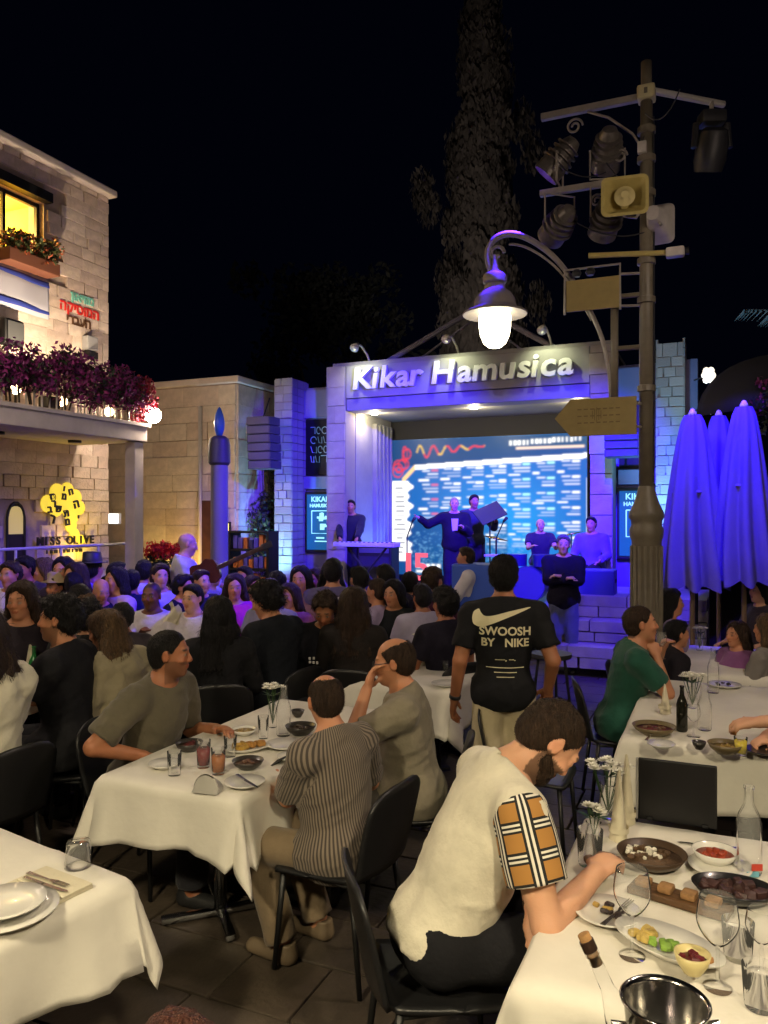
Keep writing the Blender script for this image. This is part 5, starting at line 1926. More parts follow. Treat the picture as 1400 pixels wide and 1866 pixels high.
# ------------------------------------------------------------------ candle-shaped column
cc_ = at(400, 845, 9.6)
q = thing('candle_column', 'tall candle-shaped column with dark collar and blue flame top', 'sculpture', (cc_.x, 9.6, 0))
k_ = 9.6 / FPX
MB().lathe([(.16, 0), (.16, .06), (.11, .10), (.105, cc_.z), (.095, cc_.z + .01)], n=24).build('shaft', mat('candle_white', rgb(120, 116, 128), rough=.5), q, 'auto')
MB().lathe([(.11, cc_.z - .02), (.135, cc_.z + .01), (.135, cc_.z + .22), (.12, cc_.z + .30), (.07, cc_.z + .34), (.05, cc_.z + .34)], n=24).build('collar', mat('collar_dark', (.06, .055, .07), rough=.5), q, 'auto')
MB().lathe([(.03, cc_.z + .33), (.06, cc_.z + .42), (.068, cc_.z + .50), (.05, cc_.z + .60), (.02, cc_.z + .68), (.004, cc_.z + .70)], n=16).build('flame', mat('flame_blue', rgb(60, 100, 220), rough=.3, emit=rgb(40, 80, 230), es=.04), q, True)
# railing in front of the limestone wall
rl = thing('metal_railing', 'thin metal railing in front of the limestone wall', 'railing', wpt(B0, .62, 0, 0), GRID)
MB().tube([(0, -3.0, 1.44), (0, -.2, 1.44)], .018, 8).build('top_rail', MATS['white_rail'], rl)
MB().tube([(0, -3.0, .9), (0, -.2, .9)], .012, 8).build('lower_rail', MATS['white_rail'], rl)
for yy in (-2.9, -2.2, -1.5, -.85, -.22):
    MB().tube([(0, yy, 0), (0, yy, 1.44)], .016, 8).build('post', MATS['white_rail'], rl)

# unseen floor lamps, assumed and added to tint the stage pillars and inner wall
def assumed_floor_wash(label, loc, tgt, col, power, size):
    q = thing('assumed_uplight', label, 'lamp', (loc[0], loc[1], loc[2]))
    MB().lathe([(.09, 0), (.10, .02), (.08, .16), (.075, .16), (.06, .1)], n=16).build('housing', frame_d, q)
    spot('assumed_uplight_beam', Vector(loc) + Vector((0, 0, .2)), tgt, col, power, size, .8, .05)
CY = (.20, .62, 1.0)
assumed_floor_wash('assumed unseen floor uplight at the foot of the left outer stage pillar', wpt(S0, -5.57, -.55, 0), wpt(S0, -5.57, .0, 2.6), CY, 420, 62)  # unseen lamp added to make this pillar light blue
assumed_floor_wash('assumed unseen floor uplight at the foot of the right outer stage pillar', wpt(S0, .80, -.9, .80), wpt(S0, .80, .0, 3.0), CY, 400, 70)  # assumed in the same way for the right pillar
assumed_floor_wash('assumed unseen floor uplight inside the stage by its left wall', wpt(S0, -3.75, .95, FLOOR), wpt(S0, -4.36, .95, 1.6), (.2, .55, 1.0), 70, 90)  # added, unseen lamp for the blue tint of the side wall
# ------------------------------------------------------------------ tables and cloths
cloth_w = mat('table_linen', (.74, .70, .61), rough=.85, var=.05, scale=4, bump=.30, bscale=9, sheen=.1)
TT = .75

def cloth_mesh(w, l, drop, seed, nu=None, creases=()):
    r_ = random.Random(seed)
    ph = [r_.uniform(0, 6.28) for _ in range(8)]
    st_ = .028
    def line(L):
        n_in = max(6, int(L / .06)); n_d = 11
        a = [-drop + drop * k / n_d for k in range(n_d)]
        b = [L * k / n_in for k in range(n_in + 1)]
        c = [L + drop * (k + 1) / n_d for k in range(n_d)]
        return a + b + c
    xs, ys = line(w), line(l)
    V, Q = [], []
    rc = .018
    for y in ys:
        for x in xs:
            ex = x if x < 0 else (x - w if x > w else 0)
            ey = y if y < 0 else (y - l if y > l else 0)
            cx, cy = min(max(x, 0), w), min(max(y, 0), l)
            r = math.hypot(ex, ey)
            if r == 0:
                z = .0015 * math.sin(x * 9 + ph[0]) + .001 * math.sin(y * 11 + ph[1])
                for c in creases:
                    z += .005 * math.exp(-((x - c) / .02) ** 2)
                V.append((x, y, z)); continue
            if ex and ey:
                a = math.atan2(abs(ey), abs(ex))
                s2 = math.sin(2 * a)
                fold = .30 * s2 ** .8
                out = min(r, rc) + r * (.10 + fold * .62) + .02 * r / drop * math.sin(a * 6 + ph[2])
                # swing of the tail to one side
                a2 = a + .30 * s2 * math.sin(ph[3])
                dx, dy = math.cos(a2) * math.copysign(1, ex), math.sin(a2) * math.copysign(1, ey)
                V.append((cx + dx * out, cy + dy * out, -r * math.sqrt(max(.2, 1 - (.1 + fold * .62) ** 2)) + rc * .3))
            else:
                t = (y if ex else x)
                Ls = l if ex else w
                f = r / drop
                ends = min(t, Ls - t) / max(Ls, .01)
                wave = .020 * math.sin(t * 13 + ph[4]) + .013 * math.sin(t * 23 + ph[5]) + .008 * math.sin(t * 37 + ph[6])
                near_c = math.exp(-min(t, Ls - t) / .09) * .055
                out = min(r, rc) + r * .07 + f ** 1.3 * (wave * min(1, ends * 6 + .15) + near_c)
                for c in creases:
                    if ey: out += .006 * math.exp(-((x - c) / .007) ** 2)
                d = math.copysign(1, ex if ex else ey)
                zz = -math.sqrt(max(0, r * r - (r * .07) ** 2)) + rc * .3 + .02 * f * math.sin(t * 6 + ph[7])
                V.append((cx + d * out, cy, zz) if ex else (cx, cy + d * out, zz))
    nx, ny = len(xs), len(ys)
    for j in range(ny - 1):
        for i in range(nx - 1):
            Q.append((j * nx + i, j * nx + i + 1, (j + 1) * nx + i + 1, (j + 1) * nx + i))
    return np_mesh('tablecloth', np.array(V), np.array(Q))

def table(corner, w, l, name, seed, drop=.28, rz=GRID, creases=(), chrome=False, clo=True):
    t = thing('dining_table', 'dining table under the ' + name, 'table', (corner[0], corner[1], 0), rz)
    MB().bbox((w / 2, l / 2, TT - .02), (w, l, .03), .006).build('table_top', mat('table_ply', (.2, .13, .08), rough=.6), t)
    pm = mat('chrome', (.55, .55, .55), rough=.18, metal=1.0) if chrome else steel_d
    for k in range(max(1, round(l / .8))):
        yc = l * (k + .5) / max(1, round(l / .8))
        MB().tube([(w / 2, yc, .04), (w / 2, yc, TT - .035)], .032, 12).build('pedestal', pm, t, True)
        for s in (0, 1):
            M = Matrix.Rotation(s * math.pi / 2 + .785, 3, 'Z')
            MB().bbox((w / 2, yc, .025), (.56, .05, .03), .01, M).build('foot', pm, t, 'auto')
    c = obj('tablecloth', cloth_mesh(w, l, drop, seed, creases=creases), cloth_w, None, (corner[0], corner[1], TT + .002), rz)
    md = c.modifiers.new('t', 'SOLIDIFY'); md.thickness = .0025; md.offset = 1
    tag(c, name, 'tablecloth', 'white tablecloths')
    return t

xy = lambda px, py: tuple(atz(px, py, TT)[:2])
T1 = xy(186, 1414); T2 = xy(945, 1790); T3 = xy(1137, 1343); T5 = xy(632, 1240)
table(T1, .74, 1.6, 'white cloth on the middle table where four people dine', 3, creases=(.22,), chrome=True)
# the empty near-left table is turned a little more
a0 = GRID - R(10)
c0 = Vector((*xy(229, 1602), 0))
u0 = Vector((math.cos(a0), math.sin(a0), 0)); v0 = Vector((-math.sin(a0), math.cos(a0), 0))
T0o = c0 - u0 * 1.5 - v0 * .70
table((T0o.x, T0o.y), 1.5, .70, 'white cloth on the set but empty near-left table', 8, drop=.27, rz=a0, creases=(.55, 1.15))
table(T2, 1.5, 1.2, 'white cloth on the near-right table full of dishes', 14, drop=.30, creases=(.38, .95))
table(T3, .84, 1.62, 'white cloth on the right table behind the black upright panel', 21, drop=.34, creases=(.38,))
table((2.15, 6.0), .8, 1.3, 'violet-tinged cloth on the far right table near the parasols', 23, drop=.30)
table(T5, .78, 1.5, 'white cloth on the table left of the person walking', 31, drop=.34)
table((-2.3, 5.6), .7, 1.4, 'white cloth half hidden among the diners in the left crowd', 37)
table((-1.15, 6.6), .7, 1.4, 'white cloth half hidden among the diners in the middle crowd', 39)
table((-3.3, 7.9), .75, 1.4, 'white cloth far back in front of the balcony column', 41)
table((-.6, 8.6), .75, 1.3, 'white cloth far back in front of the stage keyboard', 43)

# ------------------------------------------------------------------ tableware
def thin_glass(name, tint=(1, 1, 1)):
    m = bpy.data.materials.new(name)
    m.use_nodes = True
    nt = m.node_tree
    nt.nodes.remove(nt.nodes['Principled BSDF'])
    tr = nt.nodes.new('ShaderNodeBsdfTransparent'); tr.inputs[0].default_value = (*tint, 1)
    gl = nt.nodes.new('ShaderNodeBsdfGlossy'); gl.inputs['Roughness'].default_value = .03; gl.inputs[0].default_value = (1, 1, 1, 1)
    lw = nt.nodes.new('ShaderNodeLayerWeight'); lw.inputs[0].default_value = .05
    df = nt.nodes.new('ShaderNodeBsdfDiffuse'); df.inputs[0].default_value = (.8, .8, .78, 1)
    m1 = nt.nodes.new('ShaderNodeMixShader'); m1.inputs[0].default_value = .07
    mx = nt.nodes.new('ShaderNodeMixShader')
    nt.links.new(tr.outputs[0], m1.inputs[1]); nt.links.new(df.outputs[0], m1.inputs[2])
    nt.links.new(lw.outputs['Fresnel'], mx.inputs[0])
    nt.links.new(m1.outputs[0], mx.inputs[1]); nt.links.new(gl.outputs[0], mx.inputs[2])
    nt.links.new(mx.outputs[0], nt.nodes['Material Output'].inputs[0])
    MATS[name] = m
    return m
glass_m = thin_glass('clear_glass')
china = mat('china', (.72, .70, .64), rough=.22, coat=.3)
dark_china = mat('dark_bowl', (.035, .03, .027), rough=.35, coat=.2)
steel_m = mat('cutlery_steel', (.6, .58, .55), rough=.2, metal=1.0)
napkin_m = mat('napkin', (.66, .60, .44), rough=.85, bump=.2)

def put(px, py, z=TT + .006):
    return atz(px, py, z)

def wine_glass(label, p, h=.2, r=.042, liquid=None):
    t = thing('wine_glass', label, 'glass', p, 0, 'wine glasses')
    hs = h * .45
    bw = [(r * (.12 + .88 * math.sin(min(1, v * 1.75) * 1.5708) ** .8) * (1 - .22 * max(0, v - .5) ** 1.5 * 2.2), hs + (h - hs) * v) for v in np.linspace(0, 1, 14)]
    MB().lathe([(.034, 0), (.034, .003), (.018, .005), (.006, .010), (.0045, .02), (.0045, hs - .01)] + bw + [(a - .0015, b) for a, b in bw[::-1]][:-1] + [(.002, hs + .004)], n=36).build('bowl', glass_m, t, True)
    if liquid:
        MB().lathe([(.008, hs + .008), (r * .76, hs + h * .14), (r * .93, hs + h * .24), (.001, hs + h * .24)], n=20).build('drink', mat('wine_%d' % int(liquid[0] * 99), liquid, rough=.1), t, True)
    return t

def tumbler(label, p, h=.11, r=.036, liquid=None, fill=.7, flip=False):
    t = thing('drinking_glass', label, 'glass', p, 0, 'drinking glasses')
    pr = [(r * .82, 0), (r * .84, .004), (r, h), (r - .003, h), (r * .82 - .003, .012), (.001, .012)]
    if flip: pr = [(a, h - b) for a, b in pr][::-1]
    MB().lathe(pr, n=22).build('wall', glass_m, t, True)
    if liquid:
        MB().lathe([(.001, .013), (r * .80, .013), (r * .82 + (r * .16) * fill, h * fill), (.001, h * fill)], n=20).build('drink', mat('drink_%d_%d' % (int(liquid[0] * 999), int(liquid[1] * 999)), liquid, rough=.15), t, True)
    return t

def plate(label, p, r=.12, m_=None, depth=.02, food=None, sx=1.0, rz=0.0, nm='plate'):
    t = thing(nm, label, nm.split('_')[-1], p, rz, None)
    MB().lathe([(r * .55, 0), (r * .58, .003), (r, depth), (r, depth + .004), (r * .62, .008), (.001, .008)], n=32, sy=sx).build('dish', m_ or china, t, True)
    if food:
        for (cx, cy, rr_, hh, colr, nn) in food:
            m = MB()
            q = random.Random(int(cx * 1000 + cy * 77 + nn))
            for k in range(nn):
                a_, d_ = q.uniform(0, 6.28), rr_ * math.sqrt(q.random())
                s_ = q.uniform(.35, .6) * hh
                M = Matrix.Rotation(q.uniform(0, 3), 3, 'Z') @ Matrix.Rotation(q.uniform(-.5, .5), 3, 'X')
                m.bbox((cx + d_ * math.cos(a_), cy + d_ * math.sin(a_) * sx, .010 + hh * .35 + q.uniform(0, hh * .3)), (s_ * 2.2, s_ * 1.6, s_ * 1.3), s_ * .5, M)
            tag(m.build('food', mat('food_%d_%d_%d' % tuple(int(c * 99) for c in colr), colr, rough=.5, var=.3, scale=30), t, 'auto'), kind='stuff')
    return t

def bowl(label, p, r, h, m_, food=None, sx=1.0, rz=0.0):
    t = thing('bowl', label, 'bowl', p, rz)
    MB().lathe([(r * .5, 0), (r * .55, .004), (r * .85, h * .5), (r, h), (r - .005, h), (r * .8, h * .5), (r * .5, .012), (.001, .012)], n=32, sy=sx).build('dish', m_, t, True)
    MB().lathe([(r * .5, .013), (r * .84, h * .62), (.001, h * .70)], n=28, sy=sx).build('filling', mat('fill_%d' % (int(food[0][4][0] * 99) if food else 0), food[0][4] if food else (.05, .03, .02), rough=.5, var=.4, scale=40, bump=.5), t, True)
    for (cx, cy, rr_, hh, colr, nn) in (food or []):
        m = MB(); q = random.Random(nn + int(r * 999))
        for k in range(nn):
            a_, d_ = q.uniform(0, 6.28), rr_ * math.sqrt(q.random())
            s_ = q.uniform(.35, .6) * hh
            M = Matrix.Rotation(q.uniform(0, 3), 3, 'Z') @ Matrix.Rotation(q.uniform(-.6, .6), 3, 'X')
            m.bbox((cx + d_ * math.cos(a_), cy + d_ * math.sin(a_) * sx, h * .66 + s_ * .4), (s_ * 2, s_ * 1.7, s_ * 1.4), s_ * .4, M)
        tag(m.build('food', mat('food_%d_%d_%d' % tuple(int(c * 99) for c in colr), colr, rough=.5, var=.3, scale=30), t, 'auto'), kind='stuff')
    return t

def cutlery(label, p, rz, kind='knife'):
    t = thing(kind, label, kind, p, rz)
    if kind == 'knife':
        MB().prism([(0, -.007), (.09, -.005), (.09, .005), (0, .007)], 0, .006).build('handle', steel_m, t)
        MB().prism([(.088, -.008), (.19, -.004), (.205, .003), (.195, .009), (.088, .008)], .002, .004).build('blade', steel_m, t)
    else:
        MB().prism([(0, -.008), (.11, -.003), (.11, .003), (0, .008)], 0, .004).build('handle', steel_m, t)
        for k in (-1, 0, 1):
            MB().box((.165, k * .007, .004), (.055, .003, .003)).build('tine', steel_m, t)
        MB().prism([(.108, -.004), (.14, -.011), (.14, .011), (.108, .004)], .001, .005).build('neck', steel_m, t)
    return t

def flower_vase(label, p, h=.16, n=7, spread=.055, r=.03, fl=(.82, .80, .70), leafy=True):
    t = thing('flower_vase', label, 'vase', p, random.uniform(0, 6), 'flower vases')
    MB().lathe([(r * .8, 0), (r * .9, .004), (r, h * .3), (r * .72, h * .62), (r * .95, h * .68), (r * .90, h * .68), (r * .66, h * .62), (r * .92, h * .3), (.001, .01)], n=20).build('vase', glass_m, t, True)
    fm = mat('white_petal', fl, rough=.7, var=.08, scale=40)
    q = random.Random(int(p[0] * 997))
    for k in range(n):
        a, d = k * 2.4, spread * math.sqrt((k + .3) / n)
        tip = Vector((d * math.cos(a), d * math.sin(a), h + .02 - d * .35 + q.uniform(-.008, .012)))
        MB().tube([(0, 0, .02), tip * .6, tip], .0022, 5).build('stem', mat('flower_stem', (.03, .07, .02), rough=.6), t)
        m = MB()
        for ring, (nn, rr_, el) in enumerate(((9, .030, .25), (8, .024, .7), (6, .015, 1.15))):
            for i in range(nn):
                b = 6.283 * i / nn + ring * .4
                dr = Vector((math.cos(b) * math.cos(el), math.sin(b) * math.cos(el), math.sin(el)))
                sd = Vector((-math.sin(b), math.cos(b), 0)) * .009
                m.add([tip + dr * .004, tip + dr * rr_ * .6 + sd, tip + dr * rr_, tip + dr * rr_ * .6 - sd], [(0, 1, 2, 3)])
        m.build('blossom', fm, t)
    if leafy:
        m = MB()
        for k in range(6):
            a = k * 1.05
            dr = Vector((math.cos(a), math.sin(a), .3)); sd = Vector((-math.sin(a), math.cos(a), 0)) * .012
            c = Vector((0, 0, h * .8))
            m.add([c, c + dr * .03 + sd, c + dr * .07, c + dr * .03 - sd], [(0, 1, 2, 3)])
        tag(m.build('leaves', mat('vase_leaf', (.03, .07, .025), rough=.5), t), kind='stuff')
    return t

def bottle(label, p, h=.28, r=.036, m_=None, neck=.012, lab=None, cap=None):
    t = thing('bottle', label, 'bottle', p, 0, None)
    MB().lathe([(r * .9, 0), (r, .008), (r, h * .58), (r * .8, h * .68), (neck * 1.1, h * .80), (neck, h * .97), (neck * 1.2, h * .97), (neck * 1.2, h)] + ([(neck * .8, h), (neck * .7, h * .8), (r * .75, h * .66), (r * .93, h * .56), (r * .93, .014), (.001, .014)] if m_ is glass_m else []), n=24).build('body', m_ or mat('bottle_dark', (.012, .012, .008), rough=.12), t, True)
    if lab:
        MB().lathe([(r * 1.01, h * .18), (r * 1.015, h * .185), (r * 1.015, h * .42), (r * 1.01, h * .425)], n=24).build('label_band', mat('band_%d' % int(lab[0] * 99), lab, rough=.6), t)
    if cap:
        MB().lathe([(neck * 1.3, h), (neck * 1.3, h + .016), (.002, h + .018)], n=16).build('cap', mat('cap_%d' % int(cap[0] * 99), cap, rough=.4), t)
    return t

def napkin_cone(label, p, h=.19, r=.035):
    t = thing('folded_napkin', label, 'napkin', p, random.uniform(0, 6), 'standing napkins')
    m = MB().grid(lambda u, v: ((r * (1 - v * .78) * (1 + .12 * math.cos(u * 6.283 * 3))) * math.cos(u * 6.283), (r * (1 - v * .78) * (1 + .12 * math.cos(u * 6.283 * 3))) * math.sin(u * 6.283), h * v + .02 * v * math.cos(u * 6.283)), 25, 9, True)
    m.build('cloth', napkin_m, t, True)
    MB().grid(lambda u, v: (r * 1.12 * math.cos(u * 6.283), r * 1.12 * math.sin(u * 6.283), .03 + .02 * v), 24, 2, True).build('cuff', napkin_m, t, True)
    return t

def napkin_tent(label, p, rz, s=.085):
    t = thing('folded_napkin', label, 'napkin', p, rz, 'standing napkins')
    def f(u, v):
        a = (u - .5) * math.pi
        return (s * .75 * math.sin(a) * (1 - .25 * v), -.03 + .06 * v, s * .9 * math.cos(a) * (1 - .5 * v) + .003)
    MB().grid(f, 15, 6).build('cloth', mat('grey_napkin', (.42, .40, .36), rough=.85, bump=.2), t, True)
    MB().grid(lambda u, v: (s * .72 * math.sin((u - .5) * 3.1416), -.032 - .02 * v, s * .85 * math.cos((u - .5) * 3.1416) * (1 - v) + .002), 15, 4).build('flap', MATS['grey_napkin'], t, True)
    return t

# ---- near-left table: plate stack, napkin with cutlery, upturned glass
p = put(10, 1668)
plate('large white plate on the near-left table', p, .15, food=None)
plate('small white plate stacked on the large plate', p + Vector((0, 0, .022)), .115, nm='side_plate')
t = thing('folded_napkin', 'flat cream napkin under the cutlery on the near-left table', 'napkin', put(88, 1618), a0 + R(2))
MB().bbox((0, 0, .006), (.25, .15, .012), .005).build('cloth', napkin_m, t, 'auto')
MB().bbox((.01, .015, .016), (.235, .11, .008), .004).build('fold', napkin_m, t, 'auto')
cutlery('fork lying on the flat napkin of the near-left table', put(88, 1618) + Vector((-.09, .055, .022)), a0 + R(4), 'fork')
cutlery('knife lying on the flat napkin of the near-left table', put(88, 1618) + Vector((-.085, .02, .022)), a0 + R(4), 'knife')
tumbler('upturned glass near the far corner of the near-left table', put(143, 1578), .085, .045, flip=True)

# ---- middle table
flower_vase('tall vase with white flowers on the middle table', put(497, 1325), .22, 8, .06, .026)
bottle('tall clear water carafe beside the flowers on the middle table', put(517, 1340), .27, .038, glass_m, .018)
tumbler('glass of red drink on the middle table', put(371, 1398), .13, .034, (.16, .01, .012))
tumbler('glass of amber drink on the middle table', put(398, 1410), .12, .034, (.30, .09, .012))
tumbler('empty glass near the left edge of the middle table', put(318, 1412), .11, .033)
tumbler('small empty glass behind the amber drink', put(420, 1378), .10, .032)
napkin_tent('grey folded napkin standing at the near edge of the middle table', put(383, 1440), GRID + .1)
plate('white plate at the near right edge of the middle table', put(446, 1432), .09)
cutlery('knife resting on the plate of the middle table', put(432, 1425) + Vector((0, 0, .03)), R(-55))
plate('oval platter of bread and yellow food on the middle table', put(448, 1368), .125, food=[(-.04, 0, .05, .035, (.45, .27, .05), 8), (.05, .01, .04, .035, (.40, .20, .05), 7)], sx=.6, rz=.4, nm='oval_platter')
bowl('dark bowl in front of the bread platter on the middle table', put(452, 1400), .075, .04, dark_china, [(0, 0, .03, .02, (.10, .05, .03), 6)])
bowl('black bowl of salad by the resting forearm on the middle table', put(345, 1368), .07, .045, dark_china, [(0, 0, .04, .025, (.10, .02, .02), 9)])
plate('small plate at the left edge of the middle table', put(300, 1398), .075, nm='side_plate')
bowl('dark serving bowl on the far half of the middle table', put(548, 1338), .085, .05, dark_china, [(0, 0, .04, .02, (.06, .04, .03), 6)])
bowl('black sauce bowl near the carafe on the middle table', put(543, 1306), .04, .04, dark_china, [(0, 0, .02, .01, (.03, .02, .02), 4)])
plate('glass dish on the far half of the middle table', put(520, 1362), .10, china)
plate('plate near the phone on the middle table', put(535, 1385), .08)
tumbler('water glass left of the carafe on the middle table', put(480, 1345), .12, .03)
bowl('shallow bowl between the person in grey and the flowers', put(445, 1338), .07, .03, china, [(0, 0, .03, .015, (.35, .25, .1), 6)])

# ---- near-right table
bowl('large brown pan of food topped with white cubes', put(1188, 1578), .115, .05, mat('brown_pan', (.055, .032, .018), rough=.4), [(-.01, .0, .075, .02, (.09, .05, .025), 16), (-.02, .02, .055, .018, (.70, .66, .55), 22)])
bowl('pale bowl of red stew beside the clear bottle', put(1303, 1572), .075, .045, china, [(0, 0, .04, .02, (.32, .05, .02), 9)])
plate('white plate under the bowl of red stew', put(1312, 1588), .10, nm='side_plate')
bowl('black oval dish of dark meat at the right edge', put(1338, 1640), .125, .045, mat('black_dish', (.012, .012, .013), rough=.25, coat=.3), [(.0, 0, .085, .032, (.05, .022, .02), 22)], sx=.72, rz=-.35)
t = thing('wooden_board', 'dark wooden serving board between the dishes', 'board', put(1238, 1645), R(-38))
MB().bbox((0, 0, .012), (.30, .085, .022), .006).build('plank', mat('board_wood', (.10, .05, .02), rough=.55, var=.4, scale=6, stretch=(1, 9, 1), bump=.3), t)
for k in range(4):
    MB().bbox((-.11 + .07 * k, .0, .034), (.045, .05, .022), .009).build('bread_slice', mat('bread', (.28, .15, .06), rough=.8, var=.3, scale=30), t, 'auto')
plate('cream plate with dark food and a fork in front of the eating person', put(1108, 1672), .098, food=[(.02, .01, .04, .018, (.03, .018, .012), 14), (.0, .03, .03, .02, (.45, .30, .08), 4)])
cutlery('fork leaning on the cream plate of the eating person', put(1098, 1700) + Vector((0, 0, .02)), R(48), 'fork')
plate('long oval tray of salads on the near-right table', put(1218, 1735), .155, china, .03, food=[(-.08, .0, .04, .026, (.50, .36, .10), 10), (-.01, -.01, .04, .026, (.20, .34, .05), 12), (.08, -.0, .04, .022, (.42, .2, .06), 9)], sx=.55, rz=R(-48), nm='oval_tray')
bowl('small cream bowl of dark red relish on the tray', put(1262, 1772, TT + .04), .045, .05, mat('cream_bowl', (.62, .52, .24), rough=.35), [(0, 0, .025, .018, (.12, .01, .015), 8)])
wine_glass('wine glass beside the hand of the eating person', put(1152, 1742), .235, .05)
wine_glass('large wine glass in front of the black oval dish', put(1308, 1800), .23, .052)
tumbler('short tumbler behind the large wine glass', put(1345, 1745), .10, .042)
tumbler('tumbler at the lower right corner of the near-right table', put(1385, 1835), .10, .042)
wine_glass('wine glass lying low near the right edge of the table', put(1388, 1775), .17, .04)
t = bottle('clear mineral water bottle with red and blue label', put(1365, 1590), .29, .040, glass_m, .014, lab=None)
MB().bbox((.008, -.0405, .035), (.036, .003, .022), .001).build('red_patch', mat('lab_red', (.5, .05, .03), rough=.5), t)
MB().bbox((-.006, -.0405, .012), (.04, .003, .018), .001).build('blue_patch', mat('lab_blue', (.15, .4, .5), rough=.5), t)
flower_vase('vase of white flowers on the near-right table', put(1108, 1490), .20, 10, .085, .035)
flower_vase('small vase with one cream rose on the near-right table', put(1082, 1535), .11, 3, .03, .03)
napkin_cone('tall cone napkin behind the rose', put(1128, 1530), .24, .032)
napkin_cone('tall cone napkin beside the white flowers', put(1142, 1500), .25, .032)
tumbler('facetted water glass behind the forearm of the eating person', put(1075, 1575), .12, .045)
cutlery('knife lying along the far edge of the near-right table', put(1345, 1548), R(163))
bowl('little glass dish of sauce at the right edge of the tray', put(1338, 1715), .035, .035, china, [(0, 0, .02, .01, (.4, .3, .1), 3)])
# wine bucket on its stand in front of the table
bx = at(1212, 1822, 1.56)
t = thing('wine_bucket', 'steel wine bucket in front of the near-right table', 'bucket', (bx.x, 1.56, bx.z - .20))
MB().lathe([(.055, 0), (.062, .004), (.080, .19), (.086, .195), (.088, .20), (.084, .203), (.078, .19), (.060, .008), (.001, .008)], n=36).build('bucket', mat('brushed_steel', (.55, .53, .5), rough=.16, metal=1.0, bump=.04), t, True)
for s in (-1, 1):
    MB().tube([(s * .078, 0, .15), (s * .105, 0, .155), (s * .105, 0, .13), (s * .076, 0, .12)], .006, 6).build('handle', steel_m, t)
t = thing('bucket_stand', 'thin steel stand under the wine bucket', 'stand', (bx.x, 1.56, 0))
MB().lathe([(.07, bx.z - .22), (.075, bx.z - .215), (.075, bx.z - .205), (.03, bx.z - .205)], n=20).build('ring', steel_m, t)
for k in range(3):
    a = k * 2.094
    MB().tube([(.05 * math.cos(a), .05 * math.sin(a), bx.z - .21), (.16 * math.cos(a), .16 * math.sin(a), .01)], .008, 6).build('leg', steel_m, t)
t = thing('ice_tongs', 'bottle neck with cork sticking out of the wine bucket', 'bottle', (bx.x - .05, 1.60, bx.z - .12))
Mb = Matrix.Rotation(R(-24), 3, 'Y') @ Matrix.Rotation(R(-8), 3, 'X')
t.name = 'wine_bottle'
MB().lathe([(.034, -.05), (.036, 0), (.034, .06), (.015, .12), (.013, .19), (.015, .19), (.015, .20)], n=20, M=Mb).build('glass', glass_m, t, True)
MB().lathe([(.0125, .17), (.013, .235), (.010, .236)], n=14, M=Mb).build('cork', mat('cork', (.32, .17, .06), rough=.8, var=.3, scale=30), t, True)
MB().lathe([(.0155, .20), (.0155, .222), (.012, .223)], n=14, M=Mb).build('foil', mat('foil', (.03, .015, .01), rough=.4), t)

# ---- right table
bowl('wide shallow bowl of leftovers at the near corner of the right table', put(1192, 1338), .115, .05, mat('olive_bowl', (.16, .12, .06), rough=.4), [(0, 0, .07, .02, (.12, .06, .03), 10)])
plate('small plate in front of the shallow bowl on the right table', put(1205, 1362), .07, nm='side_plate')
cutlery('fork across the small plate on the right table', put(1178, 1358) + Vector((0, 0, .025)), R(60), 'fork')
bottle('slim dark bottle on the right table', put(1243, 1332), .25, .030, None, .011)
bottle('clear carafe on the right table', put(1284, 1330), .25, .036, glass_m, .02)
flower_vase('vase of white flowers on the right table', put(1262, 1290), .19, 9, .07, .03)
napkin_cone('cone napkin standing on the right table', put(1212, 1300), .16, .034)
wine_glass('wine glass behind the dark bottle on the right table', put(1264, 1342), .17, .036)
tumbler('glass of bright yellow drink near the reaching hand', put(1350, 1376), .09, .032, (.65, .50, .02), .8)
bowl('bowl of food under the reaching hand', put(1322, 1372), .085, .05, mat('olive_bowl', (.16, .12, .06)), [(0, 0, .05, .02, (.3, .2, .06), 9)])
bowl('small black bowl between the carafe and the food bowl', put(1274, 1365), .035, .04, dark_china, [(0, 0, .02, .01, (.02, .02, .02), 3)])
plate('dark tray of cutlery at the right edge of the right table', put(1392, 1372), .09, dark_china, .015)
plate('white plate at the far end of the right table', put(1320, 1252), .11, food=[(0, 0, .05, .02, (.04, .03, .025), 8)])
plate('plate on the left edge of the right table by the drinking person', put(1190, 1248), .10, food=[(0, 0, .05, .02, (.2, .18, .06), 8)])
bottle('tall clear bottle in the middle of the right table', put(1300, 1262), .30, .036, glass_m, .016)
flower_vase('flowers at the far right table', put(1275, 1185), .18, 6, .06, .03, (.70, .75, .50))
plate('dark dish on the far right table', put(1328, 1196), .12, dark_china, .03)
# ---- table left of the walking person
flower_vase('vase of white flowers on the table left of the walking person', put(765, 1205), .20, 5, .06, .03)
napkin_cone('napkin at the left of the vase behind the person with glasses', put(772, 1212), .12, .04)
napkin_cone('napkin at the right of the vase behind the person with glasses', put(800, 1205), .12, .04)
tumbler('dark glass on the table left of the walking person', put(812, 1222), .08, .026, (.02, .02, .02))
plate('white plate on the table left of the walking person', put(815, 1250), .11)
# ---- green bottle and napkin by the left edge
gp_ = at(62, 1195, 5.3)
t = table((gp_.x - .55, gp_.y - .25), .6, 1.0, 'cloth on the left-edge table with the green bottle', 51, drop=.08)
bottle('green bottle on the left-edge table', (gp_.x, gp_.y, TT + .006), .30, .036, mat('green_glass', (.02, .16, .04), rough=.1), .012)
napkin_cone('cream napkin standing beside the green bottle', (gp_.x - .05, gp_.y + .06, TT + .006), .28, .06)
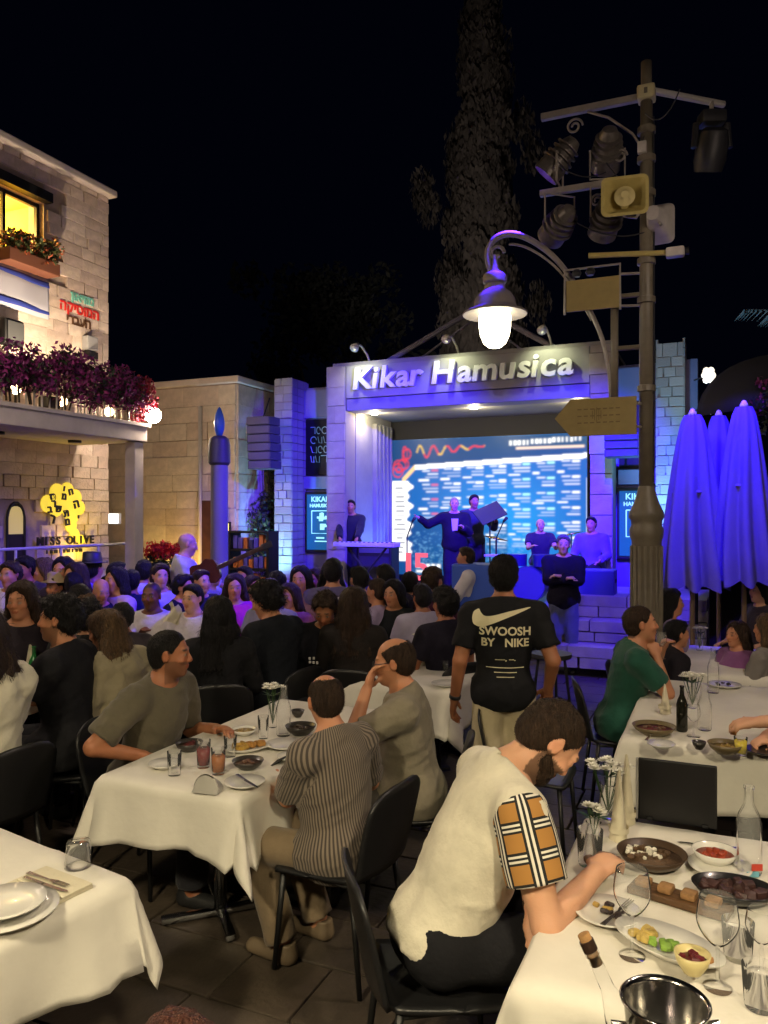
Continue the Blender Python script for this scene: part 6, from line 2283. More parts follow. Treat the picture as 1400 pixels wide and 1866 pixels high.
# ---- black panel standing at the far edge of the near-right table
c = put(1234, 1502)
t = thing('menu_panel', 'black upright panel standing at the far edge of the near-right table', 'panel', c, GRID)
MB().bbox((0, 0, .122), (.285, .014, .24), .006).build('board', mat('panel_black', (.006, .006, .007), rough=.35), t)
MB().bbox((-.148, .0, .12), (.008, .018, .238), .003).build('edge_strip', mat('edge_grey', (.35, .34, .33), rough=.4), t)
for s_ in (-1, 1):
    MB().bbox((s_ * .1, .03, .012), (.02, .1, .012), .003).build('foot', steel_d, t)
# ------------------------------------------------------------------ people
BLK = (.010, .010, .012)
def near_plaid(p, d):
    # bracelet on the far wrist
    w = d['wL']; e = d['eL']
    ax = nrm(w - e)
    M = Vector(ax).to_track_quat('Z', 'Y').to_matrix()
    MB().lathe([(.032, -.008), (.036, -.006), (.036, .006), (.032, .008)], c=Vector(w - ax * .03), n=20, M=M).build('bracelet', mat('bracelet', (.04, .02, .012), rough=.5), p, True)

# seated, white shirt with plaid sleeves, eating
make_figure('seated person in a cream shirt with plaid sleeves leaning over the plate', (1056, 1291, 2.62), -80, 'sit', lean=30, hyaw=-4, hpitch=54, tilt=0,
            rhw=(1085, 1592, 2.46), lhw=(975, 1662, 2.42), rpole=(.55, -.1, -1), lpole=(-.5, .6, -.5), shirt=dict(col=(.66, .61, .48), sleeve=.62, sleeve_col=(.42, .20, .045), loose=.015, fold=.005, hip=.004, hem=-.05, neck=.012),
            pants=(.008, .008, .010), hair='fade', hcol='brown', skin='light', beard=.85, res=.0095, hres=.0055, who='the person in the cream shirt with plaid sleeves', fat=.02, curl=.95, extra=near_plaid, rpalm=(-.4, .3, -1))

def phone(p, d):
    w = d['wL']; f = nrm(w - d['eL'])
    c = w + f * .10
    o = MB().bbox((0, 0, 0), (.072, .008, .15), .006, Matrix.Rotation(R(50), 3, 'X')).build('phone_case', blk2, p, 'auto', Vector(c))
    o.name = 'phone'
# seated from behind, striped shirt
make_figure('seated person in a brown striped shirt seen from behind, holding a phone', (590, 1224, 3.5), 60, 'sit', lean=10, hpitch=14, hyaw=-22, twist=-12,
            lhw=(505, 1412, 3.65), rhw=(600, 1395, 3.8), shirt=dict(col=(.21, .17, .13), sleeve=.9, kind='stripe', loose=.022, fold=.008, hem=-.16, neck=.016), pants=rgb(120, 104, 82), hair='ring', hcol='brown', skin='mid', res=.0105, hres=.006,
            fat=.03, who='the person in the striped shirt', shoes=rgb(110, 95, 75), knees=(.13, .40, .22), extra=phone)
# grey T-shirt with glasses
def specs(p, d):
    H = lambda q: Vector(d['hc'] + d['scale'] * (d['Rh'] @ np.array(q)))
    for s in (-1, 1):
        MB().tube([H((s * .033 + .022 * math.cos(t), .104, .004 + .016 * math.sin(t))) for t in np.linspace(0, 6.283, 15)], .0018, 5).build('glasses_rim', blk2, p)
        MB().tube([H((s * .055, .102, .008)), H((s * .078, .06, .010)), H((s * .080, -.005, .012))], .0018, 5).build('glasses_arm', blk2, p)
    MB().tube([H((-.012, .107, .008)), H((.012, .107, .008))], .0018, 5).build('glasses_bridge', blk2, p)
make_figure('seated person in a grey T-shirt and glasses with one hand raised to the face', (716, 1158, 4.0), 82, 'sit', lean=8, hpitch=8, lhw=(668, 1258, 3.9), rhw=(665, 1395, 3.95), lpole=(-.5, .2, -1),
            shirt=dict(col=rgb(128, 120, 102), sleeve=.72, loose=.022, fold=.008), pants=rgb(70, 66, 60), hair='ring', hcol='brown', skin='mid', res=.0115, hres=.0068, who='the person in the grey T-shirt and glasses', extra=specs, fat=.025, lpalm=(0, -1, .2), beard=.25)
# grey polo
def collar(p, d):
    Ru, nbp = d['Ru'], d['nb']
    m = MB()
    for s in (-1, 1):
        pts = [(0.0, -.075, .045), (s * .055, -.045, .040), (s * .068, .012, .028), (s * .050, .062, .012), (s * .022, .088, -.022)]
        a = [Vector(nbp + d['scale'] * (Ru @ np.array(q))) for q in pts]
        b = [Vector(nbp + d['scale'] * (Ru @ (np.array(q) * np.array([1.5, 1.42, 1]) + np.array([0, .0, -.038])))) for q in pts]
        n = len(a)
        m.add(a + b, [(i, i + 1, n + i + 1, n + i) for i in range(n - 1)])
    o = m.build('collar', d['top'].data.materials[0], p, True)
    o.modifiers.new('t', 'SOLIDIFY').thickness = .004
make_figure('seated person in a grey-green polo shirt with forearms on the middle table', (308, 1144, 4.12), -114, 'sit', lean=16, hpitch=2, hyaw=26, rhw=(262, 1378, 3.92), lhw=(395, 1328, 4.25), rpole=(.9, -.2, -.8), lpole=(-.4, -.1, -1),
            shirt=dict(col=rgb(92, 86, 70), sleeve=.84, loose=.022, fold=.009), pants=rgb(40, 40, 45), hair='fade', hcol='black', skin='tan', beard=.55, res=.0105, hres=.006, who='the person in the grey-green polo shirt', extra=collar)

# standing, black T-shirt with back print
def back_print(p, d):
    top = d['top']; me = top.data
    vs = [v.co.copy() for v in me.vertices]
    bv = BVHTree.FromPolygons(vs, [tuple(q.vertices) for q in me.polygons])
    pr = mat('print_cream', rgb(225, 214, 175), rough=.8)
    sc_ = d['scale']
    def proj(mesh, cx, cz, nm, sx=1.0):
        bm = bmesh.new(); bm.from_mesh(mesh)
        bmesh.ops.triangulate(bm, faces=bm.faces)
        for _ in range(3):
            long_e = [e for e in bm.edges if e.calc_length() > .03]
            if not long_e: break
            bmesh.ops.subdivide_edges(bm, edges=long_e, cuts=1)
            bmesh.ops.triangulate(bm, faces=bm.faces)
        for v in bm.verts:
            x, z = v.co.x * sx + cx, v.co.y + cz
            h = bv.ray_cast(Vector((x, -1.0, z)), Vector((0, 1, 0)))
            y = h[0].y - .005 if h[0] is not None else -.16
            v.co = Vector((x, y, z))
        me2 = bpy.data.meshes.new(nm); bm.to_mesh(me2); bm.free()
        obj(nm, me2, pr, p)
    ch = d['chest'][2]
    proj(text_mesh('SWOOSH', .068 * sc_, 0, bold=.002, spacing=1.0), .0, ch + .040, 'print_text', 1.02)
    proj(text_mesh('BY', .066 * sc_, 0, bold=.002), -.100, ch - .026, 'print_text', 1.0)
    proj(text_mesh('NIKE', .066 * sc_, 0, bold=.002), .066, ch - .026, 'print_text', 1.0)
    for i, (tx, sz, w_) in enumerate((('----, --.', .028, 0), ('---------------', .028, 0), ('---------', .028, 0), ('-------', .028, 0))):
        proj(text_mesh(tx, sz, 0, bold=.001), .0, ch - .12 - i * .026 - (.02 if i else 0), 'small_print', 1.6)
    # swoosh mark
    pts = []
    lowr = [(-.20, .0), (-.195, -.035), (-.165, -.055), (-.12, -.05), (-.02, -.008), (.17, .068)]
    upr = [(.17, .068), (.02, .040), (-.08, .010), (-.13, .008), (-.15, .03), (-.158, .052), (-.19, .035)]
    bm = bmesh.new()
    f = bm.faces.new([bm.verts.new((a, b, 0)) for a, b in smooth_path2(lowr + upr[1:])])
    mm = bpy.data.meshes.new('s'); bm.to_mesh(mm); bm.free()
    proj(mm, .01, ch + .118, 'print_mark', 1.0)
    # wrist watch
    w = d['wL']; ax = nrm(w - d['eL']); M = Vector(ax).to_track_quat('Z', 'Y').to_matrix()
    MB().lathe([(.030, -.012), (.035, -.010), (.035, .010), (.030, .012)], c=Vector(w - ax * .02), n=18, M=M).build('watch', blk2, p, True)
def smooth_path2(pts):
    p = [Vector((a, b)) for a, b in pts]
    for _ in range(2):
        r_ = []
        for a, b in zip(p, p[1:] + p[:1]):
            r_ += [a.lerp(b, .2), a.lerp(b, .8)]
        p = r_
    return [(q.x, q.y) for q in p]
make_figure('person in a black T-shirt with cream back print and khaki trousers walking away', (918, 1009, 4.6), -4, 'stand', rh=(.27, .06, .92), lh=(-.29, .02, .86), hyaw=-10, shirt=dict(col=BLK, sleeve=.72, loose=.018, hem=-.11, fold=.008, flare=.004), pants=rgb(190, 176, 144), hair='short', hcol='black', skin='tan', res=.0115, hres=.007, stride=.08, extra=back_print, fat=.0, rpole=(.35, -1, -.1), lpole=(-.35, -1, -.1))

# green T-shirt drinking on the right
make_figure('seated person in a dark green T-shirt drinking, beside the lamp post', (1162, 1100, 5.25), -97, 'sit', lean=14, hpitch=-4, rhw=(1196, 1196, 5.2), lhw=(1206, 1186, 5.4), rpole=(.3, .5, -1), lpole=(-.3, .5, -1), shirt=dict(col=(.014, .075, .050), sleeve=.72, loose=.02), pants=(.012, .012, .02), hair='fade', hcol='brown', skin='mid', res=.013, hres=.008, curl=1.0, who='the person in the green T-shirt')
tw = thing('wine_glass', 'wine glass held at the mouth by the person in green', 'glass', at(1205, 1176, 5.3))
MB().lathe([(.03, -.09), (.006, -.085), (.005, -.02), (.034, .02), (.038, .06), (.030, .09), (.028, .09), (.035, .06), (.030, .022), (.004, .0)], n=16).build('bowl', glass_m, tw, True)

# cream top at the left edge, back only
make_figure('person in a cream top at the left edge, only the back in view', (-36, 1105, 3.9), 62, 'sit', lean=2, shirt=dict(col=(.62, .58, .45), sleeve=1.7, loose=.035, fold=.010, name='jumper'), pants=BLK, hair='bob', hcol='brown', skin='mid', res=.014, female=True, who='the person in the cream top', scale=1.1, rh=(.1, .35, .72), lh=(-.15, .35, .72))
# top of a head close to the camera
make_figure('auburn-haired person close to the camera, only the crown in view', (318, 1700, 1.25), 10, 'sit', shirt=dict(col=BLK), hair='bob', hcol='auburn', res=.0205, hres=.006, chair=False, scale=.84)

G = 'diners and guests in the square'
def P(label, pos, face, **k):
    if k.pop('auto', True) and k.get('pose', 'sit') == 'sit' and 'z0' not in k:
        pos = (pos[0], pos[1], min(8.9 - 1.1 * (.5 + .5 * math.sin(pos[0] * 1.7)), max(pos[2], (HC - 1.35 * (1 + .03 * math.sin(pos[0]))) * FPX / (pos[1] - YH))))
    k.setdefault('res', .017 if pos[2] < 6.3 else (.021 if pos[2] < 8 else .025))
    k.setdefault('group', G)
    sh = k.pop('top', None)
    if sh is not None:
        k['shirt'] = dict(dict(col=sh, sleeve=.62, loose=.02), **k.pop('sx', {}))
    return make_figure(label, pos, face, **k)

LONG = dict(sleeve=1.9)
# --- left, near
P('seated person in a black T-shirt with a small blue sleeve badge, facing left', (112, 1083, 4.6), 86, auto=False, top=BLK, hair='thick', hcol='black', skin='mid', beard=.6, lean=4, hyaw=6, rh=(.2, .35, .72), lh=(-.2, .42, .74), res=.0125, hres=.008, rpole=(.4, -.7, -1), who='the person with the sleeve badge',
  extra=lambda p, d: MB().bbox(Vector(d['shL'] * .45 + d['eL'] * .55 + np.array([-.066, .012, 0])), (.004, .055, .035), .001).build('sleeve_badge', mat('badge', (.10, .20, .28), rough=.6), p))
P('seated person in a loose beige blouse with shoulder-length light hair', (188, 1112, 5.0), 62, auto=False, top=rgb(150, 140, 112), sx=dict(sleeve=1.6, loose=.05, fold=.012, name='blouse'), hair='bob', hcol='lightbrown', skin='mid', female=True, lean=12, hpitch=12, hyaw=18, res=.0125, hres=.009, who='the person in the beige blouse')
P('person with long brown hair over a dark strap top at the left edge', (40, 1058, 5.6), -150, auto=False, top=(.02, .015, .02), sx=dict(sleeve=.15, loose=.012), hair='long', hcol='brown', female=True, skin='mid', lean=5, hyaw=150 - 180)
P('person in dark clothes facing the camera at the far left', (44, 1013, 6.2), 160, top=(.03, .02, .03), hair='thick', hcol='black', skin='tan', hpitch=8)
P('bald-headed person in a dark jacket looking right in the left crowd', (186, 1053, 5.7), -140, top=(.012, .014, .02), sx=LONG, hair='bald', hcol='grey', skin='mid', hpitch=14)
P('seated person in a white T-shirt facing the camera, holding a napkin', (277, 1058, 6.9), 176, auto=False, top=(.62, .58, .56), hair='buzz', hcol='black', skin='dark', rh=(-.02, .30, .93), lh=(-.2, .32, .74), res=.014, hres=.009, beard=.4)
nk = thing('held_napkin', 'white napkin held up by the person in the white T-shirt', 'napkin', at(316, 1118, 6.5))
MB().grid(lambda u, v: (.07 * (u - .5) * (1 + v) + .02 * math.sin(v * 5), .03 * math.sin(u * 7 + v * 3), .16 * (.5 - v) + .02 * math.sin(u * 6)), 9, 9).build('cloth', napkin_m, nk, True)
P('person in a black T-shirt looking right, behind the long dark hair', (333, 1046, 5.6), -104, top=BLK, hair='thick', hcol='black', skin='mid', lean=6)
P('person in a navy jacket seen from behind in the left crowd', (240, 1036, 6.3), 10, top=(.012, .018, .05), sx=LONG, hair='short', hcol='black', skin='tan')
P('person in a dark blue suit beside the white shirts at the back left', (213, 1022, 6.9), -60, top=(.012, .015, .035), sx=LONG, hair='short', hcol='black')
P('person with long black hair in a black top seen from behind', (398, 1086, 5.4), 14, auto=False, top=BLK, sx=LONG, hair='long', hcol='black', female=True, skin='mid', hyaw=20, res=.0135, hres=.009, who='the person with long black hair')
P('person with curly black hair in a black jumper looking down left', (478, 1060, 5.9), 55, auto=False, top=(.008, .010, .014), sx=dict(sleeve=1.9, loose=.028), hair='curly', hcol='black', skin='mid', hpitch=18, hyaw=20, lean=6, res=.0135, hres=.009, who='the person with curly black hair')
P('person in a black T-shirt with a white print looking down at the table', (590, 1082, 5.9), 172, auto=False, top=(.01, .01, .016), hair='thick', hcol='brown', skin='tan', hpitch=30, lean=10, res=.014, hres=.009,
  extra=lambda p, d: [MB().bbox(Vector(d['chest'] + np.array([.08 + .03 * (k % 3) - .03, .165 - .01 * abs(k - 3), -.03 - .03 * (k // 3)])), (.018, .006, .02), .002).build('chest_print', mat('print_w', (.5, .48, .46), rough=.7), p) for k in range(7)])
P('person with very long dark hair in a dark top beside the looking-down diner', (645, 1068, 5.9), -8, auto=False, top=(.016, .013, .012), sx=LONG, hair='long', hcol='brown', female=True, res=.0135, hres=.009, who='the person with very long dark hair')
P('person in a black hooded top turning towards the camera', (716, 1056, 5.9), 150, top=(.010, .012, .014), sx=LONG, hair='bob', hcol='black', skin='mid', female=True, hpitch=6)
P('person in a black jacket seen from behind next to the hooded top', (747, 1040, 6.5), -15, top=(.012, .010, .02), sx=LONG, hair='short', hcol='black')
P('person in a pale lilac top with hair tied, left of the hooded top', (688, 1052, 6.2), 60, top=(.35, .28, .45), hair='bun', hcol='brown', female=True)
P('person in a dark coat under the keyboard at the stage front', (703, 1026, 7.2), 20, top=(.02, .015, .04), sx=LONG, hair='short', hcol='black')
P('person in a dark red jacket near the red number at the stage', (788, 1032, 7.0), -40, top=(.06, .012, .03), sx=LONG, hair='thick', hcol='brown')
P('person in a light shirt bending left in front of the stage', (850, 987, 8.6), 78, pose='stand', top=(.62, .58, .62), sx=dict(sleeve=1.3), hair='short', hcol='brown', skin='mid', lean=12, lh=(-.15, .42, .98), rh=(.12, .42, 1.0), pants=BLK, scale=.93)
P('standing person in a dark jacket clapping in front of the stage', (1027, 973, 9.7), 168, pose='stand', top=(.010, .008, .020), sx=dict(sleeve=1.92, loose=.026, hem=-.15, name='jacket'), hair='short', hcol='grey', skin='light', rh=(-.03, .30, 1.20), lh=(.04, .29, 1.22), rpole=(1, -.2, -.6), lpole=(-1, -.2, -.6), pants=(.10, .11, .20), fat=.02, res=.016, hres=.011)
# --- back rows, middle
P('person with dark hair in a violet top below the lit poster', (607, 1013, 8.3), 0, top=(.12, .10, .25), hair='short', hcol='black')
P('person with long dark hair directly under the poster', (548, 1030, 8.0), 170, top=(.25, .12, .2), hair='long', hcol='black', female=True)
P('person in black with a long dark fall of hair before the stage', (604, 1022, 7.6), 5, top=(.02, .02, .05), hair='long', hcol='black', female=True)
P('person in a pink patterned top among the middle diners', (527, 1062, 6.4), 160, top=(.40, .12, .18), hair='bob', hcol='brown', female=True)
P('person in black with short black hair behind the curly-haired diner', (506, 1040, 7.0), 20, top=BLK, hair='thick', hcol='black')
P('person in a magenta top in the centre of the crowd', (428, 1045, 6.6), -170, top=(.50, .03, .22), hair='bob', hcol='brown', female=True)
P('person in a dark shirt behind the magenta top', (446, 1030, 7.6), 150, top=(.05, .03, .06), hair='short', hcol='black')
P('person in a grey top to the right of the magenta top', (458, 1048, 6.9), -130, top=(.12, .10, .14), hair='thick', hcol='brown')
P('person in a light blue shirt looking right under the candle column', (384, 1024, 7.9), -100, top=(.45, .42, .62), hair='short', hcol='black', skin='light')
P('person in a navy shirt beside the black T-shirt', (366, 1036, 6.7), -130, top=(.02, .02, .05), hair='short', hcol='brown', skin='light')
P('standing guitarist in a pale shirt with a dark shoulder strap', (345, 970, 8.6), -72, pose='stand', top=(.60, .58, .62), sx=dict(sleeve=1.85, loose=.035), hair='bald', hcol='grey', skin='light', hpitch=12, lh=(-.30, .46, 1.10), rh=(.08, .26, 1.02), fat=.05, pants=(.03, .03, .05), res=.015, hres=.010,
  extra=lambda p, d: MB().tube(smooth_path([Vector(d['nb'] + np.array([-.09, .04, .02])), Vector(d['chest'] + np.array([-.02, .17, .02])), Vector(d['P0'] + np.array([.19, .12, .12])), Vector(d['P0'] + np.array([.15, -.16, .18])), Vector(d['chest'] + np.array([.02, -.165, .05])), Vector(d['nb'] + np.array([-.09, -.05, .02]))]), .016, 6).build('strap', mat('strap_dark', (.015, .012, .02), rough=.7), p, True))
gq = at(374, 1045, 8.35)
gt = thing('guitar', 'dark guitar held by the standing guitarist', 'guitar', gq, R(-4))
Mg = Matrix.Rotation(R(-24), 3, 'Y')
out = [(.0, .17), (.10, .15), (.14, .07), (.11, .0), (.13, -.09), (.10, -.19), (0, -.23), (-.10, -.19), (-.13, -.09), (-.11, 0), (-.14, .07), (-.10, .15)]
m = MB(); m.prism([(b * 1.0, a) for a, b in out], -.03, .03, 'y'); m.v = [tuple(Mg @ Vector(v)) for v in m.v]; m.build('guitar_body', mat('guitar_wood', (.10, .03, .015), rough=.25, coat=.5), gt, 'auto')
m = MB(); m.bbox((.42, -.02, 0), (.55, .025, .05), .008, None); m.v = [tuple(Mg @ Vector(v)) for v in m.v]; m.build('guitar_neck', mat('neck_wood', (.06, .03, .02), rough=.4), gt)
m = MB(); m.bbox((.74, -.02, 0), (.12, .02, .07), .01, None); m.v = [tuple(Mg @ Vector(v)) for v in m.v]; m.build('guitar_head', blk2, gt)
# --- back rows, left
P('person in a white shirt and black hat at the back left', (168, 1008, 7.6), -20, top=(.65, .62, .68), sx=LONG, hair='short', hcol='black',
  extra=lambda p, d: MB().lathe([(.16, 0), (.165, .006), (.10, .012), (.095, .10), (.085, .115), (.002, .115)], c=Vector(d['hc'] + np.array([0, -.01, .068 * d['scale']])), n=20).build('hat', blk2, p, True))
P('person in a white shirt with rounded shoulders near the balcony column', (262, 1018, 7.8), 10, top=(.65, .62, .70), sx=LONG, hair='short', hcol='black')
P('person in a lilac shirt beside the guitarist', (292, 1026, 7.3), -150, top=(.5, .46, .62), hair='thick', hcol='brown', skin='light')
P('person with a straw brimmed hat in the left crowd', (104, 1046, 6.4), 150, top=(.18, .17, .17), hair='short', hcol='black',
  extra=lambda p, d: MB().lathe([(.15, -.005), (.155, .0), (.095, .012), (.09, .08), (.07, .10), (.002, .10)], c=Vector(d['hc'] + np.array([0, -.01, .062 * d['scale']])), n=20).build('hat', mat('straw', (.35, .27, .15), rough=.8), p, True))
P('person in a dark dress with dark hair before the restaurant sign', (116, 1012, 7.4), 170, top=(.03, .02, .06), hair='long', hcol='black', female=True)
P('person in a violet-lit white top left of the black hat', (138, 1024, 7.0), 150, top=(.55, .5, .6), hair='bob', hcol='brown', female=True)
P('person in a pale blouse with fair hair at the back left', (80, 1016, 7.9), 120, top=(.45, .36, .42), hair='bob', hcol='lightbrown', female=True)
P('person in a white top at the far left edge of the back row', (20, 1022, 7.6), 170, top=(.62, .55, .58), hair='thick', hcol='brown')
P('person in a pale grey shirt in front of the straw hat', (146, 1062, 5.9), 30, top=(.34, .32, .33), hair='short', hcol='black')
P('person in a dark top between the bald head and the beige blouse', (224, 1098, 6.3), 20, auto=False, top=(.05, .04, .05), hair='thick', hcol='black')
P('person with dark hair in a pink-white top behind the white T-shirt', (212, 1032, 7.9), 140, top=(.5, .35, .4), hair='long', hcol='black', female=True)
# --- filling the packed middle rows
for lab, x_, y_, f_, kw in (
    ('person in a black shirt behind the beige blouse', 160, 1090, 10, dict(top=(.02, .02, .02), hair='thick')),
    ('person in a cream cardigan left of the bald head', 150, 1078, 120, dict(top=(.5, .45, .36), hair='bob', hcol='lightbrown', female=True)),
    ('person in a white shirt under the small lit notice box', 200, 1046, 170, dict(top=(.62, .58, .6), hair='short')),
    ('person in a grey jumper between the magenta and the pink top', 492, 1052, 150, dict(top=(.25, .24, .28), hair='short', hcol='grey')),
    ('person in a striped pale top right below the lit poster', 575, 1036, 155, dict(top=(.5, .46, .52), hair='bob', hcol='brown', female=True)),
    ('person in a white shirt near the foot of the keyboard', 655, 1030, 30, dict(top=(.6, .56, .62), hair='short')),
    ('person in a pale shirt between the hooded top and the dark red jacket', 770, 1062, 20, dict(top=(.4, .36, .48), hair='short')),
    ('person in a black top in front of the light shirt bending left', 812, 1068, 30, dict(top=(.012, .01, .02), hair='thick')),
    ('person in a white shirt directly below the guitarist', 352, 1062, 160, dict(top=(.6, .56, .56), hair='short')),
    ('person in a bright white shirt between the two hats', 134, 1040, 20, dict(top=(.68, .64, .68), hair='short')),
):
    P(lab, (x_, y_, 5.0), f_, skin=('mid', 'light', 'tan')[x_ % 3], **kw)
# --- right side
P('person in a violet-lit top with dark hair right of the lamp post', (1222, 1072, 6.9), -100, top=(.30, .22, .40), hair='bob', hcol='black', female=True)
P('person in a black jacket leaning forward behind the drinking diner', (1232, 1128, 6.0), -80, top=(.012, .010, .014), sx=LONG, hair='short', hcol='black', lean=25)
P('person in a dark top facing left at the right edge', (1386, 1052, 5.6), 100, top=(.03, .02, .03), hair='bob', hcol='black', female=True, skin='light')
P('person with long light brown hair in a pale top at the right edge, back turned', (1400, 1118, 5.9), 40, auto=False, top=(.20, .18, .16), sx=LONG, hair='long', hcol='lightbrown', female=True, res=.0135, hres=.009, who='the person with long light brown hair')
P('person in a patterned violet dress by the far right table', (1344, 1132, 6.2), 110, top=(.22, .08, .22), hair='long', hcol='brown', female=True)
P('diner at the right edge reaching into the food bowl, only a forearm in view', (1548, 1120, 4.0), 84, auto=False, top=(.10, .03, .03), hair='short', hcol='black', skin='light', lhw=(1352, 1322, 3.9), rhw=(1385, 1352, 4.0), lean=10, res=.0125, curl=.9, who='the diner reaching into the bowl')
# --- on stage
ST = 'performers on the stage'
P('keyboard player on the left of the stage', (640, 940, 13.3), 175, pose='stand', top=(.02, .02, .03), sx=LONG, hair='short', hcol='black', z0=FLOOR + LIFT, group=ST, lh=(-.15, .40, 1.0), rh=(.15, .40, 1.0), scale=.93)
P('singer in a dark suit and white shirt with one arm out', (828, 916, 12.6), 178, pose='stand', top=(.012, .011, .016), sx=dict(sleeve=1.92, loose=.03, hem=-.14), hair='buzz', hcol='grey', skin='light', z0=FLOOR + LIFT, group=ST, rh=(.62, .16, 1.38), lh=(-.12, .30, 1.22), fat=.04, scale=.95,
  extra=lambda p, d: MB().prism([(-.055, .10), (.055, .10), (.03, -.22), (-.03, -.22)], .118, .155, 'y').build('shirt_front', mat('shirt_white', (.7, .68, .66), rough=.8), p, loc=Vector((d['chest'][0], d['chest'][1] + .03, d['chest'][2]))))
P('performer in a dark patterned shirt right behind the singer', (864, 906, 13.1), 190, pose='stand', top=(.025, .025, .05), sx=LONG, hair='short', hcol='black', skin='mid', z0=FLOOR + LIFT, group=ST, rh=(.2, .3, 1.1), lh=(-.28, .34, 1.28), scale=.98)
P('seated drummer with dark clothes on the right of the stage', (985, 944, 12.6), 178, top=(.03, .02, .05), hair='bald', hcol='grey', skin='light', z0=FLOOR + LIFT + .12, group=ST, chair=False, rh=(.2, .42, .85), lh=(-.2, .42, .85))
P('musician in a violet shirt at the right end of the stage', (1078, 940, 11.2), 150, top=(.15, .10, .22), sx=LONG, hair='short', hcol='black', skin='mid', z0=FLOOR + LIFT + .1, group=ST, chair=False)
FLW = FLOOR + LIFT
# ------------------------------------------------------------------ stage gear
kb = at(668, 992, 12.3)
t = thing('keyboard', 'white electronic keyboard on the left of the stage', 'keyboard', (kb.x, kb.y, kb.z), GRID)
MB().bbox((0, 0, 0), (1.05, .28, .07), .015).build('case', mat('keyboard_white', (.6, .6, .62), rough=.4), t, 'auto')
for k in range(26):
    MB().box((-.48 + .0385 * k, -.07, .038), (.035, .13, .012)).build('key', mat('key_white', (.8, .8, .8), rough=.3) if k % 2 == 0 else blk2, t)
t2 = thing('keyboard_stand', 'crossed black stand under the white keyboard', 'stand', (kb.x, kb.y, FLW), GRID)
hh = kb.z - FLW - .04
MB().tube([(-.35, 0, .01), (.35, 0, hh)], .018, 8).build('strut', steel_d, t2)
MB().tube([(.35, .03, .01), (-.35, .03, hh)], .018, 8).build('strut', steel_d, t2)
am = at(690, 980, 13.2)
t = thing('amplifier', 'dark amplifier behind the keyboard', 'amplifier', (am.x, am.y, FLW), GRID)
MB().bbox((0, 0, .42), (.62, .36, .84), .02).build('cabinet', frame_d, t)
MB().bbox((0, -.185, .36), (.54, .012, .58), .004).build('grille', mat('amp_grille', (.03, .03, .04), rough=.8), t)
MB().bbox((0, -.19, .75), (.54, .012, .08), .004).build('control_panel', mat('amp_panel', (.1, .1, .12), rough=.4), t)
dr = wpt(S0, -1.25, .05, FLOOR)
t = thing('drum_kit', 'dark blue drum kit in front of the seated drummer', 'drums', dr, GRID)
drum_m = mat('drum_blue', (.02, .02, .10), rough=.3, coat=.4)
skin_d = mat('drum_skin', (.5, .5, .55), rough=.6)
MB().lathe([(.27, -.18), (.28, -.18), (.28, .18), (.27, .18)], c=(0, 0, .29), n=28, M=Matrix.Rotation(R(90), 3, 'X')).build('bass_drum', drum_m, t, 'auto')
MB().lathe([(.265, .182), (.265, .186)], c=(0, 0, .29), n=28, M=Matrix.Rotation(R(90), 3, 'X')).build('drum_head', mat('drum_head_dark', (.04, .04, .12), rough=.5), t)
for xx, zz in ((-.2, .66), (.2, .66), (.48, .45)):
    MB().lathe([(.15, -.10), (.155, .08), (.15, .085), (.002, .086)], c=(xx, .05, zz), n=22).build('tom', drum_m, t, 'auto')
for xx, zz, tl in ((-.55, .98, 12), (.62, 1.05, -14)):
    MB().lathe([(.20, 0), (.06, .018), (.02, .03), (.002, .03)], c=(xx, .1, zz), n=24, M=Matrix.Rotation(R(tl), 3, 'Y')).build('cymbal', mat('brass', (.5, .36, .12), rough=.25, metal=1.0), t, True)
    MB().tube([(xx, .1, 0), (xx, .1, zz)], .010, 6).build('cymbal_stand', steel_m, t)
ms = at(893, 935, 12.4)
t = thing('music_stand', 'black music stand tilted beside the singer', 'music stand', (ms.x, ms.y, FLW), GRID + R(20))
MB().bbox((0, 0, ms.z - FLW), (.46, .02, .32), .006, Matrix.Rotation(R(-40), 3, 'X') @ Matrix.Rotation(R(-30), 3, 'Y')).build('desk', blk2, t)
MB().tube([(0, 0, .02), (0, 0, ms.z - FLW)], .012, 8).build('post', steel_d, t)
for k in range(3):
    a = k * 2.094
    MB().tube([(0, 0, .22), (.25 * math.cos(a), .25 * math.sin(a), .01)], .009, 6).build('leg', steel_d, t)
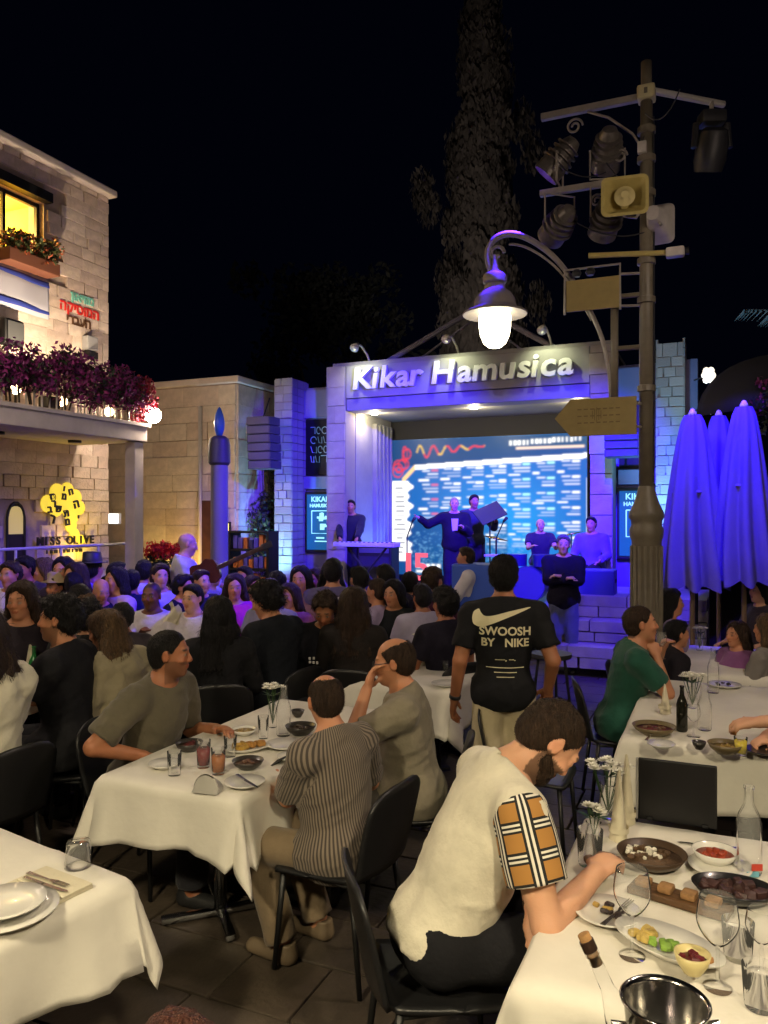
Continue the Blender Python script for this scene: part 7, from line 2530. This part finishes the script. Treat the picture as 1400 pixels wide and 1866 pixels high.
for i, (px, py, Y, lb_) in enumerate(((905, 1012, 11.9, 'microphone stand with pale tray in the middle of the stage'), (742, 1000, 12.2, 'microphone stand left of the singer'))):
    c = at(px, py, Y)
    t = thing('microphone_stand', lb_, 'stand', (c.x, c.y, FLW), GRID)
    MB().lathe([(.14, 0), (.14, .02), (.02, .04), (.012, .05)], n=18).build('base', steel_d, t)
    MB().tube([(0, 0, .04), (0, 0, 1.0), (.15, -.15, 1.25)], .010, 6).build('post', steel_d, t)
    MB().tube([(.15, -.15, 1.25), (.21, -.21, 1.30)], [.018, .026], 10).build('microphone', blk2, t, True)
    if i == 0:
        MB().bbox((0, 0, c.z - FLW), (.34, .2, .03), .006).build('tray', mat('tray_pale', (.6, .58, .5), rough=.5), t)
# red illuminated number by the stage front
nc = at(757, 1035, 10.6)
t = thing('red_number', 'tall red glowing number fifteen in front of the stage', 'sign', (nc.x, nc.y, 0), GRID)
for ch, dx in (('1', -.10), ('5', .09)):
    o = obj('digit', text_mesh(ch, .52, .02, bold=.006), mat('red_glow', (.5, .05, .05), emit=(1, .16, .18), es=.9), t)
    o.rotation_euler = (R(90), 0, 0); o.location = (dx, 0, nc.z)
MB().bbox((0, .03, nc.z / 2 - .1), (.3, .03, nc.z - .2), .006).build('stand', steel_d, t)
# cases and monitors at the stage foot
for i, (px, py, Y, s_, lb_) in enumerate(((1088, 1062, 10.3, (.48, .36, .36), 'dark blue equipment case on the steps right of the stage'), (872, 1078, 8.6, (.5, .4, .62), 'bright blue box in front of the stage'))):
    c = at(px, py, Y)
    t = thing('equipment_case', lb_, 'case', (c.x, c.y, max(0, c.z - s_[2] / 2)), GRID)
    MB().bbox((0, 0, s_[2] / 2), s_, .02).build('shell', mat('case_%d' % i, ((.04, .04, .16), (.05, .12, .6))[i], rough=.5), t)
    for sx in (-1, 1):
        MB().bbox((sx * s_[0] / 2, 0, s_[2] * .6), (.02, .12, .05), .006).build('handle', steel_d, t)
# high stool legs beside the standing jacket
sc_ = at(1005, 1180, 6.6)
t = thing('bar_stool', 'thin black high stool behind the walking person', 'stool', (sc_.x, sc_.y, 0), .3)
MB().lathe([(.16, .74), (.17, .75), (.17, .78), (.002, .785)], n=22).build('seat', blk2, t, 'auto')
for k in range(4):
    a = .785 + k * 1.571
    MB().tube([(.11 * math.cos(a), .11 * math.sin(a), .75), (.2 * math.cos(a), .2 * math.sin(a), .01)], .012, 6).build('leg', steel_d, t)
MB().lathe([(.165, .30), (.172, .305), (.165, .31)], n=22).build('foot_ring', steel_d, t)
add_chair((T3[0] - .42, T3[1] + .35, 0), GRID - R(90), 'empty black moulded chair at the left side of the right table')
